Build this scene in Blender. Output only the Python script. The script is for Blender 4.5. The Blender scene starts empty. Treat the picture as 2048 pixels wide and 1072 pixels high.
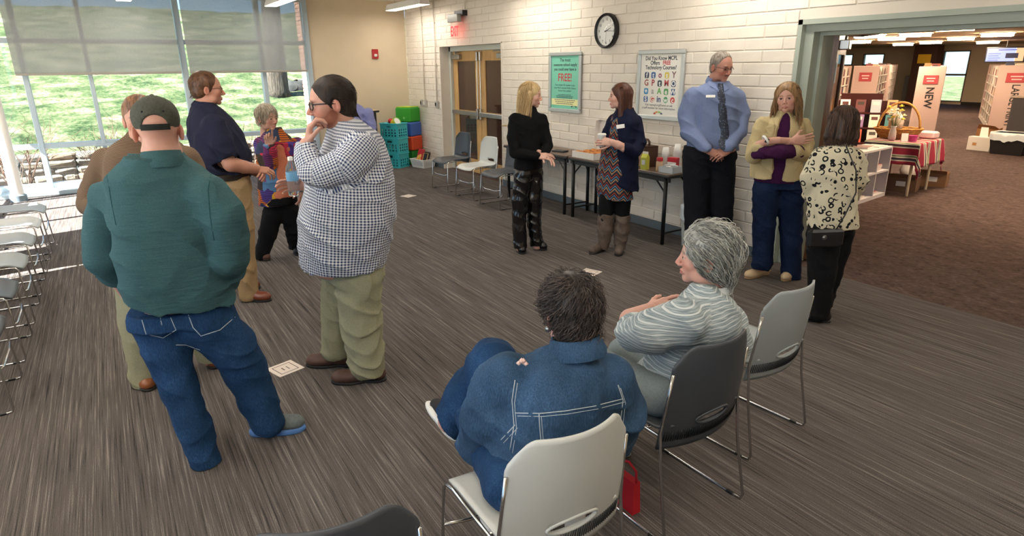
import bpy, math, random
import numpy as np
from mathutils import Vector, Matrix
random.seed(7); RNG = np.random.RandomState(11)
SC = bpy.context.scene; COL = SC.collection
PI = math.pi

# ------------------------------------------------------------------ camera
F_PX = 1257.42; CAM_H = 1.8
TH, RO, YA = [math.radians(a) for a in (17.896, 0.5795, 32.031)]
def cam_axes():
    h = np.array([-math.cos(YA), math.sin(YA), 0.]); up = np.array([0, 0, 1.])
    fw = h*math.cos(TH) - up*math.sin(TH)
    rt = np.cross(fw, up); rt /= np.linalg.norm(rt); dn = np.cross(fw, rt)
    c, s = math.cos(RO), math.sin(RO)
    return c*rt + s*dn, -s*rt + c*dn, fw
C_R, C_D, C_F = cam_axes()
CPOS = np.array([0, 0, CAM_H])
HH = np.array([-math.cos(YA), math.sin(YA), 0.])          # horizontal view direction
HR = np.array([math.sin(YA), math.cos(YA), 0.])           # horizontal right
def ray(x, y): return C_R*((x-1024)/F_PX) + C_D*((y-536)/F_PX) + C_F
def on_floor(x, y, z=0.):
    d = ray(x, y); return CPOS + d*((z-CAM_H)/d[2])
def on_x(x, y, X): d = ray(x, y); return CPOS + d*(X/d[0])
def on_y(x, y, Y): d = ray(x, y); return CPOS + d*(Y/d[1])
cd = bpy.data.cameras.new('camera'); cam = bpy.data.objects.new('camera', cd); COL.objects.link(cam)
cd.sensor_width = 36.; cd.lens = 36.*F_PX/2048.; cd.clip_start = .05; cd.clip_end = 300
cam.matrix_world = Matrix(((C_R[0], -C_D[0], -C_F[0], 0), (C_R[1], -C_D[1], -C_F[1], 0), (C_R[2], -C_D[2], -C_F[2], CAM_H), (0, 0, 0, 1)))
SC.camera = cam

# ------------------------------------------------------------------ light
W = bpy.data.worlds.new('sky'); SC.world = W; W.use_nodes = True
wn = W.node_tree.nodes; wl = W.node_tree.links
bg = wn['Background']; sky = wn.new('ShaderNodeTexSky'); sky.sky_type = 'HOSEK_WILKIE'
sun_dir = Vector((.25, -1., 1.03)).normalized()           # towards the sun
sky.sun_direction = sun_dir; sky.turbidity = 3.0; sky.ground_albedo = .4
tint = wn.new('ShaderNodeMix'); tint.data_type = 'RGBA'; tint.blend_type = 'MULTIPLY'; tint.inputs[0].default_value = 1.; tint.inputs[7].default_value = (.84, 1., 1.12, 1)
wl.new(sky.outputs[0], tint.inputs[6]); wl.new(tint.outputs[2], bg.inputs[0]); bg.inputs[1].default_value = 5.6
sl = bpy.data.lights.new('sun', 'SUN'); sl.energy = 24.0; sl.angle = .009; sl.color = (1, .97, .92)
so = bpy.data.objects.new('sun', sl); COL.objects.link(so); so.rotation_euler = sun_dir.to_track_quat('Z', 'Y').to_euler()
so.location = (-8, -6, 8)
SC.view_settings.view_transform = 'Standard'; SC.view_settings.look = 'None'
SC.view_settings.gamma = 1.0; SC.view_settings.use_curve_mapping = False
SC.view_settings.exposure = 0.75
LAMP_W = 8.5; LIB_W = 60.0

# ------------------------------------------------------------------ materials
def lin(c):
    o = []
    for v in c[:3]:
        v = v/255. if max(c[:3]) > 1.01 else v
        o.append(v/12.92 if v <= .04045 else ((v+.055)/1.055)**2.4)
    return (o[0], o[1], o[2], 1.)
MATS = {}
class NT:
    def __init__(s, name):
        s.m = bpy.data.materials.new(name); s.m.use_nodes = True
        s.t = s.m.node_tree; s.n = s.t.nodes; s.l = s.t.links; s.b = s.n['Principled BSDF']; s.out = s.n['Material Output']
    def new(s, typ, **kw):
        n = s.n.new(typ)
        for k, v in kw.items():
            if k.startswith('i_'):
                key = k[2:]; key = int(key) if key.isdigit() else key.replace('_', ' ')
                n.inputs[key].default_value = v
            else: setattr(n, k, v)
        return n
    def link(s, a, b): s.l.new(a, b)
    def math(s, op, a, b=None, c=None):
        n = s.n.new('ShaderNodeMath'); n.operation = op
        for i, v in enumerate((a, b, c)):
            if v is None: continue
            if isinstance(v, (int, float)): n.inputs[i].default_value = v
            else: s.l.new(v, n.inputs[i])
        return n.outputs[0]
    def mix(s, fac, a, b):
        n = s.n.new('ShaderNodeMix'); n.data_type = 'RGBA'
        for i, v in ((0, fac), (6, a), (7, b)):
            if isinstance(v, (int, float, tuple)): n.inputs[i].default_value = v
            else: s.l.new(v, n.inputs[i])
        return n.outputs[2]
    def ramp(s, fac, stops, interp='LINEAR'):
        n = s.n.new('ShaderNodeValToRGB'); e = n.color_ramp; e.interpolation = interp
        while len(e.elements) < len(stops): e.elements.new(.5)
        for el, (p, c) in zip(e.elements, stops): el.position = p; el.color = c
        s.l.new(fac, n.inputs[0]); return n.outputs[0]
    def coords(s, attr=None, scale=(1, 1, 1), rot=(0, 0, 0)):
        if attr: a = s.new('ShaderNodeAttribute', attribute_name=attr).outputs['Vector']
        else: a = s.new('ShaderNodeTexCoord').outputs['Object']
        mp = s.new('ShaderNodeMapping'); mp.inputs['Scale'].default_value = scale; mp.inputs['Rotation'].default_value = rot
        s.link(a, mp.inputs[0]); return mp.outputs[0]
    def noise(s, vec, scale, detail=3, rough=.5, out=0):
        n = s.new('ShaderNodeTexNoise'); n.inputs['Scale'].default_value = scale; n.inputs['Detail'].default_value = detail
        n.inputs['Roughness'].default_value = rough; s.link(vec, n.inputs['Vector']); return n.outputs[out]
    def bump(s, h, strength=.3, dist=.01):
        n = s.new('ShaderNodeBump'); n.inputs['Strength'].default_value = strength; n.inputs['Distance'].default_value = dist
        s.link(h, n.inputs['Height']); s.link(n.outputs[0], s.b.inputs['Normal'])
    def base(s, c):
        if isinstance(c, tuple): s.b.inputs['Base Color'].default_value = c
        else: s.link(c, s.b.inputs['Base Color'])
    def set(s, rough=.6, metal=0., spec=.5):
        s.b.inputs['Roughness'].default_value = rough; s.b.inputs['Metallic'].default_value = metal
        s.b.inputs['Specular IOR Level'].default_value = spec
def mat(name, col, rough=.55, metal=0., spec=.5, var=.0, vscale=20., bump=0., bscale=80., stretch=(1, 1, 1)):
    if name in MATS: return MATS[name]
    k = NT(name); c = lin(col); k.set(rough, metal, spec)
    if var or bump:
        v = k.coords(scale=stretch)
        if var:
            nz = k.noise(v, vscale)
            d = tuple(min(1, x*(1-var)) for x in c[:3])+(1,); e = tuple(min(1, x*(1+var)) for x in c[:3])+(1,)
            k.base(k.ramp(nz, [(.3, d), (.7, e)]))
        else: k.base(c)
        if bump: k.bump(k.noise(v, bscale, 2), bump, .004)
    else: k.base(c)
    MATS[name] = k.m; return k.m
def emit(name, col, strength):
    if name in MATS: return MATS[name]
    k = NT(name); k.base((0, 0, 0, 1)); k.b.inputs['Emission Color'].default_value = lin(col); k.b.inputs['Emission Strength'].default_value = strength
    MATS[name] = k.m; return k.m
def glassy(name, tint=(1, 1, 1), gl=.08, rough=.02):
    if name in MATS: return MATS[name]
    k = NT(name); k.n.remove(k.b)
    tr = k.new('ShaderNodeBsdfTransparent'); tr.inputs[0].default_value = (*tint, 1)
    gs = k.new('ShaderNodeBsdfGlossy'); gs.inputs['Roughness'].default_value = rough
    mx = k.new('ShaderNodeMixShader'); mx.inputs[0].default_value = gl
    k.link(tr.outputs[0], mx.inputs[1]); k.link(gs.outputs[0], mx.inputs[2]); k.link(mx.outputs[0], k.out.inputs[0])
    MATS[name] = k.m; return k.m
CHROME = mat('chrome', (200, 200, 200), .18, 1.)
STEEL = mat('brushed_steel', (170, 170, 168), .35, 1.)
BLACKPL = mat('black_plastic', (22, 22, 24), .4)
WHITE = mat('white_paint', (232, 230, 224), .5)
PAPER = mat('paper_white', (238, 236, 230), .7)
DARK = mat('soil_and_hole_shade', (20, 19, 18), .8)  # soil colour, also the painted shade of the desk's hand hole

# ------------------------------------------------------------------ mesh helpers
class MB:
    def __init__(s): s.v = []; s.f = []; s.mi = []
    def add(s, vs, fs, mi=0):
        o = len(s.v); s.v += [tuple(map(float, p)) for p in vs]; s.f += [tuple(o+i for i in f) for f in fs]; s.mi += [mi]*len(fs); return s
    def box(s, a, b, mi=0):
        (x0, y0, z0), (x1, y1, z1) = a, b
        x0, x1 = sorted((x0, x1)); y0, y1 = sorted((y0, y1)); z0, z1 = sorted((z0, z1))
        return s.add([(x0, y0, z0), (x1, y0, z0), (x1, y1, z0), (x0, y1, z0), (x0, y0, z1), (x1, y0, z1), (x1, y1, z1), (x0, y1, z1)],
                     [(3, 2, 1, 0), (4, 5, 6, 7), (0, 1, 5, 4), (1, 2, 6, 5), (2, 3, 7, 6), (3, 0, 4, 7)], mi)
    def bbox_bev(s, a, b, e=.01, mi=0):
        # a box with chamfered vertical and horizontal edges
        (x0, y0, z0), (x1, y1, z1) = a, b
        vs = []; fs = []
        for z, i in ((z0, e), (z0+e, 0), (z1-e, 0), (z1, e)):
            vs += [(x0+i+e, y0+i, z), (x1-i-e, y0+i, z), (x1-i, y0+i+e, z), (x1-i, y1-i-e, z), (x1-i-e, y1-i, z), (x0+i+e, y1-i, z), (x0+i, y1-i-e, z), (x0+i, y0+i+e, z)]
        for k in range(3):
            for j in range(8): fs.append((k*8+j, k*8+(j+1) % 8, k*8+8+(j+1) % 8, k*8+8+j))
        fs.append(tuple(range(7, -1, -1))); fs.append(tuple(range(24, 32)))
        return s.add(vs, fs, mi)
    def tube(s, pts, r, n=8, mi=0, cap=True, closed=False):
        pts = [np.array(p, float) for p in pts]; m = len(pts)
        rs = r if isinstance(r, (list, tuple)) else [r]*m
        vs = []; fs = []; up = None
        for i, p in enumerate(pts):
            if closed: t = pts[(i+1) % m]-pts[i-1]
            else: t = pts[min(i+1, m-1)]-pts[max(i-1, 0)]
            t = t/(np.linalg.norm(t)+1e-12)
            if up is None:
                up = np.array([0, 0, 1.]) if abs(t[2]) < .9 else np.array([1., 0, 0])
            a = np.cross(t, up); a /= np.linalg.norm(a)+1e-12; b = np.cross(a, t); up = b
            for k in range(n):
                w = 2*PI*k/n; vs.append(p+rs[i]*(a*math.cos(w)+b*math.sin(w)))
        for i in range(m if closed else m-1):
            j = (i+1) % m
            for k in range(n): fs.append((i*n+k, i*n+(k+1) % n, j*n+(k+1) % n, j*n+k))
        if cap and not closed: fs.append(tuple(range(n-1, -1, -1))); fs.append(tuple((m-1)*n+k for k in range(n)))
        return s.add(vs, fs, mi)
    def lathe(s, prof, c=(0, 0, 0), n=20, mi=0, ax='z', cap=True):
        vs = []; fs = []
        for r, z in prof:
            for k in range(n):
                w = 2*PI*k/n; x, y = r*math.cos(w), r*math.sin(w)
                p = (x, y, z) if ax == 'z' else ((x, -z, y) if ax == 'y' else (z, x, y))
                vs.append((c[0]+p[0], c[1]+p[1], c[2]+p[2]))
        for i in range(len(prof)-1):
            for k in range(n): fs.append((i*n+k, i*n+(k+1) % n, (i+1)*n+(k+1) % n, (i+1)*n+k))
        if cap: fs.append(tuple(range(n-1, -1, -1))); fs.append(tuple((len(prof)-1)*n+k for k in range(n)))
        return s.add(vs, fs, mi)
    def prism(s, poly, d, mi=0):
        # poly: 3D points in order; extruded by vector d
        n = len(poly); d = np.array(d, float); vs = [np.array(p, float) for p in poly]; vs += [p+d for p in vs[:n]]
        fs = [tuple(range(n-1, -1, -1)), tuple(range(n, 2*n))]+[(i, (i+1) % n, n+(i+1) % n, n+i) for i in range(n)]
        return s.add(vs, fs, mi)
    def grid(s, P, mi=0, wrapu=False):
        nu, nv = len(P), len(P[0]); vs = [p for row in P for p in row]; fs = []
        for i in range(nu if wrapu else nu-1):
            for j in range(nv-1):
                a = (i+1) % nu; fs.append((i*nv+j, a*nv+j, a*nv+j+1, i*nv+j+1))
        return s.add(vs, fs, mi)
    def mesh(s, name, mats, smooth=False):
        me = bpy.data.meshes.new(name); me.from_pydata(s.v, [], s.f)
        for m in (mats if isinstance(mats, (list, tuple)) else [mats]): me.materials.append(m)
        if any(s.mi): me.polygons.foreach_set('material_index', s.mi)
        if smooth: me.polygons.foreach_set('use_smooth', [True]*len(s.f))
        me.update(); return me
    def build(s, name, mats, parent=None, smooth=False, angle=None):
        me = s.mesh(name, mats, smooth or angle is not None)
        if angle is not None:
            try: me.set_sharp_from_angle(angle=math.radians(angle))
            except Exception: pass
        return link(bpy.data.objects.new(name, me), parent)
def link(o, parent=None):
    COL.objects.link(o)
    if parent is not None: o.parent = parent
    return o
def tag(o, label=None, cat=None, group=None, kind=None):
    if label: o['label'] = label
    if cat: o['category'] = cat
    if group: o['group'] = group
    if kind: o['kind'] = kind
    return o
def thing(name, label, cat, loc=(0, 0, 0), rz=0., group=None):
    o = bpy.data.objects.new(name, None); COL.objects.link(o); o.location = loc; o.rotation_euler = (0, 0, rz); o.empty_display_size = .1
    return tag(o, label, cat, group)
def struct(o, label=None):
    o['kind'] = 'structure'
    if label: o['label'] = label
    return o
def copy_tree(o, parent=None):
    c = o.copy(); COL.objects.link(c); c.parent = parent
    for ch in [x for x in bpy.data.objects if x.parent == o]: copy_tree(ch, c)
    return c
FONT_CACHE = {}
def text_mesh(txt, size, mat_, parent, M, depth=.0008, align='CENTER', name='lettering', sx=1., bold=0.):
    cu = bpy.data.curves.new('t', 'FONT'); cu.body = txt; cu.size = size; cu.align_x = align; cu.extrude = depth; cu.resolution_u = 3; cu.offset = bold
    ob = bpy.data.objects.new('t', cu); COL.objects.link(ob)
    dg = bpy.context.evaluated_depsgraph_get(); me = bpy.data.meshes.new_from_object(ob.evaluated_get(dg)); 
    bpy.data.objects.remove(ob); bpy.data.curves.remove(cu)
    me.name = name; me.materials.clear(); me.materials.append(mat_)
    me.transform(M @ Matrix.Diagonal((sx, 1, 1, 1)))
    return link(bpy.data.objects.new(name, me), parent)
def wall_mat(x, y, z):
    # local text plane (x right, y up) -> on the brick wall facing -Y
    return Matrix(((1, 0, 0, x), (0, 0, -1, y), (0, 1, 0, z), (0, 0, 0, 1)))
# ================================================================== setting
XW, YB, YL, XR, ZC = -11.9, 5.1, -2.0, 2.5, 2.95
def carpet(name, dark, mid, light, sx, sy):
    k = NT(name); k.set(.95, 0, .1)
    v1 = k.coords(scale=(sx, sy, 1)); v2 = k.coords(scale=(sx*.35, sy*.35, 1)); v3 = k.coords()
    a = k.noise(v1, 1., 4, .65); b = k.noise(v2, 1., 2, .5); c = k.noise(v3, 260., 2, .6); d = k.noise(v3, .55, 2)
    t = k.math('ADD', k.math('MULTIPLY', a, .62), k.math('MULTIPLY', b, .3)); t = k.math('ADD', t, k.math('MULTIPLY', c, .3)); t = k.math('ADD', t, k.math('MULTIPLY', d, .05))
    k.base(k.ramp(t, [(.50, lin(dark)), (.60, lin(mid)), (.66, lin(mid)), (.77, lin(light))])); k.bump(t, .55, .006); return k.m
CARPET = carpet('striated_carpet', (50, 48, 48), (93, 87, 84), (140, 132, 127), 2.2, 150.)
CARPET2 = carpet('brown_carpet', (58, 44, 42), (86, 70, 66), (112, 94, 88), 18., 22.)
def slab(name, a, b, m): return struct(MB().box(a, b).build(name, m))
slab('floor', (XW-.1, YL-.1, -.12), (XR+.1, YB+.12, 0), CARPET)
LIBP = [(-12.02, YB+.12), (-14.5, 10.), (-26, 14.), (-26, 32.2), (6, 32.2), (6, YB+.12)]
struct(MB().prism([(x, y, -.12) for x, y in LIBP][::-1], (0, 0, .12)).build('floor', CARPET2))
CEIL = mat('ceiling_paint', (228, 222, 206), .9, bump=.2, bscale=60)
slab('ceiling', (XW-.1, YL-.1, ZC), (XR+.1, YB+.1, ZC+.15), CEIL)
BEIGE = mat('beige_plaster', (214, 196, 168), .85, var=.03, vscale=3, bump=.12, bscale=180)
PAINT = mat('painted_block', (226, 216, 202), .62, var=.035, vscale=5, bump=.35, bscale=45)
slab('wall_end', (XW-.12, 3.26, 0), (XW, YB, ZC), BEIGE)
slab('wall_rear', (XR, YL, 0), (XR+.12, YB, ZC), BEIGE)
slab('wall_window_head', (XW-.12, YL, ZC-.02), (XW, 3.26, ZC+.1), BEIGE)
# left wall: piers between tall window slots (outside the frame, lets the sun in)
lw = MB()
def pier(a, b): lw.box((a, YL-.14, 0), (b, YL, ZC))
for a, b in ((-12.0, -11.75), (-8.42, -8.0), (-7.8, -6.92), (-6.7, -6.14), (-5.9, -5.3), (-2.7, -2.3), (.4, .8), (2.3, XR+.12)): pier(a, b)
lw.box((-5.3, YL-.14, 0), (XR, YL, .75)); lw.box((-5.3, YL-.14, 2.7), (XR, YL, ZC))
for x in (-10.98, -10.15, -9.28): lw.box((x-.035, YL-.1, 0), (x+.035, YL-.02, ZC))
lw.box((-12, YL-.14, 0), (-5.9, YL, .12)); lw.box((-12, YL-.14, 1.86), (-5.9, YL, ZC)); lw.box((-12, YL-.1, .68), (-5.9, YL-.04, .74))
struct(lw.build('wall_left', BEIGE))
struct(MB().box((-5.7, YL-2.7, ZC+.02), (XR+.4, YL-.14, ZC+.2)).build('sun_block_eave', WHITE))  # unseen overhang added to keep direct sun off the near openings

# ---- brick wall ---------------------------------------------------------
DX0, DX1, DZ = -10.47, -8.38, 2.13          # double door
OX0, OX1, OZ = -3.53, -.45, 2.14            # opening to the library
wb = MB()
for a, b, z0, z1 in ((XW, DX0, 0, ZC), (DX0, DX1, DZ, ZC), (DX1, OX0, 0, ZC), (OX0, OX1, OZ, ZC), (OX1, XR, 0, ZC)):
    wb.box((a, YB+.006, z0), (b, YB+.3, z1))
wall_back = struct(wb.build('wall_back', mat('mortar_joint', (220, 210, 196), .8, bump=.3, bscale=60)))
CH, BL, JT = .1058, .4064, .0032
pieces = []
nc = int(ZC/CH)+1
for i in range(nc):
    z0, z1 = i*CH, min((i+1)*CH, ZC)
    if z1-z0 < .03: continue
    cuts = [(XW, XR)]
    for a, b, h in ((DX0, DX1, DZ), (OX0, OX1, OZ), (-7.18, -7.168, 9)):
        if z0 < h-.02:
            nxt = []
            for c, d in cuts:
                if b <= c or a >= d: nxt.append((c, d))
                else:
                    if a > c: nxt.append((c, a))
                    if b < d: nxt.append((b, d))
            cuts = nxt
    off = (i % 2)*BL/2
    for c, d in cuts:
        if c > -.3: d = min(d, 1.2)
        x = math.floor((c-off)/BL)*BL+off
        while x < d-1e-6:
            a, b = max(x, c), min(x+BL, d)
            if b-a > .03: pieces.append((a, b, z0, z1))
            x += BL
def brick_mesh(L, Hh):
    m = MB(); j = JT; e = .006; y0 = .006; dp = .008
    m.add([(j, y0, j), (L-j, y0, j), (L-j, y0, Hh-j), (j, y0, Hh-j), (j+e, y0-dp+.002, j+e), (L-j-e, y0-dp, j+e), (L-j-e, y0-dp+.001, Hh-j-e), (j+e, y0-dp, Hh-j-e)],
          [(0, 1, 5, 4), (1, 2, 6, 5), (2, 3, 7, 6), (3, 0, 4, 7), (4, 5, 6, 7)])
    return m
def cdist(p):
    c = np.array([(p[0]+p[1])/2, YB, (p[2]+p[3])/2])-CPOS; d = np.linalg.norm(c)
    u = (c@C_R)/(c@C_F)*F_PX+1024; v = (c@C_D)/(c@C_F)*F_PX+536
    return d+(0 if (-20 < u < 2068 and -20 < v < 1090) else 50)
pieces.sort(key=cdist)
bm_cache = {}
for p in pieces[:300]:
    key = (round(p[1]-p[0], 2), round(p[3]-p[2], 3))
    if key not in bm_cache: bm_cache[key] = brick_mesh(p[1]-p[0], p[3]-p[2]).mesh('brick', PAINT)
    o = link(bpy.data.objects.new('brick', bm_cache[key]), wall_back); o.location = (p[0], YB+random.uniform(-.0015, .0015), p[2])
rest = MB()
for p in pieces[300:]:
    b = brick_mesh(p[1]-p[0], p[3]-p[2]); rest.add([(x+p[0], y+YB+random.uniform(-.0015, .0015), z+p[2]) for x, y, z in b.v], b.f)
tag(rest.build('distant_bricks', PAINT, wall_back), kind='stuff')
BASEM = mat('rubber_base', (92, 100, 104), .5)
for n, (a, b) in enumerate(((XW, DX0), (DX1, OX0))):
    struct(MB().bbox_bev((a, YB-.014, 0), (b, YB-.002, .1), .004).build('baseboard_back', BASEM))
struct(MB().bbox_bev((XW+.002, 3.3, 0), (XW+.016, YB-.02, .1), .004).build('baseboard_end', BASEM))

# ---- window wall -----------------------------------------------------------
FRAME = mat('window_aluminium', (176, 190, 198), .4, .0, .5)
GLASS = glassy('window_glass', (.93, .97, .96), .06)
win = struct(thing('window_1', None, None, (XW, 0, 0))); 
for y, w in ((-1.95, .06), (-.9, .07), (-.1, .06), (1.21, .09), (2.43, .07), (3.22, .09)):
    MB().bbox_bev((-.09, y-w/2, .06), (.05, y+w/2, ZC), .006).build('mullion', FRAME, win)
for z, w in ((.70, .075), (2.2, .07), (ZC-.04, .08), (.1, .1)):
    MB().bbox_bev((-.07, -2., z-w/2), (.03, 3.2, z+w/2), .006).build('transom', FRAME, win)
ys = [-1.95, -.9, -.1, 1.21, 2.43, 3.22]
for a, b in zip(ys[:-1], ys[1:]):
    for z0, z1 in ((.15, .66), (.74, 2.17), (2.24, 2.87)):
        MB().box((-.026, a+.03, z0), (-.02, b-.03, z1)).build('pane', GLASS, win)
struct(MB().bbox_bev((XW+.02, -1.98, 0), (XW+.34, 3.2, .07), .01).build('window_sill', mat('sill_laminate', (168, 184, 190), .35)))
# dark edge below sill and small bracket on the rail
MB().bbox_bev((-.0, -.22, .655), (.12, .02, .69), .005).build('rail_bracket', FRAME, win)
# column in front of the glass
cx, cy = -11.36, -1.27
col = struct(thing('trim_1', 'round white steel column with a grey base in front of the glass', None, (cx, cy, 0)))
MB().lathe([(.08, .09), (.08, ZC)], n=24, cap=False).build('shaft', WHITE, col, smooth=True)
MB().lathe([(.105, 0), (.105, .085), (.085, .1), (.08, .1)], n=24).build('column_base', mat('column_base', (120, 136, 146), .5), col, angle=30)

# roller shades: translucent mesh fabric
def shade_mat():
    k = NT('shade_mesh_fabric'); k.n.remove(k.b)
    v = k.coords(scale=(1, 1, 1)); nz = k.noise(v, 240., 1)
    d = k.new('ShaderNodeBsdfDiffuse'); k.link(k.ramp(nz, [(.35, lin((150, 152, 152))), (.65, lin((172, 174, 174)))]), d.inputs[0])
    t = k.new('ShaderNodeBsdfTranslucent'); t.inputs[0].default_value = lin((112, 116, 122))
    m1 = k.new('ShaderNodeMixShader'); m1.inputs[0].default_value = .22; k.link(d.outputs[0], m1.inputs[1]); k.link(t.outputs[0], m1.inputs[2])
    tr = k.new('ShaderNodeBsdfTransparent'); tr.inputs[0].default_value = (.92, .94, .9, 1)
    m2 = k.new('ShaderNodeMixShader'); m2.inputs[0].default_value = .12; k.link(m1.outputs[0], m2.inputs[1]); k.link(tr.outputs[0], m2.inputs[2])
    k.link(m2.outputs[0], k.out.inputs[0]); return k.m
SHADE = shade_mat()
for a, b, lab in ((-1.0, 1.15, 'wide grey translucent roller shade left of the thick mullion'), (1.27, 3.15, 'grey translucent roller shade beside the beige wall')):
    sh = thing('roller_shade', lab, 'roller shade', (XW+.12, (a+b)/2, 1.72), group='roller shades on the glass wall')
    hw = (b-a)/2
    P = [[(.004*math.sin(j*.9+i*.2), -hw+2*hw*i/12., .03+(ZC-.07-1.75)*j/8.) for j in range(9)] for i in range(13)]
    MB().grid(P).build('fabric', SHADE, sh, smooth=True)
    MB().bbox_bev((-.012, -hw, 0), (.012, hw, .034), .004).build('hem_bar', mat('shade_hem', (150, 146, 138), .6), sh)
    MB().lathe([(.035, -hw), (.035, hw)], (0, 0, ZC-.05-1.72), 14, ax='y').build('roller_tube', FRAME, sh, smooth=True)

# ---- double wooden door -------------------------------------------------------
OAK = NT('oak_veneer'); OAK.set(.45)
_v = OAK.coords(scale=(14, 14, 1.1)); OAK.base(OAK.ramp(OAK.noise(_v, 3., 4, .6), [(.3, lin((178, 134, 78))), (.7, lin((216, 176, 116)))])); OAK = OAK.m
FRM = mat('painted_steel_frame', (196, 200, 190), .45)
DGLASS = NT('dark_door_glass'); DGLASS.base(lin((70, 48, 38))); DGLASS.set(.06, 0, .7); DGLASS = DGLASS.m
door = struct(thing('door_1', 'double oak door with tall dark glass panes and steel push bars', None, ((DX0+DX1)/2, YB, 0)))
hw = (DX1-DX0)/2
f = MB()
f.box((-hw, -.004, 0), (-hw+.02, .3, DZ)); f.box((hw-.02, -.004, 0), (hw, .3, DZ)); f.box((-hw, -.004, DZ-.02), (hw, .3, DZ))
f.build('reveal', PAINT, door)
f = MB()
f.bbox_bev((-hw+.02, .17, 0), (-hw+.085, .3, DZ-.02), .004); f.bbox_bev((hw-.085, .17, 0), (hw-.02, .3, DZ-.02), .004); f.bbox_bev((-hw+.02, .17, DZ-.1), (hw-.02, .3, DZ-.02), .004)
f.build('door_frame', FRM, door)
lw_ = hw-.09
for s in (-1, 1):
    x0, x1 = (-lw_, -.006) if s < 0 else (.006, lw_)
    leaf = MB(); y0, y1 = .22, .265; st = .16
    leaf.box((x0, y0, .01), (x0+st, y1, DZ-.1)); leaf.box((x1-st, y0, .01), (x1, y1, DZ-.1))
    leaf.box((x0+st, y0, .01), (x1-st, y1, .24)); leaf.box((x0+st, y0, DZ-.26), (x1-st, y1, DZ-.1)); leaf.box((x0+st, y0, .98), (x1-st, y1, 1.06))
    lf = leaf.build('door_leaf', OAK, door)
    for z0, z1 in ((.24, .98), (1.06, DZ-.26)): MB().box((x0+st-.004, y0+.012, z0), (x1-st+.004, y1-.012, z1)).build('pane', DGLASS, lf)
    bar = MB(); bar.bbox_bev((x0+.03, y0-.075, .985), (x1-.03, y0-.035, 1.055), .006)
    for xx in (x0+.05, x1-.09): bar.box((xx, y0-.04, .99), (xx+.05, y0+.002, 1.05))
    bar.build('push_bar', STEEL, lf)
    e = x1-.045 if s < 0 else x0+.045
    rod = MB().tube([(e, y0-.03, 1.05), (e, y0-.03, DZ-.22)], .009, 8); rod.bbox_bev((e-.022, y0-.05, DZ-.26), (e+.022, y0, DZ-.12), .005); rod.bbox_bev((e-.028, y0-.06, .93), (e+.028, y0, 1.11), .006)
    rod.build('latch_rod', CHROME, lf, angle=40)
    c0 = x0+.03 if s < 0 else x1-.33
    cl = MB().bbox_bev((c0, y0-.07, DZ-.23), (c0+.3, y0, DZ-.15), .006)
    cl.tube([(c0+.15, y0-.05, DZ-.15), (c0+.15, y0-.05, DZ-.12), (c0+.15-.2*s, y0-.09, DZ-.12), (c0+.1, y0-.02, DZ-.11)], .01, 6)
    cl.build('door_closer', STEEL, lf)
MB().tube([(hw+.13, -.01, .93), (hw+.13, -.05, .93), (hw+.07, -.055, .93)], .011, 8).build('lever_handle', mat('brass_lever', (190, 170, 130), .3, 1.), door)

# ---- library opening frame + wooden leaf folded back ------------------------------
LF = mat('opening_frame_paint', (166, 174, 162), .5)
op = struct(thing('door_2', 'wide grey framed opening from the meeting room to the library', None, (OX0, YB, 0)))
w_ = OX1-OX0
g = MB(); g.box((0, -.006, 0), (.04, .3, OZ)); g.box((.04, .05, 0), (.12, .3, OZ-.04)); g.box((.12, .14, 0), (.15, .3, OZ-.1))
g.build('jamb', LF, op)
g = MB(); g.box((0, -.006, OZ-.04), (w_, .3, OZ)); g.box((.12, .05, OZ-.1), (w_-.1, .3, OZ-.04)); g.box((.15, .14, OZ-.13), (w_-.1, .3, OZ-.1))
g.build('header', LF, op)
MB().box((w_-.12, -.006, 0), (w_, .3, OZ)).build('jamb', LF, op)
WAL = NT('walnut_door'); WAL.set(.35)
_v = WAL.coords(scale=(16, 16, 1)); WAL.base(WAL.ramp(WAL.noise(_v, 3., 4, .6), [(.3, lin((78, 50, 32))), (.7, lin((124, 84, 56)))])); WAL = WAL.m
dl = struct(thing('door_3', 'brown wooden door leaf with a narrow glass pane standing open', None, (OX0+.17, YB+.3, 0), math.radians(117)))
g = MB(); g.box((0, -.022, .01), (.14, .022, 2.03)); g.box((.80, -.022, .01), (.93, .022, 2.03)); g.box((.14, -.022, .01), (.80, .022, .26)); g.box((.14, -.022, 1.86), (.80, .022, 2.03))
lf = g.build('door_leaf', WAL, dl)
MB().box((.13, -.008, .25), (.81, .008, 1.87)).build('pane', glassy('smoked_pane', (.5, .42, .38), .12), lf)
g = MB().bbox_bev((.04, -.1, .96), (.9, -.06, 1.03), .006); g.box((.06, -.065, .97), (.11, -.02, 1.02)); g.box((.83, -.065, .97), (.88, -.02, 1.02)); g.build('push_bar', STEEL, lf)
g = MB().bbox_bev((.08, -.1, 1.9), (.34, -.022, 1.98), .006); g.tube([(.2, -.06, 1.98), (.2, -.06, 2.02), (.5, -.16, 2.02), (.3, -.3, 2.03)], .012, 6); g.build('door_closer', STEEL, lf)
nt = MB().box((.02, -.026, 1.62), (.13, -.022, 1.8)).build('window_notice', mat('notice_print', (150, 190, 210), .5), lf)

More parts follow.
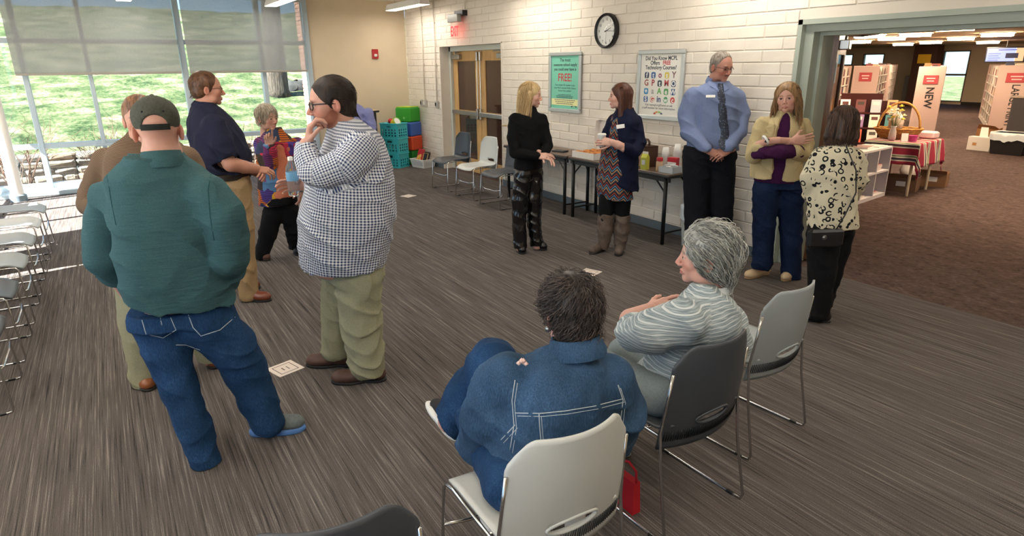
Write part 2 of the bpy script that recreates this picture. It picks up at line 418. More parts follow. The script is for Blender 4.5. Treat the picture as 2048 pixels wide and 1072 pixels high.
# ---- library shell ----------------------------------------------------------------
LW = mat('library_wall', (206, 186, 158), .85, var=.03, vscale=2)
YF, ZL = 31., 2.42
LC = NT('library_ceiling_slats'); LC.set(.8)
_v = LC.coords(); _w = LC.new('ShaderNodeTexWave', wave_type='BANDS', bands_direction='Y'); _w.inputs['Scale'].default_value = .9; LC.link(_v, _w.inputs[0])
LC.base(LC.ramp(_w.outputs[0], [(.15, lin((140, 112, 78))), (.5, lin((206, 178, 138)))])); LC = LC.m
struct(MB().prism([(x, max(y, YB+.3), ZL) for x, y in LIBP][::-1], (0, 0, .1)).build('ceiling', LC))
fw_ = MB(); wins = [(-19.3, -18.3, 1.62, 2.14), (-17.8, -16.8, 1.62, 2.14), (-14.3, -13.25, .1, 2.2)]
xs = -26
for a, b, z0, z1 in wins: fw_.box((xs, YF, 0), (a, YF+.2, ZL)); fw_.box((a, YF, 0), (b, YF+.2, z0)); fw_.box((a, YF, z1), (b, YF+.2, ZL)); xs = b
fw_.box((xs, YF, 0), (6, YF+.2, ZL)); struct(fw_.build('wall_library_far', LW))
for n, (a, b, z0, z1) in enumerate(wins):
    wo = struct(thing('window_%d' % (n+2), None, None, ((a+b)/2, YF, 0))); h = (b-a)/2
    g = MB(); g.box((-h, -.01, z0), (-h+.05, .1, z1)); g.box((h-.05, -.01, z0), (h, .1, z1)); g.box((-h, -.01, z0), (h, .1, z0+.05)); g.box((-h, -.01, z1-.05), (h, .1, z1))
    if n == 2: g.box((-h, -.01, 1.18), (h, .1, 1.26))
    g.build('window_frame', mat('bronze_frame', (120, 104, 90), .5), wo)
    MB().box((-h, .04, z0), (h, .046, z1)).build('pane', GLASS, wo)
_w = MB()
for (xa, ya), (xb, yb) in zip(LIBP[:3], LIBP[1:4]): _w.prism([(xa, ya, 0), (xb, yb, 0), (xb, yb, ZL), (xa, ya, ZL)], (-.12, .05, 0))
struct(_w.build('wall_library_left', LW)); struct(MB().box((6, YB+.3, 0), (6.1, YF, ZL)).build('wall_library_right', LW))
struct(MB().box((-13.25, YF-.02, 0), (6, YF, .12)).build('baseboard_library', mat('dark_base', (48, 40, 38), .6)))

# ---- outside -----------------------------------------------------------------------
GR = NT('lawn'); GR.set(.95, 0, .1)
_v = GR.coords(); _n1 = GR.noise(_v, 1.3, 4, .6); _n2 = GR.noise(_v, 11., 6, .8)
GR.base(GR.ramp(GR.math('ADD', GR.math('MULTIPLY', _n1, .45), GR.math('MULTIPLY', _n2, .55)), [(.40, lin((40, 58, 36))), (.47, lin((74, 92, 58))), (.53, lin((108, 112, 82))), (.61, lin((160, 152, 130)))])); GR.bump(_n2, .8, .05); GR = GR.m
def hill(x, y):
    d = max(0, -13.7-x); return .30+.092*d+.0028*d*d+.05*math.sin(y*.6+x*.3)*min(1, d/3)
xs_ = [-13.55-.25*i for i in range(10)]+[-16.2-.7*i for i in range(36)]
P = [[(x, y, hill(x, y)+.04*math.sin(x*5.1+y*3.7)) for y in np.linspace(-16, 24, 60)] for x in xs_]
struct(MB().grid(P).build('ground_lawn', GR, smooth=True))
struct(MB().box((-13.6, -16, -.12), (XW-.12, 24, -.03)).build('ground_bed', mat('mulch', (96, 82, 70), .9, var=.4, vscale=12, bump=.8, bscale=30)))
struct(MB().box((-60, YF+.2, -.3), (20, 90, -.1)).build('ground_far', GR))
struct(MB().box((-40, -60, -.4), (30, YL-.14, -.15)).build('ground_side', mat('paving_concrete', (196, 190, 180), .9)))
# stone retaining wall, stone by stone
STN = [mat('field_stone_%d' % i, c, .85, var=.25, vscale=7, bump=.7, bscale=18) for i, c in enumerate(((142, 132, 118), (128, 108, 92), (112, 106, 100), (158, 150, 138)))]
sw = tag(thing('stone_wall', 'low dry-laid stone retaining wall below the lawn outside', 'wall', (-13.45, 0, 0)), kind=None)
rs = random.Random(3)
zz = -.05
for r in range(4):
    hgt = (.13, .11, .12, .10)[r]; y = -3.2+rs.random()*.2
    while y < 6:
        L = rs.uniform(.22, .5); dx = rs.uniform(-.03, .03); m = MB(); e = .03
        vs = []
        for (z, i) in ((zz, .02), (zz+hgt*.3, 0), (zz+hgt*.7, .0), (zz+hgt-.008, .03)):
            for px_, py_ in ((-.2, 0), (.14, 0), (.17, .05), (.17, L-.06), (.14, L-.012), (-.2, L-.012)):
                vs.append((px_-i+dx+rs.uniform(-.012, .012)-.03*r, y+py_+rs.uniform(-.008, .008), z+rs.uniform(-.006, .006)))
        fs = [(k*6+j, k*6+(j+1) % 6, k*6+6+(j+1) % 6, k*6+6+j) for k in range(3) for j in range(6)]+[(5, 4, 3, 2, 1, 0), tuple(range(18, 24))]
        m.add(vs, fs); m.build('stone', STN[rs.randrange(4)], sw, smooth=False); y += L
    zz += hgt
# bare shrubs
TWIG = mat('bare_twig', (112, 84, 70), .8)
def shrub(x, y, z, n, hgt, sp, lab, seed):
    r = random.Random(seed); m = MB()
    def grow(p, d, L, rad, lev):
        q = p; pts = [p]
        for _ in range(4):
            d = d+np.array([r.gauss(0, .16), r.gauss(0, .16), r.gauss(.03, .1)]); d /= np.linalg.norm(d); q = q+d*L/4; pts.append(q)
        m.tube(pts, [rad*(1-.16*k) for k in range(5)], 4, cap=False)
        if lev < 2:
            for k in range(3): grow(pts[r.randint(1, 4)], d+np.array([r.gauss(0, .6), r.gauss(0, .6), .2]), L*.55, rad*.6, lev+1)
    for i in range(n):
        a = r.uniform(0, 2*PI); s = r.uniform(.2, sp); d = np.array([math.cos(a)*s, math.sin(a)*s, 1.]); grow(np.array([0, 0, 0.])+.12*np.array([math.cos(a), math.sin(a), 0]), d/np.linalg.norm(d), hgt*r.uniform(.7, 1), .008, 0)
    o = m.build('bare_shrub', TWIG); o.location = (x, y, z); tag(o, lab, 'shrub', 'leafless shrubs outside the glass')
shrub(-12.75, -1.35, -.04, 20, .9, .3, 'tall leafless shrub outside behind the white column', 1)
shrub(-12.75, -.1, -.04, 18, .75, .3, 'leafless shrub outside the glass by the stone wall', 2)
shrub(-12.9, 2.15, -.04, 9, .85, .8, 'leafless shrub outside beyond the woman in the patchwork cardigan', 5)
# tree, boulder and brick pier
def tree(x, y, rad, h):
    m = MB(); r = random.Random(9); z0 = hill(x, y)-.1
    pts = [(0, 0, 0), (.02, .0, .25), (.05, .03, .9), (.02, .06, 2.), (.1, .1, 3.4), (.0, .2, 5.)]
    m.tube(pts, [rad*1.55, rad*1.12, rad, rad*.92, rad*.8, rad*.5], 14)
    t = tag(thing('tree', 'thick bare tree trunk standing on the lawn outside', 'tree', (x, y, z0)), None)
    BK = NT('bark'); BK.set(.95); v = BK.coords(scale=(9, 9, 1.2)); nz = BK.noise(v, 2., 4, .7); BK.base(BK.ramp(nz, [(.35, lin((44, 38, 33))), (.65, lin((92, 82, 72)))])); BK.bump(nz, 1., .05)
    m.build('trunk', BK.m, t, smooth=True)
    b = MB()
    for k in range(9):
        a = r.uniform(0, 6.28); z = r.uniform(2.4, 4.8); d = np.array([math.cos(a), math.sin(a), .8]); p = np.array([.05, .1, z]); b.tube([p, p+d*.6, p+d*1.2+np.array([0, 0, .4]), p+d*1.9+np.array([r.gauss(0, .2), r.gauss(0, .2), .9])], [.07, .05, .03, .01], 6)
    b.build('branches', BK.m, t, smooth=True)
def ray_hill(px_, py_):
    d = ray(px_, py_); t = 13.8/-d[0]
    while t < 80 and (CPOS+d*t)[2] > hill(*(CPOS+d*t)[:2]): t += .05
    return CPOS+d*t
tp = ray_hill(556, 190); bq = ray_hill(588, 182); tree(tp[0], tp[1], .32*abs(tp[0])/22, 5)
rk = MB(); r = random.Random(4); n1, n2 = 16, 9
P = [[(.85*math.cos(2*PI*i/n1)*math.sin(PI*(j+.5)/n2)**.6*(1+.16*math.sin(3.1*i+j)), .95*math.sin(2*PI*i/n1)*math.sin(PI*(j+.5)/n2)**.6*(1+.1*math.sin(2.3*i)), .5-.62*math.cos(PI*(j+.5)/n2)*(1+.1*math.sin(1.7*i+2*j))) for j in range(n2)] for i in range(n1)]
rk.grid(P, wrapu=True); o = rk.build('boulder', mat('boulder_stone', (58, 57, 56), .9, var=.4, vscale=3, bump=.8, bscale=6), smooth=True); o.location = (bq[0]-.3, bq[1]+.1, bq[2]-.3); o.scale = (.55, .55, .55)
tag(o, 'large grey boulder lying beside the tree trunk outside', 'boulder')
bp = tag(thing('brick_pier', 'pale brick pier of the building just outside the window edge', 'pier', (-14.3, 3.92, 0)), None)
MB().box((-.17, -.17, 0), (.17, .17, 3.6)).build('pier_core', mat('pier_mortar', (222, 212, 200), .9), bp)
bm_ = MB().bbox_bev((-.09, -.012, .005), (.09, .02, .07), .004).mesh('brick', mat('pink_brick', (206, 150, 130), .85, var=.2, vscale=6))
for i in range(42):
    for s in range(2):
        for face in range(2):
            o = link(bpy.data.objects.new('brick', bm_), bp)
            t = -.09+.18*s+(.0 if i % 2 else .0)
            if face == 0: o.location = (t, -.172, .08*i)
            else: o.location = (.172, t, .08*i); o.rotation_euler = (0, 0, PI/2)
# ================================================================== lamps
def ceiling_light(x0, x1, y, lab, z=2.74):
    L = (x1-x0)/2; t = thing('ceiling_light', lab, 'ceiling light', ((x0+x1)/2, y, z), group='linear lamps hung under the ceiling')
    m = MB(); m.add([(-L, -.06, .1), (L, -.06, .1), (L, .06, .1), (-L, .06, .1), (-L, -.1, 0), (L, -.1, 0), (L, .1, 0), (-L, .1, 0)], [(0, 1, 2, 3), (1, 0, 4, 5), (2, 1, 5, 6), (3, 2, 6, 7), (0, 3, 7, 4)])
    m.build('housing', WHITE, t)
    MB().box((-L+.015, -.088, -.004), (L-.015, .088, .004)).build('diffuser', emit('lamp_diffuser', (255, 240, 214), 3.), t)
    for s in (-1, 1): MB().tube([(s*L*.7, 0, .1), (s*L*.7, 0, ZC-z)], .004, 5).build('hanger_wire', STEEL, t)
    l = bpy.data.lights.new('lamp_light', 'AREA'); l.shape = 'RECTANGLE'; l.size = 2*L; l.size_y = .17; l.energy = LAMP_W; l.color = (1, .94, .86)
    lo = bpy.data.objects.new('lamp_light', l); link(lo, t); lo.location = (0, 0, -.012)
for r, y in enumerate((4.62, 2.56, .5, -1.4)):
    for c in range(4):
        x0 = -11.4+3.4*c
        ceiling_light(x0, x0+1.46, y, {(0, 0): 'white linear lamp hung between the exit sign and the beige wall', (1, 0): 'white linear lamp hung in front of the roller shade by the beige wall', (2, 0): 'white linear lamp hung in front of the wide roller shade'}.get((r, c), 'white linear lamp with a lit underside hung farther from the glass wall'))
def ceil_panel(x, y):
    t = thing('dropped_lamp_panel', 'square glowing lamp panel dropped below the tan library ceiling', 'ceiling light', (x, y, ZL), math.radians(24.6), 'lamp panels under the library ceiling')
    MB().box((-.34, -.34, -.02), (.34, .34, .0)).build('frame', mat('lamp_trim', (226, 214, 190), .5), t)
    MB().box((-.3, -.3, -.085), (.3, .3, -.021)).build('diffuser', emit('library_diffuser', (255, 226, 190), 34.), t)  # box lowered so its sides also brighten the ceiling around it
for x, y in ((-8.1, 16.1), (-9.7, 18.1), (-6.2, 13.7), (-9., 20.3), (-7.3, 18.2), (-11.7, 20.), (-9., 15.8), (-10.5, 25.6), (-12.8, 24.7), (-11.2, 23.3), (-4.2, 9.5), (-6.6, 9.5), (-2., 9.5), (-3.4, 13.), (-5., 18.)): ceil_panel(x, y)

# ================================================================== brick wall fittings
def conduit(x, z0, lab, plates):
    t = thing('wall_conduit', lab, 'conduit', (x, YB, z0))
    MB().tube([(0, -.022, 0), (0, -.022, ZC-z0)], .0105, 8).build('pipe', PAINT, t, smooth=True)
    for z in (.62, 1.3): MB().bbox_bev((-.03, -.03, z), (.03, -.004, z+.025), .003).build('clamp', PAINT, t)
    for dx, w, hh in plates:
        b = MB().bbox_bev((dx-w/2, -.05, -.12), (dx+w/2, -.004, 0), .006).build('switch_box', mat('switch_box', (188, 182, 172), .5), t)
        MB().bbox_bev((dx-.018, -.062, -.09), (dx+.018, -.05, -.03), .003).build('switch', WHITE if hh else BLACKPL, b)
conduit(-11.12, 1.2, 'painted conduit with two switch boxes nearest the beige wall', ((0.02, .09, 1), (-.12, .07, 0)))
conduit(-10.6, 1.2, 'painted conduit with one switch box beside the oak doors', ((0, .09, 0),))
t = thing('exit_sign', 'red lit exit sign on a clear plate under a silver box', 'sign', (-9.6, YB, 2.33))
MB().bbox_bev((-.2, -.16, .13), (.14, -.08, .25), .006).build('housing', STEEL, t); MB().box((-.08, -.09, .22), (.2, -.004, .3)).build('wall_bracket', BLACKPL, t)
MB().tube([(.17, -.03, .28), (.17, -.03, ZC-2.33)], .011, 8).build('pipe', PAINT, t)
MB().box((-.18, -.123, -.13), (.14, -.117, .14)).build('clear_plate', glassy('acrylic', (1, .93, .92), .05), t)
text_mesh('EXIT', .21, emit('exit_red', (255, 36, 40), 2.2), t, wall_mat(-.02, -.126, -.075), .001, sx=.62, bold=.006)
# clock
t = thing('wall_clock', 'round black-rimmed clock with a white face on the brick wall', 'clock', (-5.985, YB-.008, 2.165))
MB().lathe([(.17, 0), (.192, 0), (.192, .045), (.178, .062), (.165, .05), (.163, .03)], n=48, ax='y', cap=False).build('rim', BLACKPL, t, angle=35)
MB().lathe([(.001, .026), (.168, .026)], n=40, ax='y', cap=False).build('face', PAPER, t)
for i in range(1, 13):
    a = PI/2-i*PI/6; text_mesh(str(i), .042, BLACKPL, t, wall_mat(.128*math.cos(a), -.0275, .128*math.sin(a)-.015), .0004, name='numeral')
def hand_(L, w, ang, nm):
    c, s = math.cos(ang), math.sin(ang); m = MB(); m.prism([(-.03*c-w*s, -.029, -.03*s+w*c), (-.03*c+w*s, -.029, -.03*s-w*c), (L*c+w*.5*s, -.029, L*s-w*.5*c), (L*c-w*.5*s, -.029, L*s+w*.5*c)], (0, -.0012, 0)); m.build(nm, BLACKPL, t)
hand_(.085, .005, PI/2-math.radians(68), 'hour_hand'); hand_(.135, .0035, PI/2-math.radians(93), 'minute_hand'); hand_(.14, .001, PI/2-math.radians(183), 'second_hand')
MB().lathe([(.001, .057), (.166, .053)], n=32, ax='y', cap=False).build('glass_cover', glassy('clock_glass', (1, 1, 1), .05), t)
# fire alarm on beige wall
t = thing('fire_alarm', 'small red fire alarm strobe on the beige wall', 'fire alarm', (XW, 4.46, 2.02))
MB().bbox_bev((0, -.06, -.085), (.035, .06, .085), .006).build('body', mat('alarm_red', (170, 30, 38), .4), t); MB().bbox_bev((.035, -.03, -.05), (.06, .03, -.0), .008).build('strobe_lens', mat('strobe_lens', (226, 222, 214), .2), t)
# posters
ALU = mat('poster_aluminium', (186, 188, 188), .35, .6)
def poster(x0, x1, z0, z1, lab, bgcol):
    t = thing('framed_poster', lab, 'poster', ((x0+x1)/2, YB-.008, (z0+z1)/2), group='framed posters on the brick wall'); hw, hh = (x1-x0)/2, (z1-z0)/2; w = .045
    for a, b in (((-hw, -.03, -hh), (hw, 0, -hh+w)), ((-hw, -.03, hh-w), (hw, 0, hh)), ((-hw, -.03, -hh+w), (-hw+w, 0, hh-w)), ((hw-w, -.03, -hh+w), (hw, 0, hh-w))): MB().bbox_bev(a, b, .006).build('frame_rail', ALU, t)
    MB().box((-hw+w-.004, -.012, -hh+w-.004), (hw-w+.004, -.004, hh-w+.004)).build('sheet', mat('sheet_'+lab[7:12], bgcol, .5), t)
    return t, hw-w, hh-w
INK = mat('ink_dark', (48, 56, 66), .6); REDI = mat('ink_red', (196, 58, 66), .6)
def line(t, s, size, x, z, m=INK, sx=1., bold=0., align='CENTER'): return text_mesh(s, size, m, t, wall_mat(x, -.0125, z), .0003, align, sx=sx, bold=bold)
t, w, h = poster(-7.13, -6.45, 1.205, 1.95, 'framed green poster reading FREE in red letters', (120, 198, 172))
line(t, 'The most', .058, 0, h-.07, bold=.001); line(t, 'awesome school supply', .052, 0, h-.125, bold=.001); line(t, 'you could ever have is', .052, 0, h-.18, bold=.001)
line(t, 'FREE!', .135, 0, h-.31, REDI, .95, .002)
line(t, 'Your student ID number is also', .033, 0, h-.37); line(t, 'your Mid-Continent Public Library', .033, 0, h-.405); line(t, 'Access Pass number!', .033, 0, h-.44)

def fine_line(x, z, hw_, y=-.0128):
    x0 = x-hw_; r = random.Random(int(z*9973))
    while x0 < x+hw_: ww = r.uniform(.012, .035); MB().box((x0, y-.0005, z), (min(x0+ww, x+hw_), y, z+.008)).build('fine_print', INK, t); x0 += ww+.007
for z_, q_ in ((h-.485, .14), (h-.503, .18), (h-.521, .17)): fine_line(0, z_, q_)
MB().box((-w+.01, -.0135, h-.612), (w-.01, -.0125, h-.532)).build('yellow_band', mat('band_yellow', (236, 232, 170), .6), t)
for i, z in enumerate((-.55, -.573, -.596)): fine_line(0, h+z, .22-.02*i, -.0136)
def arc_logo(t, x, z, s, cols):
    for i, c in enumerate(cols):
        n = len(cols); a0, a1 = PI*(1-i/n), PI*(1-(i+.85)/n); m = MB()
        pts = [(x+s*math.cos(a), -.0128, z+.5*s*math.sin(a)) for a in (a0, (a0+a1)/2, a1)]+[(x+s*.55*math.cos(a), -.0128, z+.27*s*math.sin(a)) for a in (a1, (a0+a1)/2, a0)]
        m.prism(pts, (0, -.0006, 0)); m.build('logo_segment', mat('logo_%d%d%d' % c, c, .6), t)
arc_logo(t, .2, -h+.025, .06, [(40, 70, 80)]*4)
t, w, h = poster(-5.44, -4.755, 1.215, 1.94, 'framed white poster of app icons about technology courses', (236, 232, 222))
line(t, 'Did You Know MCPL', .057, 0, h-.06, sx=.92, bold=.0012); line(t, 'Offers', .057, -.085, h-.107, sx=.94, bold=.0012); line(t, 'FREE', .057, 0.085, h-.107, REDI, .94, .0015); line(t, 'Technology Courses?', .057, 0, h-.154, sx=.92, bold=.0012)
ic = [('f', (58, 66, 92)), ('t', (62, 104, 158)), ('o', (236, 232, 222), (150, 60, 90)), ('s', (222, 200, 90)), ('Y', (236, 232, 222), (130, 90, 90)),
      ('G', (236, 232, 222), (160, 80, 70)), ('P', (236, 232, 222), (170, 50, 60)), ('t', (56, 76, 82)), ('M', (236, 232, 222), (190, 80, 80)), ('O', (60, 72, 110)),
      ('+', (60, 140, 190)), ('a', (236, 232, 222), (170, 165, 160)), ('A', (236, 232, 222), (96, 170, 80)), ('e', (90, 160, 90)), ('W', (44, 84, 132)),
      ('S', (70, 110, 160)), ('G', (206, 84, 70)), ('in', (236, 232, 222), (50, 80, 130)), ('w', (70, 160, 100)), ('c', (206, 70, 66))]
for i, it in enumerate(ic):
    x = -.2+.1*(i % 5); z = h-.215-.084*(i//5); c = it[1]; g = it[2] if len(it) > 2 else (240, 238, 232)
    if len(it) < 3: 
        m = MB(); n = 16; rr = .033; p = 4. if i not in (16, 18, 19) else 2.
        m.prism([(x+rr*math.copysign(abs(math.cos(q))**(2/p), math.cos(q)), -.0123, z+rr*math.copysign(abs(math.sin(q))**(2/p), math.sin(q))) for q in [2*PI*k/n for k in range(n)]], (0, -.0006, 0)); m.build('icon_tile', mat('icon_%d_%d_%d' % c, c, .5), t)
    text_mesh(it[0], .075 if len(it) < 3 else .09, mat('glyph_%d_%d_%d' % g, g, .5), t, wall_mat(x, -.0134, z-.024), .0003, name='icon_glyph', bold=.002)
line(t, 'Visit mymcpl.org/Events or ask', .033, 0, h-.535); line(t, 'a staff member for more information.', .033, 0, h-.568)
arc_logo(t, 0, -h+.012, .07, [(180, 60, 60), (220, 150, 70), (150, 190, 90), (90, 100, 120)])

# ================================================================== chairs
def chair_meshes():
    r = {}
    # backrest shell: u across, v up; slot left out
    nu, nv = 32, 26
    def bp(u, v):
        hwid = .224-.020*v+.006*math.sin(v*PI)
        x = u*hwid; z = .385+.445*v
        # rounded top corners
        if v > .78: z = z-(.075*max(0, (abs(u)-.66)/.34)**2)*(v-.78)/.22; x = x*(1-.05*max(0, (v-.85)/.15)**2)
        y = -.222-.068*v-.012*math.sin(v*PI)+.075*(u*u)*(.7+.3*v)
        return (x, y, z)
    def slot(u, v): return ((u)/.40)**2+((v-.265)/.052)**2 < 1
    m = MB(); idx = {}
    for i in range(nu+1):
        for j in range(nv+1): idx[i, j] = len(m.v); m.v.append(bp(-1+2*i/nu, j/nv))
    for i in range(nu):
        for j in range(nv):
            if slot(-1+2*(i+.5)/nu, (j+.5)/nv): continue
            m.f.append((idx[i, j], idx[i+1, j], idx[i+1, j+1], idx[i, j+1])); m.mi.append(0)
    r['back'] = m
    m = MB(); m.tube([np.array(bp(.405*math.cos(q), .265+.056*math.sin(q)))+np.array([0, -.004, 0]) for q in np.linspace(0, 2*PI, 28, endpoint=False)], .0065, 6, closed=True); r['grip'] = m
    m = MB()
    for i in range(46):
        u = -.93+1.86*i/45
        pts_ = [np.array(bp(u, vv))+np.array([0, -.0065, 0]) for vv in (.085, .135, .19)]; m.tube(pts_, .0028, 4)
    r['slit_shades'] = m
    # seat shell
    nu, nv = 18, 18; P = []
    for i in range(nu+1):
        row = []
        for j in range(nv+1):
            u = -1+2*i/nu; v = j/nv; hw_ = .228-.012*(1-v)
            # rounded corners in plan
            cut = 1-.10*max(0, (v-.75)/.25)**2-.06*max(0, (.2-v)/.2)**2
            y = -.215+.45*v; z = .452-.014*math.cos(u*PI*.5)*math.sin(v*PI)-.045*max(0, (v-.72)/.28)**2+.035*max(0, (.18-v)/.18)**2+.01*u*u
            row.append((u*hw_*cut, y-.02*u*u*max(0, v-.6), z))
        P.append([(x_*.94, y_, z_) for x_, y_, z_ in row])
    r['seat'] = MB().grid(P)
    # chrome sled frame
    m = MB()
    for s in (-1, 1):
        x = s*.243
        pts = [(s*.212, -.222, .72), (s*.219, -.204, .58), (s*.227, -.192, .47), (s*.230, -.21, .30), (s*.24, -.262, .03), (s*.24, -.252, .009), (s*.24, -.22, .006),
               (s*.24, .19, .006), (s*.24, .215, .009), (s*.239, .222, .03), (s*.224, .2, .42), (s*.218, .185, .436), (s*.212, .15, .438), (s*.21, -.18, .44)]
        m.tube(pts, .0062, 8)
    m.tube([(-.231, .208, .26), (-.12, .212, .235), (.12, .212, .235), (.231, .208, .26)], .0062, 8); m.tube([(-.21, -.1, .436), (.21, -.1, .436)], .0062, 8)
    r['frame'] = m
    m = MB()
    for s in (-1, 1):
        pass
    m.bbox_bev((-.008, -.02, 0), (.008, .02, .012), .003); r['glides'] = m
    return r
CM = chair_meshes(); CH_ME = {}
def chair(x, y, rz, colname, lab, group):
    t = thing('stacking_chair', lab, 'chair', (x, y, 0), rz, group)
    if colname not in CH_ME:
        c = {'light': (196, 198, 194), 'dark': (62, 66, 72), 'mid': (150, 156, 158)}[colname]
        pm = mat('chair_plastic_'+colname, c, .42, bump=.12, bscale=300); dm = mat('chair_slit_shade_'+colname, tuple(int(v*.3) for v in c), .5)  # darker copy paints the shade of the back slits on raised strips
        CH_ME[colname] = {'backrest': CM['back'].mesh('backrest', pm, True), 'grip_rim': CM['grip'].mesh('grip_rim', pm, True), 'slit_shade_strips': CM['slit_shades'].mesh('slit_shade_strips', dm, True),
                          'seat': CM['seat'].mesh('seat', pm, True), 'sled_frame': CM['frame'].mesh('sled_frame', CHROME, True), 'floor_glide': CM['glides'].mesh('floor_glide', BLACKPL)}
    me = CH_ME[colname]; objs = {}
    for n in ('backrest', 'seat', 'sled_frame'):
        o = objs[n] = link(bpy.data.objects.new(n, me[n]), t)
        if n in ('backrest', 'seat'): md = o.modifiers.new('thick', 'SOLIDIFY'); md.thickness = .009; md.offset = 0
    for gx in (-.24, .24):
        for gy in (-.2, .17): o = link(bpy.data.objects.new('floor_glide', me['floor_glide']), t); o.location = (gx, gy, 0)
    for n in ('grip_rim', 'slit_shade_strips'): link(bpy.data.objects.new(n, me[n]), objs['backrest'])
    return t
FX = PI/2     # chairs face -X: local +Y -> -X
chair(-1.47, .98, FX-.04, 'light', 'light grey chair the woman in the denim jacket sits on', 'stacking chairs in the near row')
chair(-1.66, 1.79, FX+.03, 'dark', 'charcoal chair the woman in the striped grey top sits on', 'stacking chairs in the near row')
chair(-1.85, 2.52, FX+.08, 'mid', 'empty grey chair behind the seated grey haired woman', 'stacking chairs in the near row')
chair(-1.47, .32, FX-.22, 'dark', 'empty charcoal chair next to the light grey chair in the near row', 'stacking chairs in the near row')
for i, (x, c, l) in enumerate(((-8.0, 'mid', 'grey chair nearest the white column in the row by the windows'), (-7.26, 'light', 'sunlit pale chair in the row by the windows'), (-6.53, 'mid', 'grey chair just this side of the sunlit pale chair by the windows'), (-5.8, 'mid', 'grey chair between two more chairs in the row by the windows'), (-5.05, 'dark', 'dark chair in the row by the windows beside a grey one'), (-4.3, 'dark', 'dark chair at the doorless end of the row by the windows'))):
    chair(x, -.93, 0, c, l, 'stacking chairs along the windows')
for x, c, l in ((-8.62, 'dark', 'charcoal chair in front of the oak doors'), (-7.83, 'light', 'light grey chair between two charcoal chairs near the oak doors'), (-7.12, 'dark', 'charcoal chair beside the folding table behind the blonde woman')):
    chair(x, 4.33, PI+.06, c, l, 'stacking chairs beside the oak doors')

# ================================================================== folding tables
TTOP = NT('table_laminate'); TTOP.set(.35)
_v = TTOP.coords(scale=(1.2, 14, 1)); TTOP.base(TTOP.ramp(TTOP.noise(_v, 3, 4), [(.3, lin((84, 66, 54))), (.7, lin((122, 100, 84)))])); TTOP = TTOP.m
def table(x0, x1, lab):
    y0, y1 = 4.65, 5.085; L = x1-x0
    t = thing('folding_table', lab, 'table', (x0, y0, 0), group='folding tables along the brick wall'); D = y1-y0
    MB().bbox_bev((0, 0, .722), (L, D, .742), .006).build('tabletop', TTOP, t); MB().bbox_bev((-.004, -.004, .70), (L+.004, D+.004, .727), .006).build('edge_band', BLACKPL, t)
    g = MB()
    for y in (.03, D-.05): g.box((.02, y, .655), (L-.02, y+.02, .70))
    g.build('apron', BLACKPL, t)
    for x in (.07, L-.07):
        s = 1 if x < L/2 else -1
        for y in (.035, D-.035): MB().tube([(x, y, 0), (x, y, .70)], .021, 10).build('leg', BLACKPL, t, smooth=True)
        MB().tube([(x, .04, .12), (x, D-.04, .12)], .01, 6).build('leg_brace', BLACKPL, t)
        for y in (.04, D-.04): MB().tube([(x, y, .5), (x+s*.03, y, .56), (x+s*.16, y, .68)], .009, 6).build('fold_strut', BLACKPL, t)
table(-7.62, -6.16, 'folding table with brown top behind the blonde woman'); table(-6.13, -4.46, 'folding table with brown top holding the pastry box and coffee things')
ZT = .742
def lies(px_, py_): return on_floor(px_, py_, ZT)
# pastry box
t = thing('pastry_box', 'open white cardboard box of pastries on the folding table', 'box', (-5.86, 4.85, ZT), .03)
CARD = mat('white_card', (234, 226, 216), .7)
g = MB(); w, d, h = .2, .19, .075; th = .004
g.box((-w, -d, 0), (w, d, th)); g.box((-w, -d, 0), (w, -d+th, h)); g.box((-w, d-th, 0), (w, d, h)); g.box((-w, -d, 0), (-w+th, d, h)); g.box((w-th, -d, 0), (w, d, h)); g.build('tray', CARD, t)
g = MB(); g.prism([(-w, d, h), (w, d, h), (w, d+.05, h+.34), (-w, d+.05, h+.34)], (0, .004, 0)); g.prism([(-w, d, h), (-w, d+.05, h+.34), (-w, d-.02, h+.33), (-w, d-.05, h+.02)], (.004, 0, 0)); g.prism([(w, d, h), (w, d+.05, h+.34), (w, d-.02, h+.33), (w, d-.05, h+.02)], (-.004, 0, 0)); g.prism([(-w, d+.05, h+.34), (w, d+.05, h+.34), (w, d-.02, h+.345), (-w, d-.02, h+.345)], (0, 0, .004)); g.build('lid', CARD, t)
for i in range(12):
    px_, py_ = -.15+.1*(i % 4), -.12+.12*(i//4); m = MB(); n = 14
    m.grid([[((.03+.017*math.cos(b))*math.cos(a), (.03+.017*math.cos(b))*math.sin(a), .017*math.sin(b)) for b in np.linspace(0, 2*PI, 8)] for a in np.linspace(0, 2*PI, n)])
    o = m.build('pastry', mat('pastry_%d' % (i % 2), ((206, 138, 66), (190, 112, 52))[i % 2], .6, var=.2, vscale=60), t, smooth=True); o.location = (px_, py_, .05+.012*random.random()); o.rotation_euler = (random.uniform(-.2, .2), random.uniform(-.2, .2), 0)
# small dark notebooks
o = MB().bbox_bev((-.09, -.06, 0), (.09, .06, .018), .003).build('notebook', mat('notebook_black', (34, 34, 38), .5)); o.location = (-6.52, 4.82, ZT); o.rotation_euler = (0, 0, .3); tag(o, 'thin black notebook on the table behind the blonde woman', 'notebook')
o = MB().bbox_bev((-.05, -.05, 0), (.05, .05, .055), .003).build('napkin_pack', mat('napkin_blue', (160, 190, 206), .6)); o.location = (-5.52, 4.75, ZT); tag(o, 'small pale blue pack beside the pastry box', 'napkins')
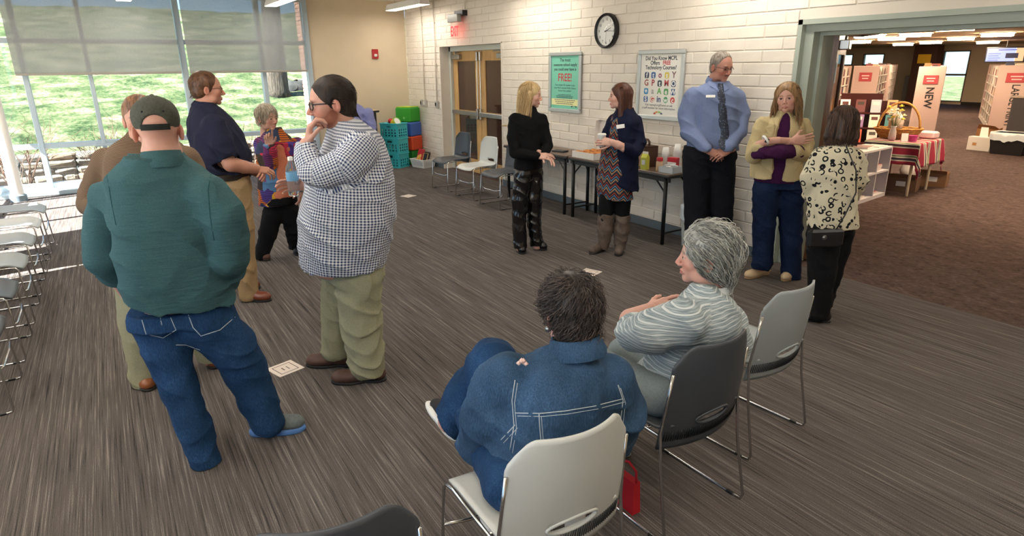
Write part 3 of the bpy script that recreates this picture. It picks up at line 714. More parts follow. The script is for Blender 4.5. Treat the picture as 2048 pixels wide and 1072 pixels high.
# cardboard coffee carrier
t = thing('coffee_carrier', 'brown cardboard coffee carrier with a cut-out handle', 'coffee box', (-5.06, 4.86, ZT), -.15)
g = MB(); g.bbox_bev((-.14, -.085, 0), (.14, .085, .22), .004); g.build('carton', mat('kraft_card', (150, 120, 88), .75, var=.1), t)
g = MB(); g.box((-.142, -.088, 0), (-.128, .088, .222)); g.box((.128, -.088, 0), (.142, .088, .222)); g.box((-.142, -.088, .212), (.142, .088, .224)); g.build('carton_edge', mat('carrier_brown', (74, 48, 34), .6), t)
g = MB().tube([(-.1, 0, .22), (-.1, 0, .265), (-.07, 0, .285), (.07, 0, .285), (.1, 0, .265), (.1, 0, .22)], .013, 8); g.build('carry_handle', mat('carrier_brown', (74, 48, 34), .6), t, smooth=True)
g = MB().lathe([(.016, 0), (.016, .04)], (-.15, -.03, .2), 10); g.build('spout_cap', BLACKPL, t)
t = thing('drink_carton', 'small yellow-green gable carton on the table', 'carton', (-4.86, 4.70, ZT), .2)
g = MB().box((-.035, -.03, 0), (.035, .03, .125)); g.build('carton', mat('carton_yellow', (204, 206, 78), .5), t); g = MB().prism([(-.035, -.03, .125), (-.035, .03, .125), (-.035, 0, .165)], (.07, 0, 0)); g.build('gable', mat('carton_yellow', (204, 206, 78), .5), t); MB().box((-.02, -.0315, .05), (.02, -.03, .1)).build('printed_panel', PAPER, t); MB().box((-.034, -.003, .16), (.034, .003, .185)).build('gable_crest', PAPER, t)
def cup_stack(x, y, n, lab):
    t = thing('cup_stack', lab, 'paper cups', (x, y, ZT), group='stacks of paper cups')
    me = MB().lathe([(.036, 0), (.043, .012), (.03, .1), (.028, .1)], n=18).mesh('cup', PAPER, True)
    for i in range(n): o = link(bpy.data.objects.new('cup', me), t); o.location = (0, 0, .013*i)
cup_stack(-4.80, 4.93, 10, 'stack of upturned white paper cups beside the coffee carrier'); cup_stack(-4.70, 5.0, 13, 'taller stack of upturned paper cups against the brick wall')
t = thing('creamer_jar', 'clear jar of creamer with a red lid', 'jar', (-4.69, 4.74, ZT)); MB().lathe([(.034, 0), (.036, .01), (.036, .095), (.028, .11)], n=20).build('jar_body', mat('creamer_tan', (212, 176, 140), .3), t, smooth=True); MB().lathe([(.034, .105), (.034, .135), (.03, .14)], n=20).build('lid', mat('lid_red', (188, 30, 44), .4), t, angle=40)
t = thing('sweetener_box', 'red and white cardboard packet box on the table', 'box', (-4.655, 4.90, ZT), .25); MB().bbox_bev((-.055, -.03, 0), (.055, .03, .13), .003).build('carton', mat('packet_red', (190, 40, 52), .5), t); MB().box((-.05, -.0312, .045), (.05, -.03, .085)).build('printed_band', PAPER, t)
t = thing('supply_tray', 'clear plastic tray of wrapped supplies at the table end', 'tray', (-4.56, 4.77, ZT), .1)
g = MB(); w, d, h = .09, .08, .06
for a, b in (((-w, -d, 0), (w, d, .004)), ((-w, -d, 0), (w, -d+.004, h)), ((-w, d-.004, 0), (w, d, h)), ((-w, -d, 0), (-w+.004, d, h)), ((w-.004, -d, 0), (w, d, h))): g.box(a, b)
g.build('tray_shell', mat('frosted_plastic', (206, 210, 212), .25), t)
for i in range(10): o = MB().bbox_bev((-.03, -.012, 0), (.03, .012, .01), .003).build('packet', PAPER, t); o.location = (random.uniform(-.05, .05), random.uniform(-.05, .05), .045+.003*i); o.rotation_euler = (.1*random.random(), .2*random.random(), random.uniform(0, 3))
# waste bin with liner beside the tie man
def bin_(x, y, w, d, h, lab, col, liner):
    t = thing('waste_bin', lab, 'waste bin', (x, y, 0)); k = .82
    P = lambda s, z: [(-w*s, -d*s, z), (w*s, -d*s, z), (w*s, d*s, z), (-w*s, d*s, z)]
    g = MB(); g.add(P(k, 0)+P(1, h)+P(.96, h)+P(k*.95, .02), [(3, 2, 1, 0)]+[(i, (i+1) % 4, 4+(i+1) % 4, 4+i) for i in range(4)]+[(4+i, 4+(i+1) % 4, 8+(i+1) % 4, 8+i) for i in range(4)]+[(8+i, 8+(i+1) % 4, 12+(i+1) % 4, 12+i) for i in range(4)]+[(12, 13, 14, 15)]); g.build('bin_body', mat('bin_'+liner, col, .5), t)
    n = 40; rows = []
    for j in range(5):
        row = []
        for i in range(n):
            q = 2*PI*i/n; c, s_ = math.cos(q), math.sin(q); e = max(abs(c)/w, abs(s_)/d); rr = 1/e*(1.03+.02*math.sin(i*2.3+j)) if j else 1/e*.9
            row.append((c*rr, s_*rr, h+(.0, .012, -.05, -.1, -.15)[j]+(0 if j < 2 else .014*math.sin(i*1.7)+.02*math.sin(i*.6))))
        rows.append(row)
    g = MB(); g.grid([[rows[j][i] for j in range(5)] for i in range(n)], wrapu=True); g.build('liner_bag', mat('liner_'+liner, (214, 220, 222), .3), t, smooth=True)
bin_(-4.27, 4.92, .15, .11, .42, 'grey waste bin with a white liner beside the tables', (176, 178, 172), 'a')

# ================================================================== crates and blocks in the corner
TEAL = mat('teal_plastic', (64, 190, 200), .4)
def crate_mesh():
    g = MB(); w, d, h, th = .19, .15, .26, .007
    def panel(o, ux, L, cols):
        # a wall with punched holes: strips between the holes
        nx = cols*2+1; zs = [0, .03, .06, .08, .11, .13, .16, .185, .225, h]
        xs_ = [L*i/nx for i in range(nx+1)]
        n_ = np.array([ux[1], -ux[0], 0])*th
        for i in range(nx):
            for j in range(len(zs)-1):
                hole = (i % 2 == 1) and (j % 2 == 1) and j < 7
                if j == 7 and cols == 5 and 4 <= i <= 6: hole = True
                if hole: continue
                a = np.array(o)+np.array(ux)*xs_[i]; b = np.array(o)+np.array(ux)*xs_[i+1]
                g.prism([(a[0], a[1], zs[j]), (b[0], b[1], zs[j]), (b[0], b[1], zs[j+1]), (a[0], a[1], zs[j+1])], n_)
    panel((-w, -d, 0), (1, 0, 0), 2*w, 5); panel((w, d, 0), (-1, 0, 0), 2*w, 5); panel((w, -d, 0), (0, 1, 0), 2*d, 4); panel((-w, d, 0), (0, -1, 0), 2*d, 4)
    g.box((-w, -d, 0), (w, d, .012)); return g
CR = crate_mesh().mesh('crate_shell', TEAL)
RIM = MB(); 
for a, b in (((-.205, -.165, .245), (.205, -.148, .268)), ((-.205, .148, .245), (.205, .165, .268)), ((-.205, -.148, .245), (-.188, .148, .268)), ((.188, -.148, .245), (.205, .148, .268))): RIM.bbox_bev(a, b, .004)
RIM = RIM.mesh('crate_rim', TEAL)
labs = ('teal plastic crate on the floor under two more crates', 'teal plastic crate in the middle of the stack', 'teal plastic crate heaped with toys on top of the stack')
for i in range(3):
    t = thing('plastic_crate', labs[i], 'crate', (-11.2-.03*i, 4.46+.012*i, .268*i), .55, 'teal crates stacked in the corner'); link(bpy.data.objects.new('crate_shell', CR), t); link(bpy.data.objects.new('crate_rim', RIM), t)
zt = .268*3-.05
def incrate(x, y, z): c_, s_ = math.cos(.55), math.sin(.55); return (-11.26+c_*x-s_*y, 4.484+s_*x+c_*y, z)
for i, (bx_, by_) in enumerate(((-.1, -.062), (.055, -.062), (-.075, .068), (.08, .066))):
    o = MB().lathe([(.07*math.sin(a), .07-.07*math.cos(a)) for a in np.linspace(.04, PI-.04, 10)], n=16).build('play_ball', mat('play_ball_blue', (36, 60, 104), .5), smooth=True); o.location = incrate(bx_, by_, .549); tag(o, 'dark blue play ball glimpsed through the holes of the top crate', 'ball', 'balls filling the top crate')
t = thing('toy_drum', 'yellow toy drum with white skin lying tilted in the top crate', 'toy', incrate(.0, .01, zt+.02)); t.rotation_euler = (.2, 1.0, .6)
MB().lathe([(.075, 0), (.08, .01), (.08, .1), (.075, .11)], n=24).build('shell', mat('drum_yellow', (232, 196, 40), .4), t, angle=40); MB().lathe([(.001, .112), (.068, .112), (.072, .105)], n=24, cap=False).build('drum_skin', PAPER, t); MB().tube([(.078*math.cos(q), .078*math.sin(q), .11) for q in np.linspace(0, 2*PI, 24, endpoint=False)], .008, 6, closed=True).build('drum_hoop', mat('hoop_green', (130, 190, 60), .4), t)
def ball(name, x, y, z, r, col, lab):
    g = MB(); g.lathe([(r*math.sin(a), -r*math.cos(a)) for a in np.linspace(.05, PI-.05, 10)], n=16); g.tube([(0, 0, -r*.9), (.02, .02, -r*1.6)], .012, 6)
    o = g.build(name, mat(name+'_plastic', col, .4), smooth=True); o.location = (x, y, z); tag(o, lab, 'toy')
ball('toy_maraca', *incrate(-.12, .075, zt+.07), .05, (200, 40, 50), 'red toy maraca sticking up from the top crate'); ball('toy_rattle', *incrate(-.115, -.075, zt+.02), .042, (110, 200, 220), 'pale blue toy rattle in the top crate'); ball('toy_shaker', *incrate(.135, .095, zt+.0), .036, (40, 120, 140), 'dark teal toy shaker in the top crate beside the drum')
def foam(z, h, col, lab, top=None, dx=0.):
    g = MB().bbox_bev((-.17, -.17, 0), (.17, .17, h), .02)
    t = thing('foam_block', lab, 'foam block', (-11.42+dx, 4.86, z), .55, 'coloured foam blocks stacked in the corner'); g.build('block', mat('foam_%d' % col[0], col, .5), t)
    if top: MB().bbox_bev((-.155, -.155, h-.002), (.155, .155, h+.012), .005).build('top_pad', mat('foam_top', top, .5), t); MB().lathe([(.022, 0), (.022, .003)], (.03, -.171, .08), 14, ax='y').build('emblem', mat('foam_top2', (130, 210, 120), .5), t)
foam(0, .27, (34, 128, 40), 'dark green foam block at the bottom of the stack'); foam(.27, .26, (214, 76, 40), 'orange foam block in the stack', dx=.02); foam(.53, .26, (60, 98, 178), 'blue foam block in the stack', dx=.0); foam(.79, .27, (52, 160, 44), 'bright green foam block with a yellow-green top', (170, 200, 50), -.03)
# white basket with folded cloth and bags
t = thing('storage_basket', 'white slotted plastic basket on the floor by the wall', 'basket', (-10.86, 4.86, 0), .25)
g = MB(); w0, w1, d0, d1, h = .17, .2, .12, .15, .15
g.add([(-w0, -d0, 0), (w0, -d0, 0), (w0, d0, 0), (-w0, d0, 0), (-w1, -d1, h), (w1, -d1, h), (w1, d1, h), (-w1, d1, h)], [(3, 2, 1, 0), (0, 1, 5, 4), (1, 2, 6, 5), (2, 3, 7, 6), (3, 0, 4, 7)]); g.build('basket_shell', WHITE, t)
g = MB()
for i in range(13): x = -.14+.28*i/12; g.tube([(x, -d0-.012, .04), (x*1.1, -d1-.001, h-.03)], .006, 4)
for i in range(9): y = -.09+.18*i/8; g.tube([(w0+.008, y, .04), (w1+.001, y*1.1, h-.03)], .006, 4)
g.build('slot_ribs', mat('basket_rib', (206, 210, 214), .4), t); g = MB().tube([(-w1, -d1, h), (w1, -d1, h), (w1, d1, h), (-w1, d1, h)], .009, 6, closed=True); g.build('basket_rim', WHITE, t)
def slabthing(name, loc, rot, size, col, lab, cat, extra=None):
    t = thing(name, lab, cat, loc); t.rotation_euler = rot; a, b, c = size
    MB().bbox_bev((-a, -b, 0), (a, b, c), min(a, b, c)*.3).build('cover', mat(name+'_cloth', col, .6, var=.1), t)
    if extra: extra(t, c)
def drawn(t, c):
    m = mat('bag_yellow', (226, 176, 84), .6)
    for x, y, r in ((-.035, -.05, .03), (-.02, .0, .034), (.025, .02, .036), (.035, -.04, .026)): MB().lathe([(r, c), (r, c+.002), (r*.8, c+.004)], (x, y, 0), 14).build('patch', m, t)
def inbasket(x, y, z): c_, s_ = math.cos(.25), math.sin(.25); return (-10.86+c_*x-s_*y, 4.86+s_*x+c_*y, z)
slabthing('folded_bag', inbasket(-.082, .025, .165), (1.2, 0, .25), (.08, .155, .05), (178, 30, 46), 'red fabric bag with a yellow motif standing in the white basket', 'bag', drawn)
slabthing('dark_bag', inbasket(.084, .03, .145), (1.2, 0, .25), (.075, .135, .05), (34, 34, 44), 'black bag with tan trim tucked into the white basket', 'bag', lambda t, c: MB().tube([(-.06, -.09, c+.004), (-.06, .1, c+.004), (.06, .1, c+.004), (.06, -.09, c+.004)], .007, 6).build('trim', mat('tan_trim', (206, 166, 96), .6), t))
# lectern + sign behind the checked shirt
t = thing('lectern', 'black lectern with a pale top edge near the beige wall', 'lectern', (-11.15, 3.78, 0), .55)
MB().bbox_bev((-.26, -.2, 0), (.26, .2, 1.02), .01).build('cabinet', BLACKPL, t); MB().bbox_bev((-.3, -.24, 1.02), (.3, .24, 1.055), .008).build('top', mat('lectern_top', (40, 38, 38), .4), t); MB().box((-.3, -.243, 1.055), (.3, .243, 1.062)).build('top_edge', mat('pale_edge', (206, 184, 150), .5), t)
t = thing('tabletop_sign', 'dark blue sign with white letters standing on the lectern', 'sign', (-11.2, 3.56, 1.062), .98)
MB().box((-.2, -.012, .16), (.2, 0, .31)).build('board', mat('sign_navy', (44, 46, 96), .5), t); MB().box((-.21, -.01, 0), (.21, .0, .15)).build('stand', BLACKPL, t); MB().box((-.21, -.014, .15), (.21, .002, .16)).build('board_edge', PAPER, t); MB().box((-.21, -.013, .31), (.21, .001, .32)).build('board_edge', PAPER, t)
text_mesh('ces', .105, PAPER, t, Matrix(((1, 0, 0, .02), (0, 0, -1, -.013), (0, 1, 0, .21), (0, 0, 0, 1))), .0005, bold=.003)
# paper squares on the carpet
for x, y, a, l in ((-3.78, .68, .3, 'white paper square with a printed frame by the jeans man'), (-4.22, 3.47, .35, 'white paper square on the carpet in front of the boots'), (-8.45, 3.52, .35, 'white paper square on the carpet near the far chairs')):
    t = thing('floor_marker', l, 'paper', (x, y, 0), a, 'paper squares taped to the carpet'); s = .085
    MB().box((-s, -s, .0005), (s, s, .003)).build('sheet', mat('marker_paper', (226, 212, 200), .8), t); g = MB()
    for p in (((-.06, -.06), (.06, -.055)), ((-.06, .055), (.06, .06)), ((-.06, -.06), (-.055, .06)), ((.055, -.06), (.06, .06)), ((-.02, -.02), (.02, -.012)), ((-.02, .012), (.025, .018))): g.box((p[0][0], p[0][1], .003), (p[1][0], p[1][1], .0036))
    g.build('print', mat('marker_print', (110, 96, 90), .8), t)
# soda cup under the near chair
c = (-1.612, 1.287); t = thing('soft_drink_cup', 'white paper cup with brown script standing under the near chair', 'cup', (c[0], c[1], 0))
MB().lathe([(.032, 0), (.034, .004), (.045, .15), (.047, .152), (.044, .15)], n=28).build('cup_body', PAPER, t, smooth=True)
text_mesh('Soys', .034, mat('script_brown', (150, 84, 60), .6), t, Matrix.Translation((.045, .0, .1)) @ Matrix.Rotation(math.radians(58), 4, 'Z') @ Matrix(((1, 0, 0, 0), (0, 0, -1, 0), (0, 1, 0, 0), (0, 0, 0, 1))) , .0004)

c = (-1.65, 1.598); t = thing('red_tote', 'small red fabric tote standing between the two occupied chairs', 'bag', (c[0], c[1], 0), .0)
g = MB(); g.add([(-.06, -.022, 0), (.06, -.022, 0), (.06, .022, 0), (-.06, .022, 0), (-.055, -.016, .15), (.055, -.016, .15), (.055, .016, .15), (-.055, .016, .15)], [(3, 2, 1, 0), (4, 5, 6, 7), (0, 1, 5, 4), (1, 2, 6, 5), (2, 3, 7, 6), (3, 0, 4, 7)]); g.build('bag_body', mat('tote_red', (190, 24, 40), .7), t); MB().tube([(-.05, 0, .145), (-.045, 0, .2), (0, 0, .22), (.045, 0, .2), (.05, 0, .145)], .006, 6).build('handle', mat('tote_red', (190, 24, 40), .7), t, smooth=True)
# ================================================================== library furniture
PINKP = mat('shelf_panel', (196, 168, 158), .6); SHELFM = mat('shelf_steel', (206, 196, 186), .5)
BOOKC = [mat('book_%d' % i, c, .6) for i, c in enumerate(((120, 60, 50), (60, 70, 92), (196, 178, 150), (90, 96, 70), (160, 120, 80), (70, 46, 44), (210, 200, 186), (140, 70, 80)))]
SIGNR = mat('sign_red', (176, 62, 66), .5)
def shelf_range(x, y, w, L, h, lab, ends=True, sign=None, name_txt=None, seed=0, bays=True):
    # w along X, L along Y (away); end panel faces -Y
    t = thing('bookshelf', lab, 'bookshelf', (x, y, 0), math.radians(24.6), 'library book ranges'); r = random.Random(seed)
    MB().bbox_bev((-w/2, 0, 0), (w/2, .04, h), .008).build('end_panel', PINKP, t); MB().box((-w/2, L-.04, 0), (w/2, L, h)).build('end_panel', PINKP, t)
    MB().box((-.02, .04, .08), (.02, L-.04, h)).build('back_panel', SHELFM, t)
    n = 6; dz = (h-.16)/n
    for k in range(n): MB().box((-w/2+.02, .04, .1+dz*k), (w/2-.02, L-.04, .125+dz*k)).build('shelf', SHELFM, t)
    MB().box((-w/2+.02, .04, 0), (w/2-.02, L-.04, .1)).build('plinth', SHELFM, t)
    nb = max(1, int(round(L/.95)))
    for b in range(1, nb): MB().box((-w/2+.01, L*b/nb-.015, .08), (w/2-.01, L*b/nb+.015, h-.03)).build('upright', SHELFM, t)
    bk = MB()
    for s in (-1, 1):
        for k in range(n):
            yy = .06
            while yy < L-.12:
                bw = r.uniform(.02, .055); bh = r.uniform(.6, .86)*dz
                if r.random() < .93: bk.box((s*(w/2-.04-r.uniform(0, .03)), yy, .126+dz*k), (s*.03, yy+bw-.003, .126+dz*k+bh), r.randrange(8))
                yy += bw
    tag(bk.build('shelved_books', BOOKC, t), kind='stuff')
    for i in range(5):
        xx = r.uniform(-w/2+.08, w/2-.2); yy = .06+.2*i
        o = MB().bbox_bev((xx, yy, h-.03), (xx+r.uniform(.08, .2), yy+.05, h+r.uniform(.03, .09)), .004).build('top_book', BOOKC[r.randrange(8)], t)
    if sign:
        MB().bbox_bev((-sign[0]/2, -.014, sign[1]), (sign[0]/2, 0, sign[1]+sign[2]), .003).build('sign_plate', SIGNR, t)
        for k in range(2): MB().box((-sign[0]*(.3-.06*k), -.0155, sign[1]+sign[2]*(.58-.3*k)), (sign[0]*(.3-.06*k), -.014, sign[1]+sign[2]*(.70-.3*k))).build('faint_print_line', mat('sign_print', (226, 190, 186), .6), t)
    if name_txt:
        text_mesh(name_txt, .235, mat('panel_ink', (34, 30, 30), .6), t, Matrix(((0, 1, 0, -.05), (0, 0, -1, -.003), (-1, 0, 0, 1.2), (0, 0, 0, 1))), .001, 'LEFT', sx=.9 if len(name_txt) < 5 else .76, bold=.004)
    return t
shelf_range(-7.94, 16.83, .56, 4.2, 1.67, 'book range with NEW lettered down its pinkish end panel', sign=(.3, 1.27, .2), name_txt='NEW', seed=1)
shelf_range(-7.37, 19.98, .8, 5., 1.67, 'book range with LARGE PRINT lettered down its end panel', sign=(.44, 1.24, .24), name_txt='LARGE PRINT', seed=2)
shelf_range(-8.80, 25.3, .6, 4., 1.67, 'farther book range behind the LARGE PRINT one', seed=3)
shelf_range(-11.14, 19.67, .7, 4.2, 1.67, 'book range with a red sign on its end panel beside the aisle', sign=(.34, 1.22, .26, 1), seed=4)
shelf_range(-13.5, 24.9, .6, 3.6, 1.67, 'book range behind the one with the red sign', seed=5)
_p = on_y(1681, 132, 17.2); shelf_range(_p[0]-.25, 17.1, .55, 2.6, 1.67, 'book range glimpsed behind the open wooden door', sign=(.2, 1.24, .22, 1), seed=6)
shelf_range(-5.95, 8.3, .4, .8, 1.9, 'narrow book case behind the glass of the wooden door', seed=8)
# dark tall bookcase with yellow sign near far wall
t = thing('display_tower', 'tall dark brown display tower with a yellow sign in the far library', 'display', (on_y(1850, 110, 28.5)[0], 28.5, 0)); MB().bbox_bev((-.45, 0, 0), (.45, .5, 2.4), .01).build('cabinet', mat('espresso_wood', (58, 34, 24), .5), t); MB().box((-.25, -.01, 1.7), (.25, 0, 2.05)).build('sign_board', mat('sign_yellow', (214, 170, 40), .5), t)
o = MB().bbox_bev((-.4, 0, 0), (.4, .5, 1.2), .02).build('grey_cabinet', mat('cabinet_grey', (108, 104, 100), .5)); o.location = (on_y(1828, 160, 29.3)[0], 29.3, 0); tag(o, 'grey cabinet standing by the brown display tower', 'cabinet')
# hanging tv
p = on_y(2010, 110, 26.); t = thing('hanging_screen', 'flat screen showing a blue slide hung from the library ceiling', 'screen', (p[0], 26., p[2]), .25)
MB().bbox_bev((-.55, 0, -.24), (.55, .06, .26), .01).build('bezel', BLACKPL, t)
SCR = NT('screen_slide'); SCR.base((0, 0, 0, 1)); _v = SCR.new('ShaderNodeTexCoord').outputs['Generated']
_s = SCR.new('ShaderNodeSeparateXYZ'); SCR.link(_v, _s.inputs[0]); SCR.link(SCR.ramp(_s.outputs[0], [(.0, lin((150, 158, 226))), (.76, lin((186, 190, 240))), (.78, lin((206, 150, 110)))], 'CONSTANT'), SCR.b.inputs['Emission Color']); SCR.b.inputs['Emission Strength'].default_value = 1.3
s = MB().box((-.51, -.006, -.2), (.51, -.001, .22)).build('screen', SCR.m, t)
MB().box((.02, -.009, -.1), (.36, -.006, .06)).build('slide_picture', emit('slide_dark', (50, 50, 80), .5), t)
for i in range(4): MB().box((-.46, -.009, .04-.07*i), (-.12-.05*(i % 2), -.006, .055-.07*i)).build('slide_line', emit('slide_ink', (90, 96, 170), .6), t)
MB().box((-.2, -.009, .15), (.3, -.006, .18)).build('slide_title', emit('slide_ink', (90, 96, 170), .6), t)
MB().tube([(0, .03, .25), (0, .03, ZL-p[2])], .02, 8).build('ceiling_pole', BLACKPL, t)
# white cubby shelf
t = thing('cubby_shelf', 'low white cubby shelf beside the leopard print blouse', 'shelf', (-4.7, 7.62, 0), math.radians(97))
W_, D_, H_ = 1.7, .36, .69
WH2 = mat('white_melamine', (208, 204, 206), .5)
for n_, a, b in (('top_board', (0, 0, H_-.025), (W_, D_, H_)), ('bottom_board', (0, 0, .0), (W_, D_, .05)), ('middle_shelf', (0, 0, .35), (W_, D_, .375)), ('back_board', (0, D_-.01, .05), (W_, D_, H_-.025))): MB().box(a, b).build(n_, WH2, t)
for k in range(5): x = (W_-.025)*k/4; MB().box((x, 0, .05), (x+.025, D_-.012, H_-.025)).build('divider', WH2, t)
t.rotation_euler = (0, 0, math.radians(98)); t.location = (-4.37, 7.4, 0)
def flat_item(name, x, y, z, sx_, sy_, sz_, rz, col, lab, cat, group=None):
    t = thing(name, lab, cat, (x, y, z), rz, group); MB().box((-sx_, -sy_, .001), (sx_, sy_, sz_-.001)).build('page_block', PAPER, t); g = MB(); g.box((-sx_-.002, -sy_-.002, sz_-.0015), (sx_+.002, sy_+.002, sz_)); g.box((-sx_-.002, -sy_-.002, 0), (sx_+.002, sy_+.002, .0015)); g.box((-sx_-.003, -sy_-.002, 0), (-sx_, sy_+.002, sz_)); g.build('cover', mat('cover_%d_%d_%d' % col, col, .5), t); return t
def cub(u, v, z):
    M_ = t_c.matrix_basis if False else Matrix.Translation(CUB_LOC) @ Matrix.Rotation(CUB_R, 4, 'Z'); p_ = M_ @ Vector((u, v, z)); return p_.x, p_.y, p_.z
CUB_LOC = t.location.copy(); CUB_R = t.rotation_euler[2]
rr = random.Random(5)
for i, (u, v, lab) in enumerate(((1.5, .15, 'magazine lying flat on the white cubby shelf next to the tablecloth'), (1.2, .2, 'magazine on the middle of the white cubby shelf top'), (.8, .16, 'pale magazine farther along the white cubby shelf top'), (.4, .18, 'magazine on the cubby shelf top near the leopard print blouse'))):
    x, y, z = cub(u, v, H_); flat_item('magazine', x, y, z, .1, .14, .012+.012*(i % 2), rr.uniform(-.5, .5), ((206, 196, 190), (150, 120, 116), (214, 206, 196), (170, 160, 170))[i], lab, 'magazine', 'magazines on the cubby shelf')
for i, (u, z0, n) in enumerate(((1.45, .375, 5), (1.45, .05, 2), (1.05, .05, 1), (.62, .375, 4))):
    for k in range(n): x, y, z = cub(u+.02*rr.random(), .17, z0+.016*k); flat_item('leaflet_stack', x, y, z, .09, .12, .0155, rr.uniform(-.1, .1)+CUB_R, ((216, 208, 200), (196, 120, 120), (190, 180, 176))[k % 3], ('thin bundle of leaflets stacked in the upper cubby next to the striped cloth', 'reddish bundle of leaflets in the lower cubby next to the striped cloth', 'single bundle of leaflets in the lower middle cubby', 'thin bundle of leaflets in an upper cubby behind the leopard blouse')[i], 'leaflets', 'leaflets in the cubby shelf')
# table with striped cloth
STR = NT('striped_cloth'); STR.set(.85)
_v = STR.new('ShaderNodeAttribute', attribute_name='pat').outputs['Vector']; _s = STR.new('ShaderNodeSeparateXYZ'); STR.link(_v, _s.inputs[0])
_f = STR.math('FRACT', STR.math('MULTIPLY', _s.outputs[0], 5.2)); A_, B_, C_, D2, E_ = [lin(c) for c in ((150, 34, 60), (222, 212, 196), (70, 60, 74), (222, 212, 196), (120, 140, 96))]
STR.base(STR.ramp(_f, [(0, A_), (.3, B_), (.38, C_), (.55, D2), (.64, E_), (.74, B_), (.8, A_)], 'CONSTANT')); STR = STR.m
TX, TY = -4.73, 9.6
t = thing('side_table', 'small pale table under the striped cloth', 'table', (TX, TY, 0), math.radians(8)); MB().bbox_bev((-.33, -.43, .70), (.33, .43, .73), .006).build('tabletop', WH2, t)
for x in (-.27, .27):
    for y in (-.37, .37): MB().tube([(x, y, 0), (x, y, .7)], .02, 8).build('leg', mat('pale_leg', (206, 190, 160), .5), t)
def cloth():
    xs_, ys_ = np.linspace(-.66, .66, 56), np.linspace(-.76, .76, 64); P = []; pat = []
    for x in xs_:
        row = []
        for y in ys_:
            ex, ey = max(0, abs(x)-.34), max(0, abs(y)-.44); sx_, sy_ = np.sign(x), np.sign(y)
            fold = .025*math.sin(y*17)*min(1, ex*5)+.0; fold2 = .025*math.sin(x*19)*min(1, ey*5)
            z = .735-(ex+ey*.92 if ex == 0 or ey == 0 else math.hypot(ex, ey)*1.0+.12*min(ex, ey))
            row.append((sx_*(min(abs(x), .34)+.015+ (.12*ex if ex else 0))+fold*sx_, sy_*(min(abs(y), .44)+.015+(.12*ey if ey else 0))+fold2*sy_, max(z, .12))); pat.append((y, x, 0))
        P.append(row)
    m = MB().grid(P); me = m.mesh('tablecloth', STR, True); at = me.attributes.new('pat', 'FLOAT_VECTOR', 'POINT'); at.data.foreach_set('vector', np.array(pat, 'f').ravel())
    o = link(bpy.data.objects.new('tablecloth', me)); o.location = (TX, TY, .004); o.rotation_euler = (0, 0, math.radians(8)); md = o.modifiers.new('thick', 'SOLIDIFY'); md.thickness = .003; tag(o, 'red white and grey striped cloth draped over the side table', 'tablecloth')
cloth()
ZB = .742
# flowers in a vase
def at_px(px_, py_, z): return on_floor(px_, py_, z)
p = (-4.74, 9.27); t = thing('flower_vase', 'clear vase of white and yellow flowers on the striped cloth', 'vase', (p[0], p[1], ZB))
MB().lathe([(.035, 0), (.05, .03), (.045, .12), (.03, .17), (.04, .2)], n=18).build('vase', mat('vase_glass', (206, 196, 190), .1), t, smooth=True)
g = MB(); rr = random.Random(8)
FL = [mat('petal_white', (240, 234, 222), .6), mat('petal_yellow', (240, 214, 80), .6), mat('petal_cream', (246, 240, 200), .6)]
for i in range(16):
    a = rr.uniform(0, 6.28); s = rr.uniform(.02, .15); tip = np.array([s*math.cos(a), s*math.sin(a), rr.uniform(.26, .46)]); g.tube([(0, 0, .12), tip*.6+np.array([0, 0, .06]), tip], .003, 4)
    fl = MB()
    for k in range(6):
        b = k*PI/3; d = np.array([math.cos(b), math.sin(b), .35])*.04; e = np.array([-math.sin(b), math.cos(b), 0])*.017
        fl.add([tip, tip+d*.6+e, tip+d, tip+d*.6-e], [(0, 1, 2, 3)])
    fl.lathe([(.012, 0), (.016, .02), (.01, .03)], tip, 8); fl.build('flower', FL[i % 3], t)
g.build('stems', mat('stem_green', (90, 120, 60), .7), t)
# wicker basket with tall handle
p = (-4.83, 9.58); WK = mat('wicker', (176, 126, 62), .7, var=.3, vscale=40)
t = thing('wicker_basket', 'wicker basket with a tall arched handle on the striped cloth', 'basket', (p[0], p[1], ZB), .5)
g = MB()
for k in range(7): rad = .17+.012*k; g.tube([(rad*1.25*math.cos(q), rad*.85*math.sin(q), .015+.021*k+.004*math.sin(q*14+k*PI)) for q in np.linspace(0, 2*PI, 42, endpoint=False)], .0125, 6, closed=True)
g.build('woven_body', WK, t, smooth=True); MB().lathe([(.001, .01), (.17, .01), (.2, .13)], n=24, cap=False).build('inner_lining', mat('wicker_dark', (120, 82, 44), .8), t)
MB().tube([(.26*math.cos(q), 0, .12+.38*math.sin(q)) for q in np.linspace(0, PI, 20)], .016, 8).build('handle', WK, t, smooth=True)
g = MB(); g.lathe([(.03, .1), (.09, .14), (.1, .24), (.06, .33), (.02, .38)], (-.04, 0, 0), 12); g.build('wrapped_bundle', mat('cellophane', (196, 176, 160), .15, var=.3, vscale=20), t, smooth=True)
p = at_px(1838, 272, ZB+.1); o = MB().bbox_bev((-.11, -.09, 0), (.11, .09, .1), .02).build('tissue_parcel', mat('pink_tissue', (222, 190, 190), .6, bump=.6, bscale=20)); o.location = (-4.57, 9.92, ZB); tag(o, 'pale pink tissue parcel behind the wicker basket', 'parcel')
p = at_px(1793, 287, ZB); t = thing('pink_pot', 'small bright pink pot in front of the wicker basket', 'pot', (-4.5, 9.36, ZB)); MB().lathe([(.045, 0), (.055, .08), (.06, .082), (.05, .075)], n=20).build('pot', mat('pot_pink', (204, 70, 140), .5), t, angle=40); MB().lathe([(.001, .07), (.05, .07)], n=16, cap=False).build('soil', DARK, t)
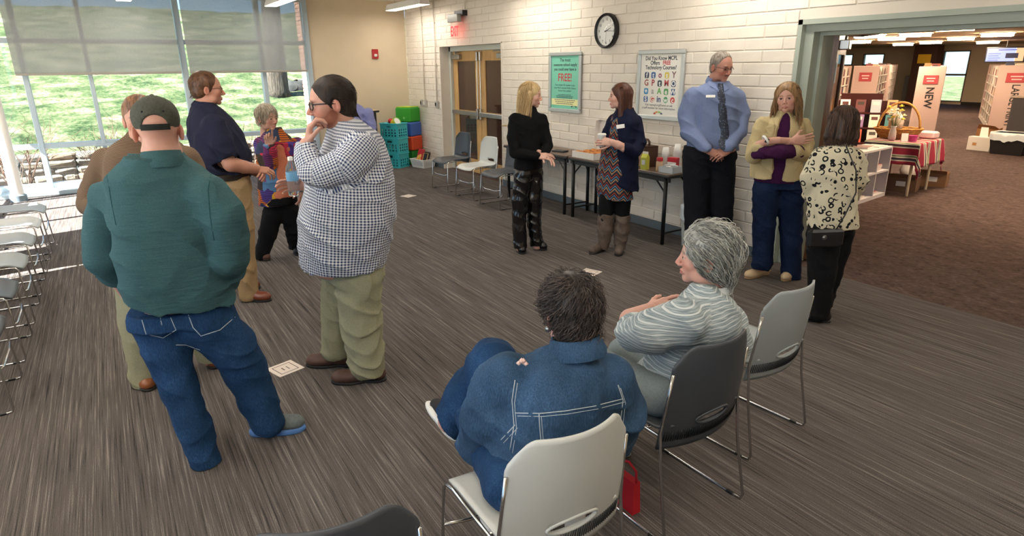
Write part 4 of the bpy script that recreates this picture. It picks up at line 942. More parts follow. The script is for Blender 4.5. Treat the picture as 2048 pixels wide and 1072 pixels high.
p = at_px(1776, 287, ZB); t = thing('price_card', 'white folded card leaning by the flower vase', 'card', (-4.55, 9.24, ZB), .6); MB().prism([(-.04, 0, 0), (.04, 0, 0), (.04, .03, .11), (-.04, .03, .11)], (0, .003, 0)).build('front_leaf', PAPER, t); MB().prism([(-.04, .06, 0), (.04, .06, 0), (.04, .033, .11), (-.04, .033, .11)], (0, .003, 0)).build('rear_leaf', PAPER, t)
# boxes under the table
for bx_, by_, s, c, l in ((-4.62, 10.45, .17, (140, 104, 72), 'brown cardboard box on the carpet at the end of the striped table'), (-4.7, 9.72, .19, (116, 88, 66), 'darker cardboard box under the striped table')):
    t = thing('cardboard_box', l, 'box', (bx_, by_, 0), .3, 'cardboard boxes by the striped table'); g = MB(); g.box((-s, -s, 0), (s, s, .004)); g.box((-s, -s, 0), (s, -s+.006, .2)); g.box((-s, s-.006, 0), (s, s, .2)); g.box((-s, -s, 0), (-s+.006, s, .2)); g.box((s-.006, -s, 0), (s, s, .2)); g.build('carton', mat('carton_%d' % c[0], c, .8), t)
    MB().prism([(-s, -s, .2), (s, -s, .2), (s, -s-.1, .26), (-s, -s-.1, .26)], (0, .004, .004)).build('flap', mat('carton_%d' % c[0], c, .8), t); MB().box((-.06, -s-.002, .08), (.06, -s, .15)).build('shipping_label', PAPER, t)
p = on_floor(1868, 345); o = MB().lathe([(.02, 0), (.12, .04), (.15, .16), (.1, .28), (.03, .34), (.06, .4)], n=14).build('plastic_bag', mat('bag_white', (206, 200, 196), .4, bump=.8, bscale=18), smooth=True); o.location = (-5.06, 10.62, 0); tag(o, 'white knotted plastic bag behind the striped table', 'bag')
# display rack with books beside the door
t = thing('book_rack', 'sloping dark wood rack of paperbacks behind the bobbed woman', 'book rack', (-5.75, 10.15, 0), math.radians(30)); ESP = mat('rack_mahogany', (70, 26, 20), .4)
MB().bbox_bev((-.55, -.25, 0), (.55, .3, .55), .01).build('cabinet', ESP, t); MB().prism([(-.55, .3, .55), (.55, .3, .55), (.55, .3, 1.2), (-.55, .3, 1.2)], (0, -.03, 0)).build('back_board', ESP, t); MB().box((-.3, .27, 1.19), (.3, .31, 1.31)).build('header_board', ESP, t)
for k in range(3): MB().box((-.55, -.22+.15*k, .56+.22*k), (.55, .28, .58+.22*k)).build('step_shelf', ESP, t)
RK = Matrix.Translation(t.location) @ Matrix.Rotation(t.rotation_euler[2], 4, 'Z')
cc = ((222, 190, 40), (226, 190, 170), (214, 90, 66), (206, 200, 190), (120, 150, 110), (70, 80, 110), (190, 60, 80), (150, 120, 160), (230, 220, 200), (60, 120, 120), (200, 150, 90), (240, 236, 226), (110, 60, 60), (180, 190, 200), (226, 170, 120))
nm = ('yellow', 'peach', 'orange', 'cream', 'sage', 'navy', 'crimson', 'mauve', 'ivory', 'teal', 'tan', 'white', 'maroon', 'grey', 'apricot')
for i in range(15):
    k, j = i//5, i % 5; p = RK @ Vector((-.44+.22*j, (-.16, -.01, .185)[k], .581+.22*k)); t = thing('paperback', nm[i]+' covered paperback propped on the dark wood rack', 'book', p, math.radians(30)+rr.uniform(-.08, .08), 'paperbacks on the dark wood rack'); t.rotation_euler[0] = -.34
    MB().box((-.068, .001, 0), (.068, .02, .2)).build('page_block', PAPER, t); g = MB(); g.box((-.07, -.001, 0), (.07, .001, .205)); g.box((-.07, .02, 0), (.07, .022, .205)); g.box((-.072, -.001, 0), (-.069, .022, .205)); g.build('cover', mat('pb_'+nm[i], cc[i], .5), t); MB().box((-.045, -.002, .12), (.045, -.001, .17)).build('cover_title', mat('pbt_%d' % (i % 3), ((60, 50, 40), (240, 230, 210), (90, 40, 40))[i % 3], .5), t)
# newspapers in steel rack near the door
t = thing('leaflet_holder', 'steel holder of pale leaflets beside the open door', 'leaflet holder', (-4.02, 6.62, 0), .5); MB().bbox_bev((-.2, -.2, 0), (.2, .2, .72), .01).build('pedestal', mat('pedestal_brown', (70, 50, 40), .5), t); g = MB()
g.box((-.2, -.2, .72), (.2, .2, .73)); g.box((-.2, -.2, .72), (-.195, .2, .82)); g.box((.195, -.2, .72), (.2, .2, .82)); g.box((-.2, .195, .72), (.2, .2, .9)); g.build('tray', STEEL, t)
for k in range(9):
    o = MB().prism([(-.17, -.17+.04*k, .735), (.17, -.17+.04*k, .735), (.17, -.12+.04*k, .93), (-.17, -.12+.04*k, .93)], (0, .01, 0)).build('leaflet', mat('leaflet_%d' % (k % 3), ((222, 210, 202), (206, 176, 170), (190, 186, 190))[k % 3], .6), t)
# desk on the right with bin and cartons
DESKX, DESKY = -4.85, 15.75
t = thing('service_desk', 'dark grey service desk with a pale top at the right', 'desk', (DESKX, DESKY, 0)); MB().bbox_bev((-.95, 0, .08), (2.2, .7, 1.06), .01).build('desk_body', mat('desk_charcoal', (72, 66, 66), .6), t); MB().bbox_bev((-1.0, -.03, 1.06), (2.2, .74, 1.1), .008).build('counter_top', mat('desk_top', (186, 166, 150), .4), t); MB().bbox_bev((-.72, -.012, .84), (-.62, .004, 1.0), .01).build('hand_hole_shade', DARK, t)  # dark plate on the front stands for the shade in a hand hole
for x in (-.85, .3, 2.1): MB().lathe([(.03, -.03), (.045, -.02), (.045, .02), (.03, .03)], (x, .05, .045), 12, ax='x').build('castor', BLACKPL, t)
o = MB().tube([(-.3+.05*i, .25+.03*math.sin(i), 1.115+.02*math.sin(i*1.3)**2) for i in range(12)], .02, 6).build('coiled_cable', BLACKPL); o.location = (DESKX-.3, DESKY, 0); tag(o, 'black coiled cable lying on the service desk', 'cable')
bin_(-5.45, 15.2, .32, .22, .42, 'black waste bin with a clear liner in front of the service desk', (26, 25, 26), 'b')
t = thing('parcel_box', 'white printed carton standing on the carpet by the black bin', 'box', (-6.05, 15.35, 0), -.1); MB().bbox_bev((-.22, -.05, 0), (.22, .12, .28), .004).build('carton', CARD, t); MB().box((-.12, -.052, .1), (-.04, -.05, .16)).build('printed_mark', mat('mark_tan', (190, 140, 90), .6), t); MB().prism([(-.1, .12, .28), (.06, .12, .28), (.0, .2, .46), (-.14, .2, .46)], (0, .006, 0)).build('open_flap', CARD, t)
t = thing('kraft_carton', 'torn brown carton tucked behind the white carton', 'box', (-6.2, 16.05, 0), .2); g = MB(); g.box((-.2, -.15, 0), (.2, -.145, .4)); g.box((-.2, .145, 0), (.2, .15, .36)); g.box((-.2, -.15, 0), (-.195, .15, .34)); g.box((.195, -.15, 0), (.2, .15, .42)); g.box((-.2, -.15, 0), (.2, .15, .005)); g.build('carton', mat('kraft_card2', (166, 116, 70), .8), t); MB().prism([(-.2, -.15, .4), (.2, -.15, .4), (.12, -.25, .47), (-.16, -.25, .5)], (0, .004, .003)).build('flap', mat('kraft_card2', (166, 116, 70), .8), t)
# ================================================================== people: smooth implicit bodies
def nrm(v): v = np.asarray(v, float); return v/(np.linalg.norm(v)+1e-12)
class SDF:
    def __init__(s, h, k=.02): s.h = h; s.k = k; s.ops = []
    def cap(s, a, b, ra, rb=None, k=None, sq=None, sub=False):
        # rounded cone; sq = (axis, factor): squash thickness along a unit axis
        s.ops.append(('cap', np.asarray(a, float), np.asarray(b, float), ra, ra if rb is None else rb, s.k if k is None else k, sq, sub)); return s
    def chain(s, pts, rs, k=None, sq=None):
        for i in range(len(pts)-1): s.cap(pts[i], pts[i+1], rs[i], rs[i+1], k, sq)
        return s
    def loft(s, pts, rs, sq, k=None, n=2.3):
        # stacked ellipses along z; sq = (horizontal axis, factor): half depth along the axis = r/factor
        s.ops.append(('loft', [np.asarray(p, float) for p in pts], list(rs), sq, s.k if k is None else k, n, None, False)); return s
    def ell(s, c, r, R=None, k=None, sub=False):
        s.ops.append(('ell', np.asarray(c, float), np.asarray(r, float), np.eye(3) if R is None else np.asarray(R, float), s.k if k is None else k, None, None, sub)); return s
    def cut(s, p, n, k=.004): s.ops.append(('cut', np.asarray(p, float), nrm(n), None, k, None, None, False)); return s
    def cutlocal(s, p, n, c, r, k=.004): s.ops.append(('cutl', np.asarray(p, float), nrm(n), (np.asarray(c, float), r), k, None, None, False)); return s
    def fold(s, fn): s.ops.append(('fold', fn, None, None, 0, None, None, False)); return s
    def bounds(s):
        lo = np.full(3, 1e9); hi = -lo
        for o in s.ops:
            if o[7]: continue
            if o[0] == 'cap':
                r = max(o[3], o[4])/(min(1., o[6][1]) if o[6] is not None else 1.)
                for p in (o[1], o[2]): lo = np.minimum(lo, p-r); hi = np.maximum(hi, p+r)
            elif o[0] == 'loft':
                f_ = min(1., o[3][1])
                for p, r in zip(o[1], o[2]): e = np.array([r/f_, r/f_, .0]); lo = np.minimum(lo, p-e); hi = np.maximum(hi, p+e)
            elif o[0] == 'ell':
                e = np.sqrt(((o[3].T*o[2])**2).sum(1)); lo = np.minimum(lo, o[1]-e); hi = np.maximum(hi, o[1]+e)
        return lo, hi
    def mesh(s):
        h = s.h; lo, hi = s.bounds(); lo = lo-4*h; hi = hi+4*h
        n = np.ceil((hi-lo)/h).astype(int)+1
        F = np.full(n, 10*h+.05, np.float32)
        ax = [lo[i]+h*np.arange(n[i]) for i in range(3)]
        def block(a, b):
            i0 = np.clip(np.floor((a-lo)/h).astype(int), 0, n-1); i1 = np.clip(np.ceil((b-lo)/h).astype(int)+1, 1, n)
            sl = tuple(slice(i0[i], max(i1[i], i0[i]+1)) for i in range(3))
            X = ax[0][sl[0]][:, None, None]; Y = ax[1][sl[1]][None, :, None]; Z = ax[2][sl[2]][None, None, :]
            return sl, X, Y, Z
        for o in s.ops:
            if o[0] == 'cap':
                _, a, b, ra, rb, k, sq, sub = o; m = max(ra, rb)/(min(1., sq[1]) if sq is not None else 1.)+k+3*h
                sl, X, Y, Z = block(np.minimum(a, b)-m, np.maximum(a, b)+m)
                ba = b-a; L = ba@ba+1e-12; px, py, pz = X-a[0], Y-a[1], Z-a[2]
                t = np.clip((px*ba[0]+py*ba[1]+pz*ba[2])/L, 0, 1)
                dx, dy, dz = px-t*ba[0], py-t*ba[1], pz-t*ba[2]; d2 = dx*dx+dy*dy+dz*dz
                if sq is not None:
                    q = dx*sq[0][0]+dy*sq[0][1]+dz*sq[0][2]; d2 = d2+q*q*(sq[1]**2-1)
                D = np.sqrt(d2)-(ra+(rb-ra)*t)
                if sq is not None and sq[1] > 1: D = D/(1+.5*(sq[1]-1))
            elif o[0] == 'ell':
                _, c, r, R, k, _, _, sub = o; e = np.sqrt(((R.T*r)**2).sum(1))+k+3*h
                sl, X, Y, Z = block(c-e, c+e); px, py, pz = X-c[0], Y-c[1], Z-c[2]
                q = [px*R[i][0]+py*R[i][1]+pz*R[i][2] for i in range(3)]
                k0 = np.sqrt(sum((q[i]/r[i])**2 for i in range(3))); k1 = np.sqrt(sum((q[i]/r[i]**2)**2 for i in range(3)))+1e-9
                D = k0*(k0-1)/k1; D = np.where(k0 < .2, -min(r)*.8, D)
            elif o[0] == 'loft':
                _, pts, rs, sq, k, ex, _, sub = o; A_ = np.array(pts); r_ = np.array(rs); od = np.argsort(A_[:, 2]); A_ = A_[od]; r_ = r_[od]; m = r_.max()/min(1., sq[1])+k+3*h
                sl, X, Y, Z = block(A_.min(0)-np.array([m, m, k+3*h]), A_.max(0)+np.array([m, m, k+3*h])); z = Z[0, 0]
                zz = np.arange(A_[0, 2]-.05, A_[-1, 2]+.05, .004); ker = np.exp(-(np.arange(-9, 10)*.004/.014)**2/2); ker /= ker.sum()
                def sm(v): q = np.interp(zz, A_[:, 2], v); q = np.convolve(np.pad(q, 9, mode='edge'), ker, 'valid'); return np.interp(z, zz, q)[None, None, :]
                cx, cy, rr = sm(A_[:, 0]), sm(A_[:, 1]), sm(r_); ff = sm(np.where((r_ < .5*r_.max()) & (len(r_) > 3), 1.0, sq[1])); a1 = nrm([sq[0][0], sq[0][1], 0]); a2 = np.array([-a1[1], a1[0]])
                v = ((X-cx)*a1[0]+(Y-cy)*a1[1])*ff; u = (X-cx)*a2[0]+(Y-cy)*a2[1]; rho = (np.abs(u)**ex+np.abs(v)**ex)**(1/ex)
                D = (rho-rr)/max(1., .5+.5*sq[1]); D = np.maximum(D, np.maximum(Z-A_[-1, 2], A_[0, 2]-Z))
            elif o[0] == 'cut':
                X, Y, Z = ax[0][:, None, None], ax[1][None, :, None], ax[2][None, None, :]; p, nn = o[1], o[2]
                F = np.maximum(F, (X-p[0])*nn[0]+(Y-p[1])*nn[1]+(Z-p[2])*nn[2]); continue
            elif o[0] == 'cutl':
                p, nn, (c, r) = o[1], o[2], o[3]; sl, X, Y, Z = block(c-r, c+r)
                dd = (X-p[0])*nn[0]+(Y-p[1])*nn[1]+(Z-p[2])*nn[2]; ins = np.sqrt((X-c[0])**2+(Y-c[1])**2+(Z-c[2])**2) < r
                F[sl] = np.where(ins, np.maximum(F[sl], dd), F[sl]); continue
            elif o[0] == 'fold':
                I = np.where(np.abs(F) < 5*h); P = np.stack([ax[i][I[i]] for i in range(3)], 1); F[I] += o[1](P); continue
            A = F[sl]
            if sub:
                D = -D; hh = np.clip(.5-.5*(D-A)/max(k, 1e-5), 0, 1); F[sl] = D*(1-hh)+A*hh+k*hh*(1-hh)
            else:
                hh = np.clip(.5+.5*(D-A)/max(k, 1e-5), 0, 1); F[sl] = D*(1-hh)+A*hh-k*hh*(1-hh)
        return snet(F, lo, h)
def snet(F, o, h):
    S = F < 0; n = F.shape
    cnt = np.zeros((n[0]-1, n[1]-1, n[2]-1), np.int8)
    for i in (0, 1):
        for j in (0, 1):
            for k in (0, 1): cnt += S[i:n[0]-1+i, j:n[1]-1+j, k:n[2]-1+k]
    act = (cnt > 0) & (cnt < 8); I = np.argwhere(act)
    idx = np.full(act.shape, -1, np.int32); idx[act] = np.arange(len(I))
    acc = np.zeros((len(I), 3)); c = np.zeros(len(I))
    cor = [(i, j, k) for i in (0, 1) for j in (0, 1) for k in (0, 1)]
    for a in cor:
        for d in range(3):
            if a[d]: continue
            b = list(a); b[d] = 1
            fa = F[I[:, 0]+a[0], I[:, 1]+a[1], I[:, 2]+a[2]]; fb = F[I[:, 0]+b[0], I[:, 1]+b[1], I[:, 2]+b[2]]
            m = (fa < 0) != (fb < 0); t = np.where(m, fa/np.where(m, fa-fb, 1), 0)
            p = np.tile(np.array(a, float), (len(I), 1)); p[:, d] += t; acc[m] += p[m]; c[m] += 1
    V = o+h*(I+acc/np.maximum(c, 1)[:, None])
    Q = []
    for d in range(3):
        e, f = [(1, 2), (2, 0), (0, 1)][d]
        sl0 = [slice(None)]*3; sl1 = [slice(None)]*3; sl0[d] = slice(0, -1); sl1[d] = slice(1, None)
        for x in (e, f): sl0[x] = slice(1, -1); sl1[x] = slice(1, -1)
        a, b = S[tuple(sl0)], S[tuple(sl1)]; J = np.argwhere(a != b); fl = a[a != b]
        J = J.copy(); J[:, e] += 1; J[:, f] += 1
        def g(de, df): K = J.copy(); K[:, e] -= de; K[:, f] -= df; return idx[K[:, 0], K[:, 1], K[:, 2]]
        q = np.stack([g(1, 1), g(0, 1), g(0, 0), g(1, 0)], 1); q[~fl] = q[~fl][:, ::-1]; Q.append(q)
    Q = np.concatenate(Q); return V, Q[(Q >= 0).all(1)]
def np_mesh(name, V, Q, mats, smooth=True):
    me = bpy.data.meshes.new(name); me.vertices.add(len(V)); me.vertices.foreach_set('co', np.asarray(V, 'f').ravel())
    k = Q.shape[1]; me.loops.add(len(Q)*k); me.loops.foreach_set('vertex_index', Q.astype('i').ravel())
    me.polygons.add(len(Q)); me.polygons.foreach_set('loop_start', np.arange(0, len(Q)*k, k, dtype='i'))
    me.update(calc_edges=True); me.polygons.foreach_set('use_smooth', np.ones(len(Q), bool))
    for m in (mats if isinstance(mats, (list, tuple)) else [mats]): me.materials.append(m)
    me.validate(); return me
def setattr3(me, name, A): at = me.attributes.new(name, 'FLOAT_VECTOR', 'POINT'); at.data.foreach_set('vector', np.asarray(A, 'f').ravel())
def setcol(me, name, A): at = me.color_attributes.new(name, 'FLOAT_COLOR', 'POINT'); at.data.foreach_set('color', np.concatenate([A, np.ones((len(A), 1))], 1).astype('f').ravel())
def merge(parts):
    V = []; Q = []; o = 0
    for v, q in parts: V.append(v); Q.append(q+o); o += len(v)
    return np.concatenate(V), np.concatenate(Q)
def creases(P, seed=0., f=46., amp=.006, d=(.35, .25, .9)):
    # cloth folds: sharp ridges that wander, strong in patches
    x, y, z = P[:, 0], P[:, 1], P[:, 2]
    q = f*(x*d[0]+y*d[1]+z*d[2])+2.6*np.sin(10*(x-y*.8)+6*z+seed)+1.4*np.sin(19*(y+z*.6)-8*x+seed*2); m = .5+.5*np.sin(9*x+7*y+11*z+seed*1.7)*np.sin(6*z-9*y+5*x+seed)
    q2 = f*1.7*(x*d[2]-y*d[0]+z*d[1])+2*np.sin(13*z+seed)+1.5*np.sin(15*x+9*y); r1 = 1-np.abs(np.sin(q*.5)); r2 = 1-np.abs(np.sin(q2*.5))
    return -amp*(m*r1**1.6+.55*(1-m)*r2**1.6)
def wob(P, seed=0., f=14., amp=1.):
    # cheap smooth folds: a few sheared sines
    x, y, z = P[:, 0], P[:, 1], P[:, 2]
    return amp*(.5*np.sin(f*(x*1.1+y*.7+z*.9)+seed+1.7*np.sin(f*.45*(z-x)+seed))+.3*np.sin(f*1.9*(z*.8-y*.6+x*.5)+2.1*seed+1.3*np.sin(f*.7*y))+.2*np.sin(f*3.1*(x*.4+y*.9-z*.5)+seed*3))

# ---- head ---------------------------------------------------------------------
def head_sdf(fem=0.):
    s = SDF(.0036, .02)
    jw = .056-.007*fem
    s.ell((0, -.014, .034), (.0755, .097, .084), k=.02)
    s.ell((0, .028, .0), (.063-.003*fem, .063, .085), k=.03)
    s.ell((0, .030, -.058), (jw, .052, .048), k=.03)
    s.ell((0, .066, -.097), (.022-.005*fem, .018, .017), k=.022)
    for q in (-1, 1):
        s.ell((q*.04, .058, -.024), (.021, .02, .02), k=.024)
        s.ell((q*.045, .012, -.078), (.018-.004*fem, .028, .022), k=.028)
    s.cap((-.034, .081-.004*fem, .018), (.034, .081-.004*fem, .018), .0095-.002*fem, k=.014)
    for q in (-1, 1): s.ell((q*.031, .103, -.002), (.018, .02, .012), k=.012, sub=True)
    s.cap((0, .086, .008), (0, .110-.003*fem, -.034), .0075, .0105-.0015*fem, k=.011)
    for q in (-1, 1): s.ell((q*.0115, .098, -.04), (.0075, .01, .0075), k=.006)
    for q in (-1, 1):
        s.cap((0, .0905, -.0648), (q*.0235, .0795, -.0685), .0046, .003, k=.006); s.cap((0, .0895, -.0748), (q*.021, .0800, -.0715), .0054, .0032, k=.006)
    for q in (-1, 1): s.cap((0, .0945, -.0695), (q*.024, .083, -.0698), .0016, k=.003, sub=True)
    # eyelids
    for q in (-1, 1): s.cap((q*.018, .0862, .0048), (q*.044, .0808, .0036), .0052, k=.005); s.cap((q*.019, .0845, -.0098), (q*.043, .0795, -.0094), .0042, k=.005)
    for q in (-1, 1):
        a = math.radians(18)*q; R = np.array([[math.cos(a), math.sin(a), 0], [-math.sin(a), math.cos(a), 0], [0, 0, 1]])
        s.ell((q*.0785, -.012, -.012), (.0085, .019, .031), R, k=.006); s.ell((q*.0885, -.007, -.011), (.0085, .0105, .019), R, k=.003, sub=True)
    s.cap((0, -.028, -.055), (0, -.042, -.175), .054-.010*fem, .056-.010*fem, k=.03)
    return s.mesh()
HEADS = {}
def head_base(fem):
    if fem not in HEADS: HEADS[fem] = head_sdf(fem)
    return HEADS[fem]
def gauss(P, c, r): d = (P-np.array(c))/np.array(r); return np.exp(-(d*d).sum(1))
def head_colors(V, skin, lip, brow, flush=.5, beard=None, beardcol=None, lash=None):
    sk = np.array(lin(skin)[:3]); C = np.tile(sk, (len(V), 1))
    red = sk*np.array([1.02, .74, .70])
    def blend(w, col): nonlocal C; w = np.clip(w, 0, 1)[:, None]; C = C*(1-w)+np.array(col)*w
    for q in (-1, 1): blend(flush*gauss(V, (q*.042, .07, -.035), (.024, .04, .022)), red)
    blend(flush*gauss(V, (0, .11, -.034), (.016, .02, .016)), red)
    for q in (-1, 1): blend(flush*.8*gauss(V, (q*.08, -.01, -.01), (.02, .03, .04)), red)
    for q in (-1, 1):
        for xx in (.019, .027, .035, .042): blend(.8*gauss(V, (q*xx, .088, .0225-.6*(abs(xx-.03))), (.009, .03, .0042)), lin(brow)[:3])
        if lash is not None:
            for xx in (.022, .03, .039): blend(.9*gauss(V, (q*xx, .085, .0025), (.0075, .02, .0028)), lin(lash)[:3])
    for xx in (-.019, -.011, 0, .011, .019): blend(.8*gauss(V, (xx, .088, -.0697), (.0075, .02, .0062)), lin(lip)[:3])
    if beard is not None: blend(beard(V), lin(beardcol)[:3])
    return C
def skin_mat():
    k = NT('skin'); k.set(.5, 0, .35); a = k.new('ShaderNodeAttribute', attribute_name='col').outputs['Color']
    nz = k.noise(k.coords(), 55., 3); k.base(k.mix(k.math('MULTIPLY', nz, .18), a, (.32, .09, .06, 1)))
    k.b.inputs['Subsurface Weight'].default_value = .0; k.bump(k.noise(k.coords(), 240., 2), .08, .002); return k.m
SKIN = skin_mat(); EYEW = mat('eye_white', (226, 220, 214), .25); IRIS = mat('iris_brown', (58, 40, 30), .2); IRISB = mat('iris_blue', (86, 112, 130), .2)

# ---- hands --------------------------------------------------------------------
def hand_mesh(curl=(.5, .5, .5, .5), thumb=(.5, .3), spread=.06, h=.003, scale=1.):
    # right hand: wrist at origin, fingers +Y, back of the hand +Z, thumb towards -X
    s = SDF(h, .008)
    s.cap((0, -.05, 0), (0, .0, 0), .027, .024, k=.012, sq=((0, 0, 1), 1.35))
    xs = (-.029, -.0095, .0095, .027); ys = (.088, .092, .087, .078); L = ((.044, .026, .02), (.048, .03, .021), (.045, .028, .02), (.035, .021, .018)); R = (.0088, .0091, .0087, .0076)
    for i in range(4):
        s.cap((xs[i]*.55, .006, 0), (xs[i], ys[i]-.006, .003-.003*abs(i-1.2)), .0155, .0115, k=.012)
    s.ell((0, .045, -.004), (.034, .042, .012), k=.012); s.ell((-.022, .028, -.009), (.016, .028, .014), k=.012)
    for i in range(4):
        p = np.array([xs[i], ys[i]-.006, .002-.003*abs(i-1.2)]); yaw = spread*(i-1.4); ang = 0.
        for j in range(3):
            ang += curl[i]*(.75, 1., .65)[j] if not isinstance(curl[i], (tuple, list)) else curl[i][j]
            d = np.array([math.sin(yaw)*math.cos(ang), math.cos(yaw)*math.cos(ang), -math.sin(ang)]); q = p+d*L[i][j]
            s.cap(p, q, R[i]*(1-.08*j), R[i]*(.93-.08*j), k=.0035); p = q
    # thumb leaves the side of the palm near its base
    a, b = thumb; p = np.array([-.026, .022, -.006]); d = nrm((-.75+.3*b, .66, -.25-.5*b)); q = p+d*.036; s.cap(p, q, .0135, .0108, k=.010)
    d2 = nrm(d*math.cos(a*.7)+np.array([.55, .5, -.45])*math.sin(a*.7)); r = q+d2*.032; s.cap(q, r, .0104, .0095, k=.004)
    d3 = nrm(d2*math.cos(a*.6)+np.array([.75, .3, -.35])*math.sin(a*.6)); s.cap(r, r+d3*.024, .0095, .0078, k=.004)
    V, Q = s.mesh(); return V*scale, Q
HANDS = {}
def hand_at(wrist, fwd, back, left=False, **kw):
    # fwd: finger direction, back: direction the back of the hand faces
    key = repr(sorted(kw.items()))
    if key not in HANDS: HANDS[key] = hand_mesh(**kw)
    V, Q = HANDS[key]; y = nrm(fwd); z = nrm(np.asarray(back, float)-y*np.dot(back, y)); x = np.cross(y, z)
    if left: V = V*np.array([-1, 1, 1]); Q = Q[:, ::-1]
    return np.asarray(wrist)+V[:, :1]*x+V[:, 1:2]*y+V[:, 2:3]*z, Q

# ---- strands -------------------------------------------------------------------
def strands(paths, r0, r1, sides=3):
    # paths: (K, S, 3)
    P = np.asarray(paths); K, S, _ = P.shape; T = np.gradient(P, axis=1); T /= np.linalg.norm(T, axis=2, keepdims=True)+1e-9
    up = np.where(np.abs(T[..., 2:3]) < .85, np.array([0, 0, 1.]), np.array([1., 0, 0])); A = np.cross(T, up); A /= np.linalg.norm(A, axis=2, keepdims=True)+1e-9; B = np.cross(A, T)
    rad = (r0+(r1-r0)*np.linspace(0, 1, S)**1.5)[None, :, None]
    V = np.stack([P+rad*(A*math.cos(2*PI*k/sides)+B*math.sin(2*PI*k/sides)) for k in range(sides)], 2).reshape(-1, 3)
    base = (np.arange(K)[:, None]*S+np.arange(S-1)[None, :])*sides; Q = []
    for k in range(sides): k2 = (k+1) % sides; Q.append(np.stack([base+k, base+k2, base+sides+k2, base+sides+k], -1).reshape(-1, 4))
    return V, np.concatenate(Q)
def hair_mat(name, dark, light, rough=.45):
    if name in MATS: return MATS[name]
    k = NT(name); k.set(rough, 0, .35); a = k.new('ShaderNodeAttribute', attribute_name='tone').outputs['Fac']; nz = k.noise(k.coords(scale=(60, 60, 8)), 3., 3)
    k.base(k.ramp(k.math('ADD', k.math('MULTIPLY', a, .7), k.math('MULTIPLY', nz, .3)), [(.15, lin(dark)), (.85, lin(light))])); MATS[name] = k.m; return k.m
def flow_hair(cap_V, cap_N, dirfn, K, L, S, lift, seed, jitter=.25, curl=0.):
    r = np.random.RandomState(seed); i = r.randint(0, len(cap_V), K); p = cap_V[i]; n = cap_N[i]; out = [p-n*.002]
    d = dirfn(p); ph = r.uniform(0, 6.28, K); Ls = L*r.uniform(.55, 1.15, K)
    for s in range(1, S):
        t = s/(S-1.); d2 = d-n*(d*n).sum(1, keepdims=True)*.85; d2 = d2/(np.linalg.norm(d2, axis=1, keepdims=True)+1e-9)
        d2 = d2+n*(lift*(1-1.6*t))+r.normal(0, jitter, (K, 3))*.35+curl*np.stack([np.sin(ph+5*t), np.cos(ph*1.3+5*t), np.sin(ph*2+4*t)], 1)
        q = out[-1]+d2*(Ls/(S-1))[:, None]; out.append(q)
        # keep outside of the skull ellipsoid
        e = (q-np.array([0, -.014, .034]))/np.array([.079, .1, .088]); m = np.linalg.norm(e, axis=1); ins = (m < 1) & (m > 0); q[ins] = np.array([0, -.014, .034])+(e[ins]/m[ins][:, None])*np.array([.079, .1, .088]); n = (q-np.array([0, -.014, .03]))/np.array([.08, .1, .09])**2; n = n/(np.linalg.norm(n, axis=1, keepdims=True)+1e-9); d = dirfn(q)
    return np.stack(out, 1)
def vnormals(V, Q):
    N = np.zeros_like(V); fn = np.cross(V[Q[:, 2]]-V[Q[:, 0]], V[Q[:, 3]]-V[Q[:, 1]])
    for k in range(4): np.add.at(N, Q[:, k], fn)
    return N/(np.linalg.norm(N, axis=1, keepdims=True)+1e-12)
def cap_hair(front=.06, fz=.075, side_y=.018, side_z=.02, nape=-.075, t=.009, extra=None):
    # scalp-hugging hair volume in head space
    s = SDF(.005, .012)
    s.ell((0, -.016, .036), (.0755+t, .097+t, .085+t*1.1)); s.ell((0, -.052, -.03), (.058+t*.8, .05+t, .055), k=.03)
    for q in (-1, 1): s.cap((q*(.064+t*.6), .004, .02), (q*(.064+t*.6), .004, -.012), .012, .008, k=.012)
    if extra: extra(s)
    s.ell((0, front+.075, fz-.10), (.09, .08, .105), k=.010, sub=True)
    s.ell((0, side_y+.09, side_z-.06), (.12, .085, .075), k=.008, sub=True)
    s.ell((0, .03, nape-.04), (.12, .10, .06), k=.008, sub=True)
    s.cut((0, 0, nape), (0, -.25, -1))
    for q in (-1, 1): s.ell((q*.085, -.010, -.014), (.02, .024, .036), k=.006, sub=True)
    s.fold(lambda P: wob(P, 1., 60., .0015)); return s.mesh()

